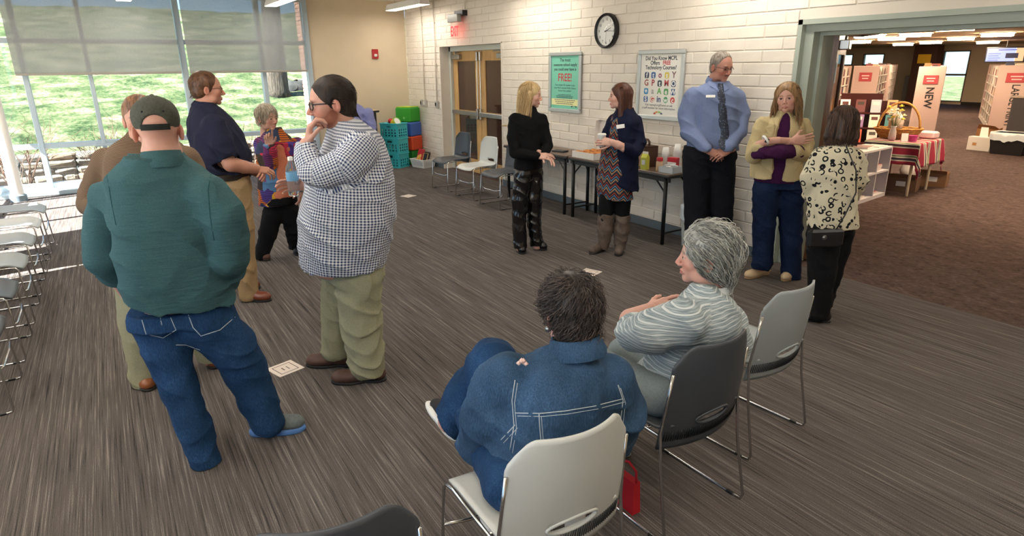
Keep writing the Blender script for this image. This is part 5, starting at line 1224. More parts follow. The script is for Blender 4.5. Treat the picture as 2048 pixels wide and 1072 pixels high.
# ---- person assembly ----------------------------------------------------------
def rot_head(face_dir, pitch=0., roll=0.):
    # head space: +Y face, +Z up, +X = the person's right
    f = nrm(face_dir); up = np.array([0, 0, 1.]); r = nrm(np.cross(f, up)); u = np.cross(r, f)
    f2 = f*math.cos(pitch)+u*math.sin(pitch); u2 = u*math.cos(pitch)-f*math.sin(pitch)
    r3 = r*math.cos(roll)+u2*math.sin(roll); u3 = u2*math.cos(roll)-r*math.sin(roll)
    return np.stack([r3, f2, u3], 0)        # rows: axes in world; P = c + V @ rows
VA = [0.]
def face_dir(a): a = math.radians(a)+VA[0]; return HH*math.cos(a)+HR*math.sin(a)   # 0 away from camera, 90 right, 180 towards camera
class Person:
    def __init__(s, base_px, label, scale=1.):
        s.B = on_floor(*base_px); VA[0] = math.atan2(s.B@HR, s.B@HH); s.label = label; s.body = []; s.cols = []; s.kids = []; s.skin = (214, 160, 134); s.hs = scale
    def P(s, x, y, d=0.):
        r = ray(x, y); return CPOS+r*(((s.B-CPOS)@HH+d)/(r@HH))
    def hit(s, name, x, y, off=.0):
        # the point of a garment seen at this pixel, lifted off its surface
        from mathutils.bvhtree import BVHTree
        if not hasattr(s, 'bvh'): s.bvh = {}
        if name not in s.bvh:
            me = [m for n, m, l in s.kids if n == name][0]; s.bvh[name] = BVHTree.FromPolygons([v.co[:] for v in me.vertices], [p.vertices[:] for p in me.polygons])
        r = ray(x, y); L, N, i, d = s.bvh[name].ray_cast(Vector(CPOS), Vector(r).normalized())
        if L is None: L, N, i, d = s.bvh[name].find_nearest(Vector(s.P(x, y)))
        N = np.array(N); N = N if N@r < 0 else -N
        return np.array(L)+N*off, N
    def seam(s, name, pts, r, m, part='stitched_seam', off=.0, n=5, sub=4):
        P = []
        for a, b in zip(pts[:-1], pts[1:]):
            for i in range(sub): t = i/sub; P.append(s.hit(name, a[0]+(b[0]-a[0])*t, a[1]+(b[1]-a[1])*t, off)[0])
        P.append(s.hit(name, pts[-1][0], pts[-1][1], off)[0]); g = MB().tube(P, r, n); s.kids.append((part, g.mesh(part, m, True), None))
    def patch(s, name, pts, m, part, th=.004, off=.001):
        g = MB(); P = []; N = np.zeros(3)
        for a in pts: q, nn = s.hit(name, a[0], a[1], off); P.append(q); N += nn
        g.prism(P, nrm(N)*th); s.kids.append((part, g.mesh(part, m), None))
    def stick(s, name, x, y, mb, m, part, off=.004, roll=0., flat=None):
        q, N = s.hit(name, x, y, off); R_ = rot_head(N if flat is None else nrm(N*(1-flat)-HH*flat), 0, roll); mb.v = [tuple(q+np.array(v)@R_) for v in mb.v]; s.kids.append((part, mb.mesh(part, m, False), None))
    def add_skin(s, VQ, col=None):
        V, Q = VQ; V = np.array(V); V[:, 2] = np.maximum(V[:, 2], .008); s.body.append((V, Q)); c = np.array(lin(s.skin)[:3]) if col is None else col
        s.cols.append(np.tile(c, (len(V), 1)) if c.ndim == 1 else c)
    def head(s, c, fdir, pitch=0., roll=0., fem=0., scale=(1, 1, 1), iris=None, neck=1., **kw):
        V, Q = head_base(fem); V = V.copy(); nf = 1+(neck-1)*np.clip((-V[:, 2]-.055)/.05, 0, 1)*np.clip((.06-V[:, 1])/.05, 0, 1); V[:, 0] *= nf; V[:, 1] = (V[:, 1]+.03)*nf-.03; s.hc = np.asarray(c, float)+HH*float(nrm(fdir)@HH)*.042; s.hR = rot_head(fdir, pitch, roll); s.hscale = np.array(scale)*s.hs
        C = head_colors(V, s.skin, kw.pop('lip', (176, 104, 96)), kw.pop('brow', (96, 70, 54)), **kw)
        s.add_skin((s.hw(V), Q), C); s.iris = iris or IRIS; s.fem = fem
    def hw(s, V): return s.hc+(np.asarray(V)*s.hscale)@s.hR
    def eyes(s):
        for q in (-1, 1):
            c = np.array([q*.031, .0765, -.0025]); n1, n2 = 12, 9; r = .0128
            V = np.array([c+r*np.array([math.sin(PI*j/(n2-1))*math.cos(2*PI*i/n1), math.cos(PI*j/(n2-1)), math.sin(PI*j/(n2-1))*math.sin(2*PI*i/n1)]) for j in range(n2) for i in range(n1)])
            Qd = np.array([(j*n1+i, j*n1+(i+1) % n1, (j+1)*n1+(i+1) % n1, (j+1)*n1+i) for j in range(n2-1) for i in range(n1)]); me = np_mesh('eye', s.hw(V), Qd, [EYEW, s.iris])
            mi = np.array([1 if f//n1 < 2 else 0 for f in range(len(Qd))]); me.polygons.foreach_set('material_index', mi[:len(me.polygons)].astype('i')); s.kids.append(('eye', me, None))
    def kid(s, name, VQ, m, pat=None, label=None, tone=None):
        V, Q = VQ; V = V.copy(); V[:, 2] = np.maximum(V[:, 2], .0 if 'sole' in name else .006); me = np_mesh(name, V, Q, m)
        if pat is not None: setattr3(me, 'pat', pat)
        if tone is not None: a = me.attributes.new('tone', 'FLOAT', 'POINT'); a.data.foreach_set('value', np.asarray(tone, 'f'))
        s.kids.append((name, me, label)); return len(s.kids)-1
    def mbkid(s, name, mb, m, head=False, smooth=True, label=None):
        if head: mb.v = [tuple(p) for p in s.hw(np.array(mb.v))]
        s.kids.append((name, mb.mesh(name, m, smooth), label))
    def hair(s, VQ_list, m, tones=None, name='hair'):
        V, Q = merge(VQ_list); tn = np.concatenate([np.full(len(v), .35) if tones is None else tones[i](len(v)) for i, (v, q) in enumerate(VQ_list)])
        s.kid(name, (s.hw(V), Q), m, tone=tn)
    def done(s):
        for c in getattr(s, 'collars', []): c()
        V, Q = merge(s.body); o0 = np.array([s.B[0], s.B[1], 0.]); me = np_mesh('person', V-o0, Q, SKIN); setcol(me, 'col', np.concatenate(s.cols))
        o = link(bpy.data.objects.new('person', me)); o.location = o0; tag(o, s.label, 'person', 'people talking in the room')
        made = []; sub = {'sole': ('shoe', 'trainer', 'boot_foot', 'ankle_boot'), 'trainer_sole': ('trainer',), 'laces': ('trainer',), 'lens': ('glasses',), 'cap_strap': ('baseball_cap',), 'cap_brim': ('baseball_cap',), 'cap_button': ('baseball_cap',), 'cap_eyelet': ('baseball_cap',),
            'stitched_seam': ('denim_jacket',), 'pocket_seam': ('jeans',), 'shoulder_seam': ('fleece_pullover',), 'lapel': ('beige_jacket',), 'pocket_flap': ('beige_jacket',), 'bag_emblem': ('shoulder_bag',), 'bag_strap': ('shoulder_bag',), 'collar_wing': ('dress_shirt',), 'watch_strap': ('watch_face',),
            'collar': ('fleece_pullover', 'sweater', 'polo_shirt', 'gingham_shirt', 'dress_shirt', 'turtleneck', 'leopard_blouse', 'denim_jacket', 'striped_top'), 'brooch': ('denim_jacket',)}
        for n, m, lab in s.kids: m.transform(Matrix.Translation(tuple(-o0))); made.append(bpy.data.objects.new(n, m))
        for i, (n, m, lab) in enumerate(s.kids):
            k = made[i]; up = o
            if n in sub:
                c = [j for j, q in enumerate(s.kids) if q[0] in sub[n]]
                if c: b = [j for j in c if j < i]; up = made[b[-1] if b else c[0]]
            link(k, up)
            if lab: k['label'] = lab
        return o
def seg_pat(V, bones):
    # bones: list of (a, b, ref, radius): u = angle*radius, v = distance along
    best = np.full(len(V), 1e9); out = np.zeros((len(V), 3)); off = 0.
    for i, (a, b, ref, rad) in enumerate(bones):
        a, b = np.asarray(a, float), np.asarray(b, float); ax = nrm(b-a); L = np.linalg.norm(b-a); t = (V-a)@ax; tc = np.clip(t, 0, L); D = np.linalg.norm(V-a-tc[:, None]*ax, axis=1)-rad
        e1 = nrm(np.asarray(ref)-ax*np.dot(ref, ax)); e2 = np.cross(ax, e1); r = V-a-t[:, None]*ax; u = np.arctan2(r@e2, r@e1)*rad; m = D < best
        best[m] = D[m]; out[m] = np.stack([u, t, np.full(len(V), float(i))], 1)[m]
    return out
def tone_rand(seed, lo=.0, hi=1., per=24):
    def f(n): r = np.random.RandomState(seed); return np.repeat(r.uniform(lo, hi, n//per+1), per)[:n]
    return f
def glasses(p, col=BLACKPL, r=.0022, w=.024, hh=.016, y=.102, rimless=False):
    g = MB()
    for q in (-1, 1):
        pts = [(q*.031+w*math.copysign(abs(math.cos(a))**.7, math.cos(a)), y-.010*abs(q*.031+w*math.cos(a))/.05, -.004+hh*math.copysign(abs(math.sin(a))**.7, math.sin(a))) for a in np.linspace(0, 2*PI, 20, endpoint=False)]
        if not rimless: g.tube(pts, r, 5, closed=True)
        else: g.tube(pts[:11], r, 5)
        g.tube([(q*.054, y-.012, .006), (q*.066, y-.03, .006), (q*.078, .02, .004), (q*.080, -.012, .0), (q*.079, -.03, -.012)], r*1.1, 5)
    g.tube([(-.009, y-.002, .002), (0, y+.002, .004), (.009, y-.002, .002)], r, 5)
    p.mbkid('glasses', g, col, head=True)
    g = MB()
    for q in (-1, 1): g.add([(q*.031+w*math.cos(a), y-.010*abs(q*.031+w*math.cos(a))/.05, -.004+hh*math.sin(a)) for a in np.linspace(0, 2*PI, 16, endpoint=False)], [tuple(range(16))])
    p.mbkid('lens', g, glassy('lens_glass', (.95, .96, .97), .12), head=True, smooth=False)
def shoe(s, heel, toe, col, sole, name='shoe', w=.046, h=.075, hs=.018, heelh=0., label=None, sole2=None):
    a, b = np.array(heel, float), np.array(toe, float); a[2] = b[2] = 0; d = nrm(b-a); L = np.linalg.norm(b-a); sd = np.array([-d[1], d[0], 0]); up = np.array([0, 0, 1.])
    f = SDF(.006, .02)
    f.cap(a+d*.035+up*(hs+.028+heelh), b-d*.045+up*(hs+.022), .036, .036, k=.02); f.ell(b-d*L*.3+up*(hs+.02), (w, L*.30, .035), np.stack([sd, d, up]), k=.02)
    f.cap(a+d*.045+up*(hs+.04+heelh), a+d*.05+up*(h+.03+heelh), .036, .036, k=.02); f.cap(a+d*.06+up*(h+heelh*.9), a+d*L*.55+up*(hs+.035), .03, .028, k=.025); f.cut(up*hs*.8, -up)
    f.cutlocal(a+d*.05+up*(h+heelh+.02), up, a+d*.05+up*(h+heelh), .1)
    i = s.kid(name, f.mesh(), col, label=label)
    g = SDF(.006, .015); g.ell(a+d*.05+up*hs*.5, (w*.82, .055, hs*1.4), np.stack([sd, d, up])); g.ell(b-d*L*.32+up*hs*.5, (w*1.06, L*.335, hs*1.4), np.stack([sd, d, up])); g.cap(a+d*.05+up*hs*.5, b-d*.1+up*hs*.5, hs*1.1, hs*1.1, k=.03); g.cut((0, 0, hs), up); g.cut((0, 0, .0), -up)
    s.kid('sole', g.mesh(), sole)
    return i
# ================================================================== the people
def cloth(name, col, rough=.9, nscale=130., var=.12, bump=.25, stretch=(1, 1, 1)):
    if name in MATS: return MATS[name]
    k = NT(name); k.set(rough, 0, .2); c = lin(col); v = k.coords(scale=stretch); f = k.noise(v, nscale, 3, .6); w = k.noise(v, 9., 4, .55)
    d = tuple(x*(1-var) for x in c[:3])+(1,); e = tuple(min(1, x*(1+var)) for x in c[:3])+(1,)
    k.base(k.ramp(f, [(.3, d), (.7, e)])); k.bump(k.math('ADD', k.math('MULTIPLY', f, .05*bump/.25), k.math('MULTIPLY', w, .9)), .55, .02); MATS[name] = k.m; return k.m
def pat_mat(name, fn, rough=.85, bump=.2):
    k = NT(name); k.set(rough, 0, .2); a = k.new('ShaderNodeAttribute', attribute_name='pat').outputs['Vector']; sx = k.new('ShaderNodeSeparateXYZ'); k.link(a, sx.inputs[0])
    k.base(fn(k, a, sx.outputs[0], sx.outputs[1])); k.bump(k.math('ADD', k.math('MULTIPLY', k.noise(k.coords(), 300., 2), .04), k.math('MULTIPLY', k.noise(k.coords(), 9., 4, .55), .9)), .5, .02); return k.m
UP = np.array([0, 0, 1.])
def RR_(p, pt, px_):
    q = pt-CPOS; dz = q@C_F; tx = (q@C_R)/dz; return px_*dz/F_PX/math.sqrt(1+tx*tx)
def G(p, pts):
    # (px, py, half width in px, depth) or ('w', x, y, z, radius) in metres
    P = [np.array(a[1:4], float) if a[0] == 'w' else p.P(a[0], a[1], a[3] if len(a) > 3 else 0.) for a in pts]; return P, [a[4] if a[0] == 'w' else RR_(p, q, a[2]) for q, a in zip(P, pts)]
def build(p, name, m, torso=None, sq=None, limbs=(), cuts=(), lcuts=(), h=.0072, k=.035, fold=(.004, 16., 1.), pat=None, extra=None, label=None, grow=0., tonly=False):
    s = SDF(h, k); bones = []
    if torso:
        P, R = G(p, torso); R = [r+grow for r in R]; s.loft(P, R, sq, k); bones.append((P[-1], P[0], HH, max(R)))
    for pts, kk in limbs:
        P, R = G(p, pts); R = [r+grow for r in R]; s.cap(P[0], P[1], R[0], R[1], .04 if torso else kk); s.chain(P[1:], R[1:], kk)
        for i in range(len(P)-1): bones.append((P[i], P[i+1], HH+.01*UP, (R[i]+R[i+1])/2))
    if extra: extra(s)
    for c, n in cuts: s.cut(p.P(*c) if len(c) < 4 else c[:3], n)
    for c, n, r in lcuts: q = p.P(*c); s.cutlocal(q, n, q, r)
    if fold: s.fold(lambda P: wob(P, fold[2], fold[1], fold[0]*.7)+creases(P, fold[2], 46. if fold[1] < 21 else 60., fold[0]*2.8))
    V, Q = s.mesh(); p.kid(name, (V, Q), m, pat=seg_pat(V, bones[:1] if tonly else bones) if pat is not None else None, label=label)
def core(p, torso, sq, limbs, f=.72, extra=None):
    s = SDF(.013, .03); P, R = G(p, torso); s.loft(P, [r*f for r in R], sq, .04)
    for pts in limbs: P, R = G(p, pts); s.chain(P, [r*f for r in R], .02)
    if extra: extra(s)
    p.add_skin(s.mesh())
def forearm(p, pts, k=.01, h=.007):
    s = SDF(h, k); P, R = G(p, pts); s.chain(P, R, k); p.add_skin(s.mesh())
def collar(p, c, n, r, hgt, th, m, name='collar', open_dir=None, flare=1.12):
    # band around the neck; c centre, n axis
    if not hasattr(p, 'collars'): p.collars = []
    p.collars.append(lambda: collar_now(p, n, r, hgt, th, m, name, open_dir, flare))
def collar_now(p, n, r, hgt, th, m, name, open_dir, flare, at=-.128):
    c = p.hw(np.array([[0, -.040, at]]))[0]; n = nrm(n); e1 = nrm(np.cross(n, HH)); e2 = np.cross(n, e1); rows = []; N = 36; lo = .5 if open_dir is not None else 0.
    a0 = 0. if open_dir is None else math.atan2(np.dot(open_dir, e2), np.dot(open_dir, e1))+lo
    for i in range(N+1):
        a = a0+(2*PI-2*lo)*i/N; d = e1*math.cos(a)+e2*math.sin(a); rows.append([c+d*r*flare-n*.012, c+d*r*flare*1.01+n*hgt*.1, c+d*r+n*hgt, c+d*(r-th)+n*hgt, c+d*(r*flare-th)-n*.012])
    g = MB().grid(rows); p.kids.append((name, g.mesh(name, m, True), None))
def tube_px(p, name, pts, r, m, n=8): g = MB().tube([p.P(*a) for a in pts], r, n); p.kids.append((name, g.mesh(name, m, True), None))
def back_hair(K, L, seed, d, lift=.1, S=6, jit=.25, curl=0., cap=None, ymax=.2):
    V, Q = cap; N = vnormals(V, Q); return flow_hair(V, N, (lambda P: np.tile(np.array(d, float), (len(P), 1))) if not callable(d) else d, K, L, S, lift, seed, jit, curl)
def long_hair(K, ztip, seed, phi0=58, wave=.006, flare=.03, S=15, part=0., fullness=1., back=True, tipvar=.05, fwd=0.):
    r = np.random.RandomState(seed); c0 = np.array([0, -.014, .034]); rx, ry, rz = .083*fullness, .105*fullness, .093*fullness
    ph = np.radians(r.uniform(phi0, 360-phi0, K)); th0 = np.radians(r.uniform(4, 50, K)); sc = r.uniform(.97, 1.07, K); zt = ztip+r.uniform(-tipvar, tipvar, K); wp = r.uniform(0, 6.28, K); out = []
    for s in range(S):
        t = s/(S-1.)
        if t < .42:
            th = th0+(np.radians(98)-th0)*(t/.42); x = rx*np.sin(th)*np.sin(ph)+part*np.cos(th); y = ry*np.sin(th)*np.cos(ph); z = rz*np.cos(th)
        else:
            u = (t-.42)/.58; th = np.radians(98); x = rx*np.sin(th)*np.sin(ph)*(1+flare*10*u*(1-.6*u)); y = ry*np.sin(th)*np.cos(ph)*(1-.12*u)+fwd*u*np.clip(np.cos(ph)+.4, 0, 1); z = rz*np.cos(th)+(zt-.034-rz*np.cos(th))*u
        w = wave*min(1, t*1.5); out.append(c0+np.stack([x*sc+w*np.sin(9*t+wp), y*sc+w*np.cos(8*t+wp*1.7), z], 1))
    return np.stack(out, 1)
def curtain(s, ztip, hw=.085, y=-.035, r=.028, back=True, phi_y=.02, front=True):
    for q in (-1, 1): s.cap((q*.07, phi_y-.015, .02), (q*hw, phi_y-.03, ztip+r), r*.8, r, k=.03)
    if back:
        for q in (-.6, 0, .6): s.cap((q*.07, -.085, .02), (q*.085, -.09, ztip+r), r, r*1.1, k=.03)
def longcap(ztip, t=.012, hw=.085, phi_y=.02, fy=.135, fz=-.035, fr=(.062, .085, .10), r=.028):
    s = SDF(.006, .015); s.ell((0, -.016, .036), (.0755+t, .097+t, .085+t)); curtain(s, ztip, hw, phi_y=phi_y, r=r); s.ell((0, fy-.03, fz), fr, k=.01, sub=True); s.ell((0, .05, -.13), (.05, .09, .08), k=.01, sub=True)
    s.fold(lambda P: wob(P, 2., 55., .002)); return s.mesh()
KHAKI = cloth('khaki_twill', (158, 132, 98), .9, 160); OLIVE = cloth('olive_khaki', (150, 148, 122), .9, 160); BLKC = cloth('black_cloth', (20, 20, 22), .9, 140); SOLEB = mat('sole_black', (26, 24, 24), .7); SOLEW = mat('sole_white', (222, 222, 220), .6)
def denim(name, col):
    k = NT(name); k.set(.9, 0, .15); v = k.coords(); n1 = k.noise(v, 7., 3); n2 = k.noise(k.coords(scale=(320, 320, 60)), 1., 2); c = lin(col)
    k.base(k.ramp(k.math('ADD', k.math('MULTIPLY', n1, .5), k.math('MULTIPLY', n2, .5)), [(.34, tuple(x*.55 for x in c[:3])+(1,)), (.55, c), (.72, tuple(min(1, x*1.6+.012) for x in c[:3])+(1,))])); k.bump(k.math('ADD', k.math('MULTIPLY', n2, .05), k.math('MULTIPLY', k.noise(v, 10., 4, .6), .9)), .6, .02); return k.m
JEANS = denim('blue_denim', (36, 66, 102)); DJKT = denim('jacket_denim', (56, 82, 110)); DKJ = denim('dark_denim', (24, 38, 66)); THREAD = mat('seam_thread', (120, 132, 146), .8); THREADL = mat('seam_thread_pale', (176, 184, 190), .8)

# 1 ---- man in the teal fleece and cap, back to us
def man_fleece():
    p = Person((452, 905), 'man in a dark cap, teal fleece and blue jeans seen from behind', 1.08); p.skin = (202, 154, 136)
    fd = face_dir(2); sq = (fd, 1.55)
    T = [(365, 612, 106, -.03), (352, 560, 110, -.05), (338, 490, 110, -.06), (328, 420, 106, -.06), (318, 370, 104, -.05), (314, 350, 104, -.05), (311, 328, 76, -.05), (310, 312, 54, -.05)]
    LA = [(226, 394, 42, -.05), (208, 440, 43, -.06), (212, 512, 42, -.04), (268, 588, 36, .16)]; RA = [(414, 388, 42, -.05), (450, 430, 42, -.06), (456, 512, 41, -.02), (440, 560, 36, .16)]
    s0 = lambda s: s.cap(p.P(235, 362, -.05), p.P(410, 354, -.05), .075, .075, k=.05, sq=(fd, 1.2))
    hemn = nrm(-UP*.97-HR*.20)
    build(p, 'fleece_pullover', cloth('teal_fleece', (60, 92, 97), .95, 190, .28, .4, (1, 1, 5)), T, sq, [(LA, .008), (RA, .008)], cuts=[((365, 596, 0), hemn)], h=.0068, fold=(.006, 15., 2.))
    collar(p, p.P(308, 318, -.045), UP+.15*fd, .073, .055, .008, MATS['teal_fleece'], flare=1.18)
    W_ = [(362, 640, 104, 0.), (362, 612, 104, 0.)]
    LL = [(318, 650, 55, -.02), (336, 705, 46, -.04), (358, 775, 38, -.06), (392, 862, 34, -.08), (412, 925, 30, -.09)]
    RL = [(414, 645, 58, .02), (464, 692, 48, .05), (490, 738, 43, .1), (514, 795, 38, .12), (536, 845, 33, .13)]
    build(p, 'jeans', JEANS, W_, (fd, 1.5), [(LL, .025), (RL, .025)], lcuts=[((412, 938, -.09), -UP, .14), ((540, 862, .13), -UP-.2*HR, .13)], h=.0068, fold=(.0032, 22., 4.))
    for pts in ([(292, 634, -.165), (300, 660, -.17), (297, 690, -.165)], [(336, 624, -.185), (352, 655, -.185), (352, 660, -.185)], [(378, 610, -.19), (400, 656, -.185), (440, 650, -.15), (462, 630, -.13), (462, 590, -.13)]): pass
    core(p, T, sq, [LA, RA, LL, RL])
    p.head(p.P(306, 262, -.05), face_dir(3), -.06, 0, 0., neck=1.2, flush=.9)
    p.eyes()
    s = SDF(.005, .01); s.ell((0, -.012, .046), (.083, .105, .082)); s.cut((0, 0, .012), (0, .10, -1)); s.ell((0, -.115, .015), (.046, .05, .042), k=.006, sub=True); s.fold(lambda P: wob(P, 1., 45., .0015))
    p.kid('baseball_cap', merge([(p.hw(s.mesh()[0]), s.mesh()[1])]), cloth('cap_cotton', (74, 76, 68), .95, 120, .2))
    g = MB(); g.grid([[(.084*math.sin(a), -.012-.106*math.cos(a), z) for z in (.002, .024)] for a in np.linspace(-.62, .62, 14)]); p.mbkid('cap_strap', g, cloth('cap_cotton2', (40, 42, 40)), head=True)
    g = MB(); g.grid([[(.07*u, .07+.085*v*math.sqrt(max(0, 1-.75*u*u)), .016-.02*v-.012*u*u) for v in np.linspace(0, 1, 6)] for u in np.linspace(-1, 1, 12)]); p.mbkid('cap_brim', g, MATS['cap_cotton'], head=True)
    g = MB().lathe([(.001, .006), (.007, .004), (.008, 0)], (0, -.012, .127), 10); p.mbkid('cap_button', g, MATS['cap_cotton'], head=True)
    for x in (-.035, .035): p.mbkid('cap_eyelet', MB().lathe([(.001, .001), (.004, 0)], (x, -.105, .07), 8, ax='y'), BLACKPL, head=True)
    GT = mat('trainer_grey', (96, 104, 104), .8, var=.15, vscale=60); shoe(p, p.P(502, 872, .16), p.P(606, 818, .20), GT, mat('sole_blue', (86, 130, 190), .6), 'trainer', h=.07, hs=.03); shoe(p, p.P(416, 938, -.09), p.P(380, 870, .16), GT, mat('sole_blue', (86, 130, 190), .6), 'trainer', h=.07, hs=.03)
    L_ = hand_at(p.P(268, 588, .17), fd*.6-UP*.8, -HR, True); p.add_skin(L_); p.add_skin(hand_at(p.P(440, 562, .17), fd*.6-UP*.8, HR))
    for pts in ([(374, 622), (386, 655), (402, 672), (440, 660), (470, 634)], [(284, 640), (292, 668), (326, 676), (352, 660), (338, 628)], [(400, 700), (372, 690), (352, 690)], [(318, 626), (324, 650)]): p.seam('jeans', pts, .002, THREADL, 'pocket_seam')
    p.seam('fleece_pullover', [(422, 346), (416, 380), (420, 430), (428, 480)], .002, cloth('teal_dark', (40, 78, 82)), 'shoulder_seam'); p.seam('fleece_pullover', [(214, 350), (222, 400), (232, 450)], .002, cloth('teal_dark', (40, 78, 82)), 'shoulder_seam')
    p.done()

# 2 ---- man in the brown sweater facing us
def man_sweater():
    p = Person((362, 762), 'man in a ribbed brown sweater and khaki trousers facing the man in the cap', 1.0); p.skin = (196, 148, 128); fd = face_dir(182); sq = (fd, 1.4)
    T = [(308, 520, 82), (300, 450, 84), (296, 380, 88), (294, 318, 88), (292, 292, 74), (292, 276, 50), (292, 262, 34)]
    LA = [(214, 322, 30, 0), (190, 375, 30, 0), (182, 408, 29, -.02), (262, 452, 26, -.2)]; RA = [(370, 318, 30, 0), (396, 375, 30, 0), (402, 412, 29, -.02), (340, 452, 26, -.2)]
    HB = pat_mat('brown_rib_knit', lambda k, a, u, v: k.mix(k.math('GREATER_THAN', k.math('FRACT', k.math('MULTIPLY', v, 150.)), .5), lin((88, 70, 55)), lin((122, 102, 84))), .95)
    build(p, 'sweater', HB, T, sq, [(LA, .008), (RA, .008)], cuts=[((300, 520, 0), -UP)], pat=HH, fold=(.004, 16, 3.))
    collar(p, p.P(291, 292), UP, .066, .03, .008, HB)
    LL = [(270, 545, 46, 0), (278, 640, 40, -.02), (292, 745, 33, -.03), (298, 775, 31, -.03)]; RL = [(340, 545, 46, 0), (390, 620, 38, .1), (420, 690, 32, .2), (425, 715, 30, .22)]
    build(p, 'trousers', OLIVE, [(305, 540, 78), (305, 510, 78)], (fd, 1.4), [(LL, .02), (RL, .02)], lcuts=[((298, 778, -.03), -UP, .12), ((425, 715, .22), -UP, .12)], fold=(.004, 20, 1.))
    core(p, T, sq, [LA, RA, LL, RL]); p.head(p.P(290, 238), face_dir(184), 0, 0, 0., flush=.8); p.eyes()
    cap = cap_hair(.05, .08, t=.008); p.hair([cap, strands(back_hair(500, .03, 3, (0, -.7, .1), .3, cap=cap), .0012, .0005)], hair_mat('hair_auburn', (66, 42, 28), (136, 96, 66)), [tone_rand(1), tone_rand(2)])
    TB = mat('shoe_tan', (140, 82, 48), .35); shoe(p, p.P(294, 768, .05), p.P(304, 806, -.13), TB, SOLEB, label='tan leather shoe'); shoe(p, p.P(420, 700, .3), p.P(432, 726, .15), TB, SOLEB)
    p.add_skin(hand_at(p.P(268, 452, -.2), HR, -UP)); p.add_skin(hand_at(p.P(336, 452, -.2), -HR, -UP, True)); p.done()

# 3 ---- man in the navy polo, in profile
def man_polo():
    p = Person((505, 592), 'man in a navy polo shirt and khaki trousers in profile by the glass wall', 1.02); p.skin = (190, 138, 116); fd = face_dir(85); lat = nrm(np.cross(fd, UP)); sq = (lat, .74)
    T = [(452, 354, 50), (450, 335, 53), (444, 306, 58), (430, 266, 54), (420, 240, 46), (414, 222, 34), (408, 206, 21)]
    RA = [(430, 254, 25, -.2), (444, 284, 23, -.24), (458, 312, 21, -.22)]
    NV = cloth('navy_pique', (34, 36, 56), .9, 200, .15, .3)
    build(p, 'polo_shirt', NV, T, sq, [(RA, .008)], cuts=[((446, 341, 0), -UP+.05*HR)], lcuts=[((450, 318, -.22), nrm(-UP*.8+HR*.35), .1)], h=.0072, fold=(.006, 17., 5.))
    collar(p, p.P(412, 214), UP+.25*fd, .068, .035, .008, NV, open_dir=fd, flare=1.25)
    fa = [(452, 312, 17, -.22), (462, 328, 17, -.22), (488, 334, 14, -.14), (512, 338, 11, -.04)]; forearm(p, fa)
    p.add_skin(hand_at(p.P(512, 338, -.04), HR+.3*HH-.2*UP, UP-.5*HH, curl=(.7, .7, .7, .7))); p.add_skin(hand_at(p.P(516, 344, .05), HR*.6-.6*HH, UP*.6+HR, True, curl=(.6, .6, .6, .6)))
    forearm(p, [(462, 318, 16, .2), (490, 336, 13, .14), (516, 344, 11, .06)])
    LN = [(470, 375, 32, -.09), (480, 450, 27, -.1), (490, 530, 22, -.1), (498, 588, 20, -.1)]; LF = [(466, 375, 32, .12), (478, 440, 26, .14), (486, 510, 22, .18), (492, 562, 20, .2)]
    build(p, 'trousers', KHAKI, [(458, 372, 43), (454, 344, 44)], (lat, .8), [(LN, .02), (LF, .02)], cuts=[((452, 342, 0), UP)], lcuts=[((498, 598, -.1), -UP, .12), ((492, 570, .2), -UP, .12)], fold=(.005, 20, 3.))
    P, R = G(p, [(453, 349, 47)]); g = MB(); c = P[0]; g.grid([[c+fd*R[0]*1.06*math.cos(a)+lat*R[0]*1.38*math.sin(a)+UP*z for z in (-.018, .018)] for a in np.linspace(0, 2*PI, 40)]); p.kids.append(('belt', g.mesh('belt', mat('belt_leather', (40, 28, 24), .4), True), None))
    core(p, T, sq, [RA, LN, LF]); p.head(p.P(412, 178), fd, -.02, 0, 0., (1.0, 1.0, 1.0), neck=1.18, flush=.9, brow=(110, 84, 66)); p.eyes()
    cap = cap_hair(.03, .1, side_y=.005, side_z=.02, t=.008, nape=-.085, extra=None); p.hair([cap, strands(back_hair(700, .035, 5, (0, -.7, -.7), .12, cap=cap), .0012, .0004)], hair_mat('hair_brown', (56, 36, 24), (120, 82, 56)), [tone_rand(1, 0, .7), tone_rand(2)])
    glasses(p, mat('wire_rim', (110, 96, 84), .3, 1.), .0014, rimless=True)
    RB = mat('shoe_oxblood', (112, 58, 38), .3); shoe(p, p.P(482, 598, -.1), p.P(543, 604, -.12), RB, SOLEB); shoe(p, p.P(476, 572, .2), p.P(520, 574, .18), RB, SOLEB); p.done()

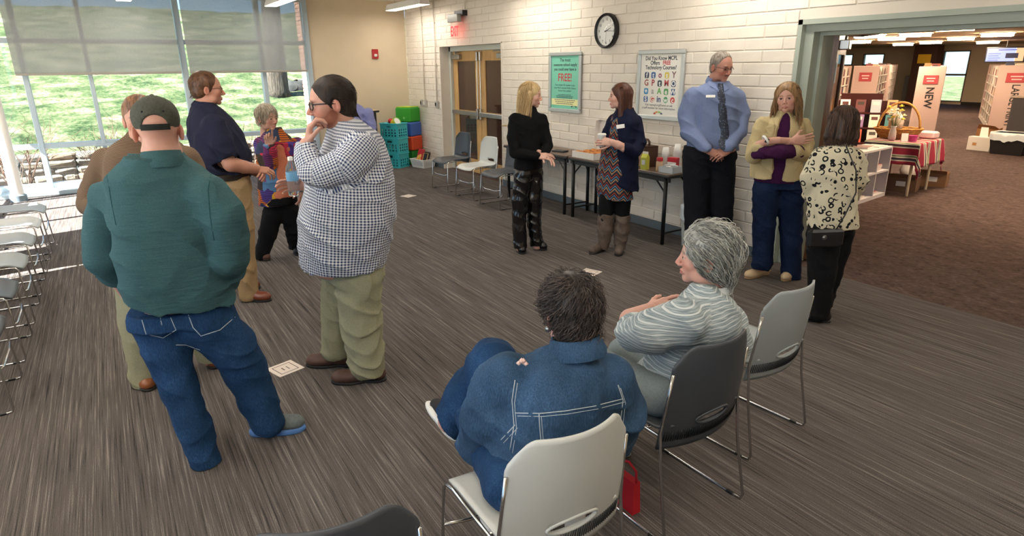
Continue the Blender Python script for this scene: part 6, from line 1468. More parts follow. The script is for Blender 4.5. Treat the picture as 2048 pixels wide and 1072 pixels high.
# 4 ---- older woman in the patchwork cardigan
def woman_patchwork():
    p = Person((556, 518), 'grey haired woman in a patchwork cardigan raising one hand', .97); p.skin = (202, 156, 136); fd = face_dir(150); lat = nrm(np.cross(fd, UP)); sq = (fd, 1.35)
    T = [(566, 400, 30), (566, 350, 32), (562, 310, 32), (558, 285, 30), (552, 268, 20), (546, 256, 11)]
    build(p, 'coral_top', cloth('coral_knit', (206, 126, 98), .9, 140), T, sq, fold=(.004, 22, 1.), cuts=[((560, 392, 0), -UP)], h=.008)
    cols = [(196, 60, 84), (232, 176, 50), (90, 70, 150), (60, 70, 96), (206, 110, 40), (120, 60, 110), (90, 130, 170), (70, 60, 50)]
    def patch(k, a, u, v):
        vo = k.new('ShaderNodeTexVoronoi', feature='F1', distance='CHEBYCHEV'); vo.inputs['Scale'].default_value = 8.5; vo.inputs['Randomness'].default_value = .7; k.link(k.coords(), vo.inputs['Vector']); f = k.new('ShaderNodeSeparateColor'); k.link(vo.outputs['Color'], f.inputs[0])
        base = k.ramp(f.outputs[0], [(i/8., lin(c)) for i, c in enumerate(cols)], 'CONSTANT'); st = k.math('GREATER_THAN', k.math('FRACT', k.math('MULTIPLY', v, 55.)), .55); on = k.math('MULTIPLY', st, k.math('GREATER_THAN', f.outputs[1], .5)); return k.mix(k.math('MULTIPLY', on, .8), base, lin((48, 40, 60)))
    PW = pat_mat('patchwork_knit', patch, .9)
    RA = [(524, 290, 17, -.03), (530, 318, 16, -.12), (540, 328, 15, -.16), (541, 302, 13, -.2), (538, 292, 12, -.21)]; LA = [(592, 290, 16, .03), (602, 330, 15, .03), (600, 372, 13, -.05)]
    def op(s): s.ell(p.P(580, 330, -.2), (.085, .18, .34), np.stack([lat, fd, UP]), k=.01, sub=True)
    T2 = [(549, 414, 31), (552, 370, 37), (553, 310, 39), (552, 285, 37), (550, 268, 25), (546, 257, 13)]
    s = SDF(.0068, .03); P, R = G(p, T2); s.loft(P, R, (fd, 1.25), .03); bones = [(P[-1], P[0], HH, .2)]; op(s)
    for pts in (RA, LA): P, R = G(p, pts); s.chain(P, R, .008); bones += [(P[i], P[i+1], HH+.01*UP, R[i]) for i in range(len(P)-1)]
    q = p.P(560, 408); s.cut(q, -UP); q = p.P(538, 289, -.21); s.cutlocal(q, UP, q, .055); s.fold(lambda P: wob(P, 3., 20., .005)+creases(P, 3., 50., .012)); V, Q = s.mesh(); p.kid('patchwork_cardigan', (V, Q), PW, pat=seg_pat(V, bones))
    LN = [(548, 420, 21, 0), (536, 465, 18, 0), (524, 510, 14, -.02)]; LF = [(576, 415, 21, .05), (588, 455, 18, .12), (591, 492, 14, .2)]
    build(p, 'trousers', BLKC, [(562, 405, 34), (562, 392, 34)], (fd, 1.3), [(LN, .02), (LF, .02)], lcuts=[((524, 518, -.02), -UP, .1), ((591, 497, .2), -UP, .1)], fold=(.004, 22, 3.))
    core(p, T, sq, [RA, LA, LN, LF]); p.head(p.P(536, 236), face_dir(140), -.02, .03, .7, flush=.7, lip=(176, 96, 92), brow=(120, 96, 80)); p.eyes()
    p.add_skin(hand_at(p.P(538, 292, -.21), UP+.1*HR, -HR*.2+HH, curl=((.3, .3, .2), (.9, .9, .5), (1., 1., .6), (1., 1., .6)), thumb=(.5, .3))); p.add_skin(hand_at(p.P(600, 374, -.05), -UP, HR, True, curl=(.4,)*4))
    cap = cap_hair(.058, .078, side_y=.012, side_z=.0, t=.016, nape=-.08); p.hair([cap, strands(back_hair(900, .06, 7, lambda P: np.stack([.7*np.sign(P[:, 0])*(np.abs(P[:, 0])/.08), .35-P[:, 1]*2, -.9+0*P[:, 0]], 1), .25, cap=cap), .0018, .0007)], hair_mat('hair_ashblonde', (116, 98, 78), (214, 202, 182)), [tone_rand(1, .2, .9), tone_rand(2, .1, 1)])
    BR = mat('shoe_brown2', (92, 58, 46), .5); shoe(p, p.P(512, 516, .05), p.P(541, 536, -.06), BR, SOLEB, w=.04); shoe(p, p.P(590, 498, .22), p.P(600, 508, .1), mat('shoe_black', (24, 24, 26), .4), SOLEB, w=.04); p.done()

# 5 ---- man in the gingham shirt
def man_gingham():
    p = Person((694, 745), 'bearded man in a blue gingham shirt holding a water bottle', 1.08); p.skin = (202, 154, 136); fd = face_dir(-98); lat = nrm(np.cross(UP, fd)); sq = (lat, .82)
    def ging(k, a, u, v):
        fu = k.math('GREATER_THAN', k.math('FRACT', k.math('MULTIPLY', u, 66.)), .5); fv = k.math('GREATER_THAN', k.math('FRACT', k.math('MULTIPLY', v, 66.)), .5); return k.mix(k.math('MULTIPLY', k.math('ADD', fu, fv), .5), lin((228, 230, 234)), lin((36, 54, 96)))
    GM = pat_mat('blue_gingham', ging, .85)
    T = [(684, 540, 80), (690, 480, 91), (693, 430, 94), (700, 365, 87), (708, 305, 66), (706, 268, 50), (698, 252, 38), (692, 242, 28)]
    LA = [(722, 296, 35, -.17), (694, 330, 36, -.24), (652, 346, 31, -.27), (630, 346, 28, -.26), (619, 318, 24, -.22), (613, 288, 20, -.18)]; RA = [(690, 298, 34, .2), (650, 366, 30, .24), (608, 369, 22, .14)]
    build(p, 'gingham_shirt', GM, T, sq, [(LA, .008), (RA, .008)], cuts=[((690, 524, 0), -UP)], lcuts=[((613, 284, -.18), UP-.1*HR, .065), ((622, 369, .16), -HR, .10)], h=.0068, fold=(.006, 15., 1.5), pat=HH)
    collar(p, p.P(690, 258), UP+.3*fd, .075, .042, .008, GM, open_dir=fd, flare=1.2)
    LN = [(716, 560, 46, -.1), (722, 640, 40, -.1), (734, 725, 35, -.11)]; LF = [(688, 560, 44, .1), (680, 630, 36, .1), (676, 695, 32, .1)]
    build(p, 'trousers', OLIVE, [(706, 548, 60), (704, 512, 60)], (lat, .85), [(LN, .02), (LF, .02)], lcuts=[((736, 752, -.11), -UP, .13), ((676, 712, .1), -UP, .13)], fold=(.007, 22, 2.), h=.0068)
    core(p, T, sq, [LA, RA, LN, LF])
    bd = lambda V: np.clip(1.5*gauss(V, (0, .075, -.1), (.05, .05, .026))+1.3*gauss(V, (0, .095, -.056), (.03, .03, .007))+sum(1.3*gauss(V, (q*x_, y_, z_), (.026, .024, .026)) for q in (-1, 1) for x_, y_, z_ in ((.07, .004, -.045), (.062, .022, -.07), (.045, .05, -.085))), 0, .85)*(1-.9*gauss(V, (0, .09, -.07), (.02, .02, .006)))
    p.head(p.P(664, 206, 0), face_dir(-96), -.08, 0, 0., (1.03, 1.05, 1.05), neck=1.18, flush=1., beard=bd, beardcol=(120, 62, 40), brow=(84, 56, 42)); p.eyes()
    cap = cap_hair(.045, .085, side_y=.012, side_z=.015, t=.008, nape=-.09); p.hair([cap, strands(back_hair(1100, .05, 9, lambda P: np.stack([0*P[:, 0], -1+0*P[:, 0], -.1-14*np.clip(-P[:, 1]-.03, 0, .2)], 1), .02, jit=.06, cap=cap), .0012, .0004)], hair_mat('hair_dark_slick', (22, 16, 14), (74, 54, 42), .6), [tone_rand(1, 0, .4), tone_rand(2, 0, .9)])
    glasses(p, mat('tortoise_frame', (28, 24, 24), .25), .0028)
    p.add_skin(hand_at(p.P(615, 288, -.18), UP+.22*HR+.1*HH, -HR-.35*HH, True, curl=((.5, .9, .6), (.6, 1., .6), (.7, 1., .6), (.7, 1., .6)), thumb=(.35, .1), scale=1.08))
    p.add_skin(hand_at(p.P(608, 368, .13), -HR*.9-.3*HH, HH+.1*UP, curl=(.55, .55, .55, .55), thumb=(.7, .2)))
    BW = mat('shoe_brown', (82, 56, 46), .55, var=.2, vscale=30); shoe(p, p.P(772, 752, -.1), p.P(664, 768, -.13), BW, SOLEB, w=.05, h=.085); shoe(p, p.P(712, 712, .1), p.P(612, 722, .1), BW, SOLEB, w=.05, h=.085); p.done()
    c = p.P(589, 392, .055); t = thing('water_bottle', 'clear plastic water bottle with a blue label held by the gingham man', 'bottle', tuple(c)); PL = NT('clear_bottle'); PL.base((.9, .93, .95, 1)); PL.set(.06); PL.b.inputs['Transmission Weight'].default_value = .92; PL.b.inputs['IOR'].default_value = 1.1
    MB().lathe([(.018, 0), (.031, .006), (.033, .03), (.031, .05), (.033, .07), (.033, .14), (.03, .165), (.014, .195), (.0125, .205)], n=24).build('bottle_body', PL.m, t, smooth=True); MB().lathe([(.0335, .09), (.0337, .092), (.0337, .138), (.0335, .14)], n=24, cap=False).build('paper_label', mat('label_blue', (120, 180, 220), .5), t, smooth=True); MB().lathe([(.0145, .203), (.0145, .222), (.013, .224)], n=16).build('screw_cap', PAPER, t, angle=40)

# 6 ---- person in a periwinkle shirt behind him
def man_periwinkle():
    p = Person((690, 388), 'person in a periwinkle shirt mostly hidden behind the gingham man', 1.); p.skin = (196, 140, 116); fd = face_dir(-30); sq = (fd, 1.4)
    T = [(704, 300, 27), (704, 260, 30), (704, 228, 31), (702, 214, 24), (700, 205, 10)]; RA = [(736, 226, 10, 0), (744, 256, 9, 0), (738, 288, 8, .1)]; LA = [(672, 226, 10, 0), (664, 256, 9, 0), (668, 288, 8, .1)]
    build(p, 'dress_shirt', cloth('periwinkle_cotton', (136, 140, 190), .85, 120), T, sq, [(RA, .008), (LA, .008)], cuts=[((700, 298, 0), -UP)], h=.012, fold=(.006, 20, 1.)); collar(p, p.P(700, 208), UP, .07, .04, .008, MATS['periwinkle_cotton'])
    LN = [(690, 310, 13), (688, 345, 11), (686, 380, 9)]; LF = [(714, 310, 13), (712, 345, 11), (710, 378, 9)]
    build(p, 'trousers', BLKC, [(702, 306, 24), (702, 296, 24)], sq, [(LN, .02), (LF, .02)], lcuts=[((686, 384, 0), -UP, .1), ((710, 382, 0), -UP, .1)], h=.012, fold=None); core(p, T, sq, [RA, LA, LN, LF]); p.head(p.P(694, 190, 0), fd, -.1, 0, 0.); p.eyes(); cap = cap_hair(); p.hair([cap], hair_mat('hair_brown', (56, 36, 24), (120, 82, 56))); shoe(p, p.P(686, 388), p.P(680, 378, .2), mat('shoe_black', (24, 24, 26), .4), SOLEB); shoe(p, p.P(710, 388), p.P(706, 378, .2), mat('shoe_black', (24, 24, 26), .4), SOLEB)
    p.add_skin(hand_at(p.P(738, 288, .1), -UP, HR)); p.add_skin(hand_at(p.P(668, 288, .1), -UP, -HR, True)); p.done()

# 8 ---- blonde woman in black
def woman_black():
    p = Person((1060, 500), 'blonde woman in a black turtleneck and shiny black leather trousers', .97); p.skin = (222, 178, 158); fd = face_dir(125); lat = nrm(np.cross(fd, UP)); sq = (fd, 1.3)
    T = [(1057, 342, 32), (1057, 300, 30), (1056, 268, 30), (1057, 245, 31), (1057, 232, 26), (1057, 222, 16), (1058, 210, 11)]
    LA = [(1084, 238, 11, .03), (1091, 275, 11, .0), (1096, 292, 10, -.03), (1088, 308, 8, -.14)]; RA = [(1030, 238, 12, -.06), (1026, 275, 12, -.1), (1030, 306, 11, -.12), (1074, 312, 8, -.2)]
    BK = cloth('black_knit', (16, 16, 18), .95, 150)
    build(p, 'turtleneck', BK, T, sq, [(RA, .008), (LA, .008)], cuts=[((1056, 336, 0), -UP)], h=.0075, fold=(.003, 24, 1.)); collar(p, p.P(1058, 210), UP, .056, .05, .008, BK, flare=1.03)
    LE = NT('black_leather'); LE.base(lin((14, 14, 16))); LE.set(.17, 0, .7); LE.bump(LE.noise(LE.coords(), 12., 2), .35, .02); LE = LE.m
    LN = [(1046, 350, 18, -.05), (1040, 400, 16, -.06), (1038, 450, 13, -.07), (1041, 496, 12.5, -.08)]; LF = [(1068, 348, 18, .04), (1068, 395, 16, .03), (1068, 445, 13, .02), (1074, 492, 12, .01)]
    build(p, 'leather_trousers', LE, [(1057, 345, 28), (1057, 325, 27)], sq, [(LN, .015), (LF, .015)], lcuts=[((1041, 495, -.08), -UP, .1), ((1074, 490, .01), -UP, .1)], h=.007, fold=(.005, 26, 2.))
    core(p, T, sq, [LA, RA, LN, LF]); p.head(p.P(1062, 190), face_dir(103), -.08, 0, 1., lip=(186, 96, 96), brow=(150, 116, 80), lash=(60, 44, 36)); p.eyes()
    lh = long_hair(2000, -.31, 4, phi0=72, wave=.016, flare=.025, part=.01, fwd=.03); p.hair([longcap(-.24), strands(lh, .0014, .0005)], hair_mat('hair_blonde', (150, 112, 66), (236, 208, 156)), [tone_rand(1, .3, .8), tone_rand(2, .1, 1., 45)])
    p.add_skin(hand_at(p.P(1074, 312, -.2), HR-.1*HH, UP*.7-HH*.6, curl=(.4,)*4)); p.add_skin(hand_at(p.P(1086, 308, -.14), HR*.6-.5*HH-.3*UP, UP+HR*.3, True, curl=(.35,)*4))
    BB = mat('boot_black', (16, 16, 17), .25); shoe(p, p.P(1036, 490, -.02), p.P(1048, 506, -.16), BB, SOLEB, 'ankle_boot', w=.038, h=.1, heelh=.03); shoe(p, p.P(1068, 486, .05), p.P(1094, 498, -.02), BB, SOLEB, 'ankle_boot', w=.038, h=.1, heelh=.03); p.done()

# 9 ---- woman in the navy cardigan
def woman_cardigan():
    p = Person((1222, 502), 'long haired woman in a navy cardigan and zigzag dress holding a paper cup', .97); p.skin = (220, 174, 156); fd = face_dir(-128); lat = nrm(np.cross(fd, UP)); sq = (fd, 1.3)
    T = [(1230, 398, 39), (1228, 360, 38), (1232, 310, 34), (1240, 268, 32), (1246, 240, 32), (1249, 226, 22), (1250, 214, 11)]
    def zig(k, a, u, v):
        tri = k.math('PINGPONG', k.math('MULTIPLY', u, 1.), .05); w = k.math('FRACT', k.math('MULTIPLY', k.math('ADD', v, tri), 11.)); A = [lin(c) for c in ((32, 26, 36), (150, 66, 54), (44, 40, 54), (86, 130, 160), (34, 28, 38), (176, 130, 90), (50, 70, 80))]
        return k.ramp(w, [(i/7., c) for i, c in enumerate(A)], 'CONSTANT')
    ZG = pat_mat('zigzag_jersey', zig, .85); build(p, 'zigzag_dress', ZG, T, sq, cuts=[((1232, 394, 0), -UP)], pat=HH, h=.0075, fold=(.005, 26, 1.))
    NC = cloth('navy_jersey', (20, 24, 48), .9, 160)
    T2 = [(1238, 380, 38), (1240, 340, 36), (1242, 300, 35), (1245, 265, 33), (1249, 241, 33), (1250, 228, 23), (1251, 216, 12)]; RA = [(1222, 240, 12, -.02), (1208, 262, 11, -.1), (1222, 290, 11, -.16), (1216, 288, 10, -.2)]; RA = [(1270, 244, 14, -.02), (1278, 285, 14, -.08), (1268, 304, 12, -.16), (1246, 296, 11, -.22)]; LA = [(1228, 240, 12, .05), (1212, 272, 11, .02), (1208, 290, 9, -.06)]
    s = SDF(.0075, .03); P, R = G(p, T2); s.loft(P, [r+.012 for r in R], (fd, 1.22), .03); pass
    c = p.P(1214, 330, -.12); s.ell(c, (.075, .2, .5), np.stack([lat, fd, UP]), k=.008, sub=True)
    for pts in (RA, LA): P, R = G(p, pts); s.chain(P, R, .008)
    q = p.P(1244, 372); s.cut(q, -UP-.25*HR); q = p.P(1248, 296, -.22); s.cutlocal(q, nrm(-HR+.2*UP), q, .06); s.fold(lambda P: wob(P, 2., 22., .004)+creases(P, 2., 50., .012)); p.kid('navy_cardigan', s.mesh(), NC)
    forearm(p, [(1256, 298, 8, -.2), (1236, 290, 8, -.23), (1222, 284, 6.5, -.24)], h=.005)
    p.add_skin(hand_at(p.P(1224, 285, -.24), -HR+.15*UP, -HH+.3*UP, curl=(.7,)*4, thumb=(.6, .3))); p.add_skin(hand_at(p.P(1204, 290, -.1), -HR*.4+UP*.6-.5*HH, -HR, True, curl=(.8,)*4))
    LN = [(1214, 398, 17, -.03), (1211, 440, 14, -.03), (1211, 465, 13, -.03)]; LF = [(1246, 396, 17, .0), (1244, 440, 14, -.02), (1243, 465, 13, -.03)]
    build(p, 'leggings', BLKC, [(1230, 390, 32), (1230, 370, 32)], sq, [(LN, .015), (LF, .015)], h=.0072, fold=None)
    BT = mat('boot_taupe', (96, 82, 72), .75, var=.2, vscale=25, bump=.4, bscale=30)
    for A, B, C_, D_ in (((1212, 430, -.03), (1208, 488, -.03), (1209, 490, .03), (1180, 500, -.12)), ((1245, 432, -.02), (1240, 490, -.03), (1240, 494, .03), (1236, 510, -.2))):
        build(p, 'boot_shaft', BT, None, None, [([(A[0], A[1], 15, A[2]), ((A[0]+B[0])/2, (A[1]+B[1])/2, 15.5, A[2]), (B[0], B[1], 11, B[2])], .01)], lcuts=[((A[0], A[1]-2, A[2]), UP, .1)], h=.0075, fold=(.005, 40, 2.)); shoe(p, p.P(*C_), p.P(*D_), BT, SOLEB, 'boot_foot', w=.04, h=.08)
    core(p, T, sq, [RA, LA, LN, LF]); p.head(p.P(1240, 193), face_dir(-98), .02, 0, 1., lip=(190, 96, 92), brow=(96, 66, 48), lash=(50, 36, 30)); p.eyes()
    lh = long_hair(1200, -.27, 6, phi0=70, wave=.004, flare=.01, tipvar=.03); p.hair([longcap(-.22), strands(lh, .0017, .0007)], hair_mat('hair_chestnut', (52, 28, 20), (124, 76, 54)), [tone_rand(1, .1, .5), tone_rand(2, 0, .9, 45)])
    p.stick('navy_cardigan', 1241, 253, MB().bbox_bev((-.038, -.003, -.018), (.038, .003, .018), .002), PAPER, 'name_badge', roll=-.15); p.done()
    c = p.P(1203, 293, -.2); t = thing('paper_cup', 'white paper cup with a lid held by the woman in the cardigan', 'cup', tuple(c)); MB().lathe([(.028, 0), (.038, .105), (.039, .106)], n=24).build('cup_body', PAPER, t, smooth=True); MB().lathe([(.041, .104), (.041, .112), (.034, .12), (.001, .12)], n=24).build('lid', WHITE, t, angle=40)

# 10 --- man with tie
def man_tie():
    p = Person((1412, 512), 'tall man in a blue shirt and patterned tie looking down', 1.04); p.skin = (186, 134, 116); fd = face_dir(172); lat = nrm(np.cross(fd, UP)); sq = (fd, 1.3)
    T = [(1424, 304, 50), (1426, 270, 53), (1428, 230, 50), (1429, 198, 50), (1430, 181, 46), (1433, 172, 34), (1436, 164, 21)]
    RA = [(1386, 194, 19, 0), (1377, 225, 20, .0), (1379, 262, 18, -.06), (1412, 298, 12, -.22)]; LA = [(1473, 196, 19, 0), (1480, 228, 19, 0), (1477, 262, 17, -.06), (1456, 296, 12, -.22)]
    SH = cloth('slate_blue_shirt', (118, 132, 168), .75, 120, .06, .15); build(p, 'dress_shirt', SH, T, sq, [(RA, .008), (LA, .008)], cuts=[((1418, 296, 0), -UP)], lcuts=[((1416, 301, -.2), HR-.4*UP, .06), ((1456, 300, -.2), -HR-.4*UP, .06)], h=.0068, fold=(.005, 18, 4.))
    collar(p, p.P(1438, 158), UP+.25*fd, .068, .04, .007, SH, open_dir=fd, flare=1.2)
    for pts in ([(1417, 160), (1434, 167), (1438, 184), (1421, 172)], [(1446, 168), (1460, 164), (1458, 178), (1448, 184)]): p.patch('dress_shirt', pts, SH, 'collar_wing', .009)
    g = MB(); rows = []
    for i, (x, y, w) in enumerate([(1441, 168, 5), (1441, 174, 6), (1442, 186, 7), (1443, 198, 8), (1444, 212, 8), (1445, 226, 9), (1446, 240, 9), (1447, 254, 10), (1448, 268, 10), (1449, 282, 10), (1449, 293, 10), (1449, 299, 4)]):
        c = p.hit('dress_shirt', x, y, .013)[0]; r = RR_(p, c, w); rows.append([c+lat*r*u-fd*.012*(u*u) for u in (-1, -.5, 0, .5, 1)])
    g.grid(rows); TI = NT('tie_silk'); TI.set(.5); vv = TI.coords(scale=(1, 1, 1)); ch = TI.new('ShaderNodeTexVoronoi'); ch.inputs['Scale'].default_value = 55.; TI.link(vv, ch.inputs['Vector']); TI.base(TI.ramp(ch.outputs['Distance'], [(.2, lin((92, 104, 126))), (.4, lin((40, 46, 62)))])); p.kids.append(('necktie', g.mesh('necktie', TI.m, True), None))
    LN = [(1396, 320, 32, 0), (1394, 400, 26, 0), (1392, 480, 22, 0), (1390, 502, 21, 0)]; LF = [(1440, 320, 32, 0), (1442, 400, 26, 0), (1440, 475, 22, .02), (1440, 500, 21, .03)]
    build(p, 'trousers', cloth('charcoal_wool', (24, 25, 32), .9, 120), [(1418, 312, 52), (1418, 292, 51)], (fd, 1.35), [(LN, .015), (LF, .015)], lcuts=[((1390, 505, 0), -UP, .12), ((1440, 503, .03), -UP, .12)], fold=(.004, 20, 1.))
    core(p, T, sq, [RA, LA, LN, LF]); ms = lambda V: np.clip(1.1*gauss(V, (0, .096, -.056), (.028, .03, .006)), 0, .75)
    p.head(p.P(1440, 134), face_dir(138), -.2, 0, 0., neck=1.12, flush=1., beard=ms, beardcol=(90, 70, 58), brow=(96, 80, 68)); p.eyes(); cap = cap_hair(.02, .1, side_y=.0, side_z=.02, t=.006, nape=-.085); p.hair([cap, strands(back_hair(400, .025, 5, (0, -.7, -.7), .08, cap=cap), .001, .0004)], hair_mat('hair_greybrown', (74, 62, 52), (160, 150, 138)), [tone_rand(1, .1, .9), tone_rand(2)])
    glasses(p, mat('wine_frame', (90, 34, 34), .3), .002, rimless=True)
    p.add_skin(hand_at(p.P(1416, 302, -.2), HR*.9-.3*UP-.2*HH, UP*.6-HH*.7, curl=(.5,)*4)); p.add_skin(hand_at(p.P(1456, 302, -.22), -HR*.9-.3*UP-.2*HH, UP*.6-HH*.7, True, curl=(.55,)*4))
    p.stick('dress_shirt', 1421, 193, MB().bbox_bev((-.04, -.003, -.012), (.04, .003, .012), .002), PAPER, 'name_badge')
    q = p.P(1461, 296, -.2); g = MB().tube([q+.034*(HH*math.cos(a)+nrm(UP*.8+HR*.5)*math.sin(a)) for a in np.linspace(0, 2*PI, 16, endpoint=False)], .008, 6, closed=True); p.kids.append(('wristwatch', g.mesh('wristwatch', STEEL, True), None))
    BK_ = mat('shoe_black', (24, 24, 26), .4); shoe(p, p.P(1392, 496, .05), p.P(1384, 520, -.16), BK_, SOLEB); shoe(p, p.P(1440, 496, .08), p.P(1446, 518, -.12), BK_, SOLEB); p.done()

# 11 --- woman in the beige jacket
def woman_jacket():
    p = Person((1550, 553), 'woman with long wavy hair in a beige jacket with arms crossed', .98); p.skin = (208, 160, 142); fd = face_dir(186); lat = nrm(np.cross(fd, UP)); sq = (fd, 1.3)
    T = [(1554, 366, 47), (1554, 330, 46), (1556, 290, 44), (1560, 255, 42), (1564, 240, 34), (1566, 228, 18), (1568, 218, 11)]
    build(p, 'purple_top', cloth('plum_knit', (62, 22, 62), .9, 140), T, sq, cuts=[((1554, 362, 0), -UP)], h=.0068, fold=(.003, 22, 1.))
    JK = cloth('beige_cotton', (190, 172, 130), .9, 130, .08); RA = [(1526, 252, 18, 0), (1511, 290, 17, -.02), (1508, 312, 16, -.08), (1520, 294, 13, -.22)]; LA = [(1604, 252, 18, 0), (1611, 288, 17, -.02), (1606, 310, 17, -.1), (1588, 304, 16, -.22)]
    T2 = [(1552, 356, 51), (1554, 310, 49), (1558, 275, 47), (1562, 252, 46), (1565, 240, 38), (1567, 229, 20), (1568, 220, 12)]
    s = SDF(.007, .03); P, R = G(p, T2); s.loft(P, [r+.008 for r in R], (fd, 1.22), .03); s.ell(p.P(1560, 300, -.2), (.055, .2, .45), np.stack([lat, fd, UP]), k=.008, sub=True)
    for pts in (RA, LA): P, R = G(p, pts); s.chain(P, R, .008)
    q = p.P(1556, 354); s.cut(q, -UP); s.fold(lambda P: wob(P, 6., 20., .005)+creases(P, 6., 50., .012)); p.kid('beige_jacket', s.mesh(), JK)
    for pts in ([(1544, 232), (1550, 250), (1546, 280), (1530, 256)], [(1588, 232), (1578, 252), (1584, 282), (1602, 256)]): p.patch('beige_jacket', pts, JK, 'lapel', .008)
    for pts in ([(1522, 268), (1544, 268), (1544, 274), (1522, 274)], [(1580, 272), (1604, 270), (1604, 277), (1580, 279)]): p.patch('beige_jacket', pts, JK, 'pocket_flap', .006)
    forearm(p, [(1518, 290, 9, -.22), (1534, 283, 8, -.26), (1556, 281, 7.5, -.26), (1584, 282, 7, -.22)], h=.005); p.add_skin(hand_at(p.P(1586, 282, -.24), HR*.95+.1*UP, -HH, curl=(.25,)*4))
    build(p, 'plum_sleeve', MATS['plum_knit'], None, None, [([(1596, 303, 14, -.2), (1560, 304, 15, -.28), (1528, 306, 13, -.26), (1512, 308, 10, -.2)], .01)], h=.006, fold=(.004, 22, 2.)); p.add_skin(hand_at(p.P(1524, 306, -.16), -HR*.3+HH*.9, -HR, True, curl=(.6,)*4))
    q = p.P(1534, 281, -.30); g = MB().bbox_bev((-.014, -.004, -.018), (.014, .005, .018), .003); R_ = rot_head(-HH, 0, .4); g.v = [tuple(q+np.array(v)@R_) for v in g.v]; p.kids.append(('watch_face', g.mesh('watch_face', BLACKPL), None)); g = MB().tube([q+HH*.03+.033*(HH*math.cos(a)+nrm(UP-.6*HR)*math.sin(a)) for a in np.linspace(0, 2*PI, 16, endpoint=False)], .01, 6, closed=True); p.kids.append(('watch_strap', g.mesh('watch_strap', PAPER, True), None))
    LN = [(1532, 385, 28, 0), (1528, 450, 23, 0), (1525, 520, 20, -.02), (1523, 530, 20, -.02)]; LF = [(1580, 385, 28, 0), (1582, 455, 23, -.02), (1582, 540, 20, -.04), (1582, 552, 20, -.04)]
    build(p, 'dark_jeans', DKJ, [(1556, 374, 47), (1556, 356, 47)], (fd, 1.35), [(LN, .015), (LF, .015)], lcuts=[((1523, 536, -.02), -UP, .12), ((1582, 556, -.04), -UP, .12)], fold=(.004, 22, 2.))
    core(p, T, sq, [RA, LA, LN, LF]); p.head(p.P(1571, 196), face_dir(190), .04, -.08, 1., lip=(176, 94, 90), brow=(130, 96, 72), lash=(60, 46, 40)); p.eyes()
    lh = long_hair(2400, -.21, 8, phi0=66, wave=.018, flare=.04, fullness=1.07, fwd=.04); p.hair([longcap(-.16, hw=.095, phi_y=.03), strands(lh, .0013, .0005)], hair_mat('hair_honey', (92, 64, 40), (190, 150, 104)), [tone_rand(1, .1, .7), tone_rand(2, 0, 1., 45)])
    BG = mat('shoe_beige', (198, 172, 138), .6); shoe(p, p.P(1538, 530, .08), p.P(1492, 543, -.06), BG, mat('sole_tan', (150, 120, 90), .7), w=.042, h=.06, hs=.014); shoe(p, p.P(1588, 548, .06), p.P(1566, 570, -.14), BG, mat('sole_tan', (150, 120, 90), .7), w=.042, h=.06, hs=.014); p.done()

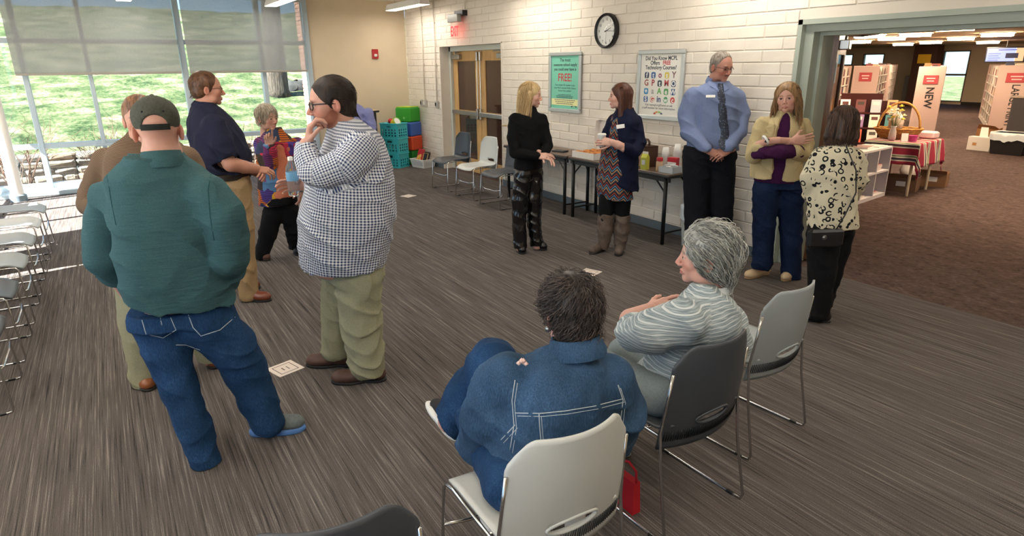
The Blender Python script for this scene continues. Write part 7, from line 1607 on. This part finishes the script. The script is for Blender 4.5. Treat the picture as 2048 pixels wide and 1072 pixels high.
# 12 --- woman in leopard print
def woman_leopard():
    p = Person((1640, 640), 'woman with a dark bob in a leopard print blouse with a shoulder bag', .97); p.skin = (206, 152, 130); fd = face_dir(-42); lat = nrm(np.cross(fd, UP)); sq = (fd, 1.25)
    T = [(1664, 456, 54), (1664, 410, 52), (1668, 350, 50), (1674, 318, 44), (1680, 300, 34), (1683, 288, 18), (1685, 278, 12)]
    LA = [(1644, 318, 24, .0), (1622, 355, 23, .02), (1628, 386, 21, .05), (1660, 380, 17, .2)]; RA = [(1708, 318, 22, .05), (1716, 360, 21, .08), (1700, 390, 18, .22)]
    def leo(k, a, u, v):
        vo = k.new('ShaderNodeTexVoronoi', feature='F1'); vo.inputs['Scale'].default_value = 22.; vo.inputs['Randomness'].default_value = .7; c = k.coords(); dn = k.new('ShaderNodeTexNoise'); dn.inputs['Scale'].default_value = 22.; k.link(c, dn.inputs['Vector']); mx = k.new('ShaderNodeVectorMath', operation='SCALE'); mx.inputs['Scale'].default_value = .014; k.link(dn.outputs['Color'], mx.inputs[0]); ad = k.new('ShaderNodeVectorMath', operation='ADD'); k.link(c, ad.inputs[0]); k.link(mx.outputs[0], ad.inputs[1]); k.link(ad.outputs[0], vo.inputs['Vector'])
        d = vo.outputs['Distance']; ring = k.math('MULTIPLY', k.math('GREATER_THAN', d, .25), k.math('LESS_THAN', d, .44)); gap = k.math('GREATER_THAN', k.noise(k.coords(), 20., 1), .43); return k.mix(k.math('MULTIPLY', ring, gap), lin((214, 204, 176)), lin((26, 26, 30)))
    LP = pat_mat('leopard_print', leo, .85); build(p, 'leopard_blouse', LP, T, sq, [(LA, .008), (RA, .008)], cuts=[((1664, 452, 0), -UP)], h=.0072, fold=(.007, 18, 3.), pat=HH); collar(p, p.P(1684, 282), UP, .064, .03, .008, LP)
    LN = [(1648, 470, 36, -.04), (1644, 545, 28, -.04), (1640, 625, 20, -.04)]; LF = [(1676, 466, 34, .1), (1660, 540, 26, .12), (1646, 606, 19, .14)]
    build(p, 'trousers', BLKC, [(1662, 462, 46), (1662, 440, 46)], sq, [(LN, .02), (LF, .02)], lcuts=[((1640, 640, -.04), -UP, .12), ((1646, 616, .14), -UP, .12)], fold=(.004, 20, 2.)); core(p, T, sq, [LA, RA, LN, LF]); p.head(p.P(1690, 250), face_dir(-30), -.03, 0, 1.); p.eyes()
    lh = long_hair(1400, -.13, 10, phi0=50, wave=.003, flare=.03, tipvar=.015, fullness=1.06); p.hair([longcap(-.11, hw=.095), strands(lh, .0018, .0008)], hair_mat('hair_espresso', (34, 24, 20), (110, 82, 66)), [tone_rand(1, .0, .5), tone_rand(2, 0, .9, 45)])
    tube_px(p, 'bag_strap', [(1692, 292, -.16), (1712, 340, -.19), (1712, 385, -.2), (1690, 430, -.2), (1672, 460, -.2)], .0045, BLACKPL); q = p.P(1650, 476, -.2); g = MB().bbox_bev((-.125, -.025, -.06), (.125, .025, .06), .015); R_ = rot_head(-HH+.1*HR); g.v = [tuple(q+np.array(v)@R_) for v in g.v]; p.kids.append(('shoulder_bag', g.mesh('shoulder_bag', mat('bag_leather', (24, 24, 28), .35)), None)); g = MB().lathe([(.001, .004), (.016, .002), (.018, 0)], n=14, ax='y'); g.v = [tuple(q+np.array((v[0]+.02, v[1]+.027, v[2]+.01))@R_) for v in g.v]; p.kids.append(('bag_emblem', g.mesh('bag_emblem', STEEL, True), None))
    BK_ = mat('shoe_black', (24, 24, 26), .4); shoe(p, p.P(1660, 648, -.04), p.P(1594, 642, .02), BK_, SOLEB, w=.042, h=.06, hs=.012); shoe(p, p.P(1660, 616, .2), p.P(1600, 614, .22), BK_, SOLEB, w=.042, h=.06, hs=.012); p.add_skin(hand_at(p.P(1664, 380, .22), HR, -UP)); p.add_skin(hand_at(p.P(1698, 390, .24), -HR, UP, True)); p.done()

# 13 --- seated woman in denim
def woman_denim():
    p = Person((1130, 1010), 'seated woman with short dark hair in a denim jacket and jeans', .98); p.B = np.array([-1.57, 1.0, 0.]); VA[0] = math.atan2(p.B@HR, p.B@HH); p.skin = (212, 164, 148); fd = face_dir(-30); lat = nrm(np.cross(fd, UP)); sq = (fd, 1.3)
    T = [(1075, 985, 105), (1085, 930, 118), (1100, 860, 122), (1115, 800, 116), (1126, 762, 106), (1126, 738, 92), (1124, 716, 62), (1124, 698, 28)]
    LA = [(1010, 762, 56, 0), (978, 830, 54, .0), (964, 888, 46, .12), (1020, 868, 40, .3)]; RA = [(1218, 762, 52, .05), (1240, 826, 50, .08), (1216, 884, 44, .25), (1150, 870, 36, .36)]
    build(p, 'denim_jacket', DJKT, T, sq, [(LA, .008), (RA, .008)], extra=lambda s: s.cutlocal((-1.47, .98, .446), -UP, (-1.47, .98, .30), .30), cuts=[((0, 0, .40, 0), -UP)], h=.008, fold=(.006, 18, 1.)); collar(p, p.P(1140, 706), UP+.2*fd, .078, .05, .008, DJKT, open_dir=fd, flare=1.25)
    for pts in ([(1030, 826), (1080, 827), (1130, 822), (1190, 812), (1244, 798)], [(1078, 828), (1080, 860), (1084, 905)], [(1030, 760), (1024, 800), (1028, 850), (1020, 900)], [(1236, 770), (1246, 800), (1240, 850)], [(1002, 880), (1030, 850)]):
        p.seam('denim_jacket', pts, .0018, THREADL); p.seam('denim_jacket', [(x+5, y+6) for x, y in pts], .0012, THREADL)
    # legs: thighs forward, left leg crossed over
    RT = [('w', -1.46, .90, .52, .09), ('w', -1.88, 1.02, .50, .078), ('w', -1.93, 1.03, .47, .07), ('w', -1.84, 1.06, .26, .06), ('w', -1.74, 1.08, .10, .056)]; LT = [(1100, 915, 60, 0), (1020, 800, 52, .32), (985, 728, 46, .5), (932, 800, 43, .52), (902, 842, 37, .5)]
    build(p, 'jeans', JEANS, None, None, [(RT, .03), (LT, .03)], h=.0072, lcuts=[((898, 850, .5), nrm(-HR*.8-UP*.6), .12)], fold=(.005, 18, 2.)); core(p, T[2:], sq, [LA, RA, RT, LT])
    NB = mat('trainer_black', (30, 28, 32), .7)
    # raised trainer (left foot)
    A = p.P(900, 868, .5); B_ = p.P(862, 818, .64); d = nrm(B_-A); up2 = nrm(HR*.55+UP*.75-d*np.dot(HR*.55+UP*.75, d)); sd = np.cross(d, up2); L = .25; A = p.P(902, 862, .5)-d*.05
    f = SDF(.006, .02); f.cap(A+d*.04+up2*.03, A+d*(L-.05)+up2*.022, .038, .034); f.cap(A+d*.05+up2*.04, A+d*.06+up2*.09, .036, .036); f.cap(A+d*.07+up2*.075, A+d*L*.6+up2*.035, .03, .028, k=.025); f.cut(A+up2*.012, -up2); p.kid('trainer', f.mesh(), NB)
    f = SDF(.006, .015); f.ell(A+d*.06+up2*.0, (.043, .075, .024), np.stack([sd, d, up2])); f.ell(A+d*(L-.085), (.049, .095, .022), np.stack([sd, d, up2])); f.cap(A+d*.05, A+d*(L-.08), .022, .022, k=.03); f.cut(A+up2*.02, up2); f.cut(A-up2*.018, -up2); p.kid('trainer_sole', f.mesh(), SOLEW); g = MB()
    for t in (.10, .125, .15): g.tube([A+d*t+up2*(.085-.25*(t-.08))+sd*s_ for s_ in (-.03, 0, .03)], .0035, 5)
    p.kids.append(('laces', g.mesh('laces', mat('lace_purple', (130, 70, 150), .7), True), None)); shoe(p, (-1.68, 1.08, 0), (-1.94, 1.06, 0), NB, SOLEW, 'trainer', hs=.03)
    p.head(p.P(1140, 632, .03), face_dir(-20), -.22, 0, .8, flush=.6); p.eyes()
    cap = cap_hair(.06, .07, side_y=.02, side_z=.0, t=.018, nape=-.085)
    sw = lambda P: np.stack([P[:, 0]*9+(P[:, 1]+.075)*7, (P[:, 1]+.075)*9-P[:, 0]*7, -.45-(P[:, 2] < .06)*.5], 1)
    def tn(n): r = np.random.RandomState(3); return np.repeat(r.uniform(0, .85, n//18+1), 18)[:n]
    p.hair([cap, strands(back_hair(3000, .06, 13, sw, .75, jit=.7, curl=.22, cap=cap), .0012, .0003)], hair_mat('hair_dark_grey', (24, 20, 19), (104, 90, 84), .4), [tone_rand(1, 0, .3), tn]); p.add_skin(hand_at(p.P(1020, 866, .32), HR+.2*HH, UP, True, curl=(.5,)*4)); p.add_skin(hand_at(p.P(1148, 870, .38), -HR, UP, curl=(.5,)*4))
    g = MB().lathe([(.008, 0), (.012, .012), (.004, .02)], (-.083, -.008, -.055), 8); p.mbkid('earring', g, STEEL, head=True)
    g = MB(); rr = random.Random(2)
    for i in range(7): q = p.P(1042+rr.uniform(-6, 10), 722+rr.uniform(-4, 6), -.1-.012*rr.random()); g.lathe([(.001, -.008), (.008, 0), (.001, .008)], q, 8)
    p.kids.append(('brooch', g.mesh('brooch', mat('brooch_pearl', (226, 190, 180), .3), True), None)); p.done()

# 14 --- seated woman with grey hair
def woman_grey():
    p = Person((1400, 960), 'seated woman with wavy grey hair in a striped grey top, arms folded', 1.0); p.B = np.array([-1.68, 1.73, 0.]); VA[0] = math.atan2(p.B@HR, p.B@HH); p.skin = (216, 168, 152); fd = face_dir(-45); lat = nrm(np.cross(fd, UP)); sq = (fd, 1.25)
    T = [(1362, 875, 108, .09), (1362, 800, 108, .09), (1370, 740, 104, .08), (1391, 690, 90, .04), (1408, 640, 78), (1410, 605, 66), (1408, 588, 44), (1408, 570, 20)]
    def strp(k, a, u, v):
        n = k.noise(a, 3., 2); w = k.math('FRACT', k.math('ADD', k.math('MULTIPLY', v, 62.), k.math('MULTIPLY', n, 1.6))); n2 = k.noise(k.coords(scale=(6, 6, 120)), 3., 3); return k.mix(k.math('MULTIPLY', k.math('GREATER_THAN', w, .76), .62), k.ramp(n2, [(.35, lin((120, 134, 140))), (.65, lin((176, 186, 188)))]), lin((230, 234, 232)))
    SG = pat_mat('striped_grey_jersey', strp, .9); LA = [(1362, 644, 50, -.1), (1302, 664, 42, -.1), (1268, 670, 35, -.02), (1270, 652, 28, .12)]; RA = [(1448, 648, 44, .12), (1462, 690, 40, .2), (1400, 680, 34, .36), (1310, 640, 26, .34)]
    build(p, 'striped_top', SG, T, sq, [(LA, .008), (RA, .008)], cuts=[((0, 0, .455, 0), -UP)], h=.0068, fold=(.006, 17, 2.), pat=HH, tonly=True); collar(p, p.P(1402, 582), UP, .066, .02, .008, SG)
    RT = [('w', -1.60, 1.87, .525, .085), ('w', -1.96, 1.88, .53, .075), ('w', -2.02, 1.88, .50, .066), ('w', -2.00, 1.86, .28, .056), ('w', -1.96, 1.84, .10, .05)]; LT = [('w', -1.60, 1.69, .525, .085), ('w', -1.96, 1.66, .53, .075), ('w', -2.02, 1.66, .50, .066), ('w', -1.98, 1.68, .28, .056), ('w', -1.93, 1.70, .10, .05)]
    build(p, 'trousers', cloth('grey_slacks', (128, 138, 142), .9, 130), None, None, [(RT, .03), (LT, .03)], h=.01, fold=None); core(p, T[2:], sq, [LA, RA, RT, LT]); forearm(p, [(1262, 640, 24, .16), (1300, 622, 17, .22)]); p.add_skin(hand_at(p.P(1298, 622, .22), HR*.85+UP*.22+HH*.15, -HH*.6+UP*.6, curl=(.3,)*4, scale=1.02)); p.add_skin(hand_at(p.P(1330, 648, .36), -HR, -UP, curl=(.5,)*4))
    W2 = mat('trainer_white', (224, 226, 226), .6); shoe(p, (-1.88, 1.70, 0), (-2.13, 1.68, 0), W2, SOLEW, 'trainer', hs=.028); shoe(p, (-1.91, 1.84, 0), (-2.16, 1.86, 0), W2, SOLEW, 'trainer', hs=.028)
    p.head(p.P(1414, 515, .04), face_dir(-86), .02, 0, .8, flush=.7, lip=(180, 104, 98), brow=(140, 130, 122)); p.eyes(); cap = cap_hair(.052, .08, side_y=.018, side_z=.02, t=.024, nape=-.09)
    p.hair([cap, strands(back_hair(2200, .075, 21, lambda P: np.stack([.4*np.sign(P[:, 0])+0*P[:, 1], -.75-P[:, 1]*2, -.7+P[:, 2]*4], 1), .3, jit=.3, curl=.35, cap=cap), .0018, .0006)], hair_mat('hair_silver', (84, 84, 80), (212, 212, 204), .4), [tone_rand(1, .1, .7), tone_rand(2, 0, 1., 18)]); p.done()
for fn in (man_fleece, man_sweater, man_polo, woman_patchwork, man_gingham, man_periwinkle, woman_black, woman_cardigan, man_tie, woman_jacket, woman_leopard, woman_denim, woman_grey):
    fn()
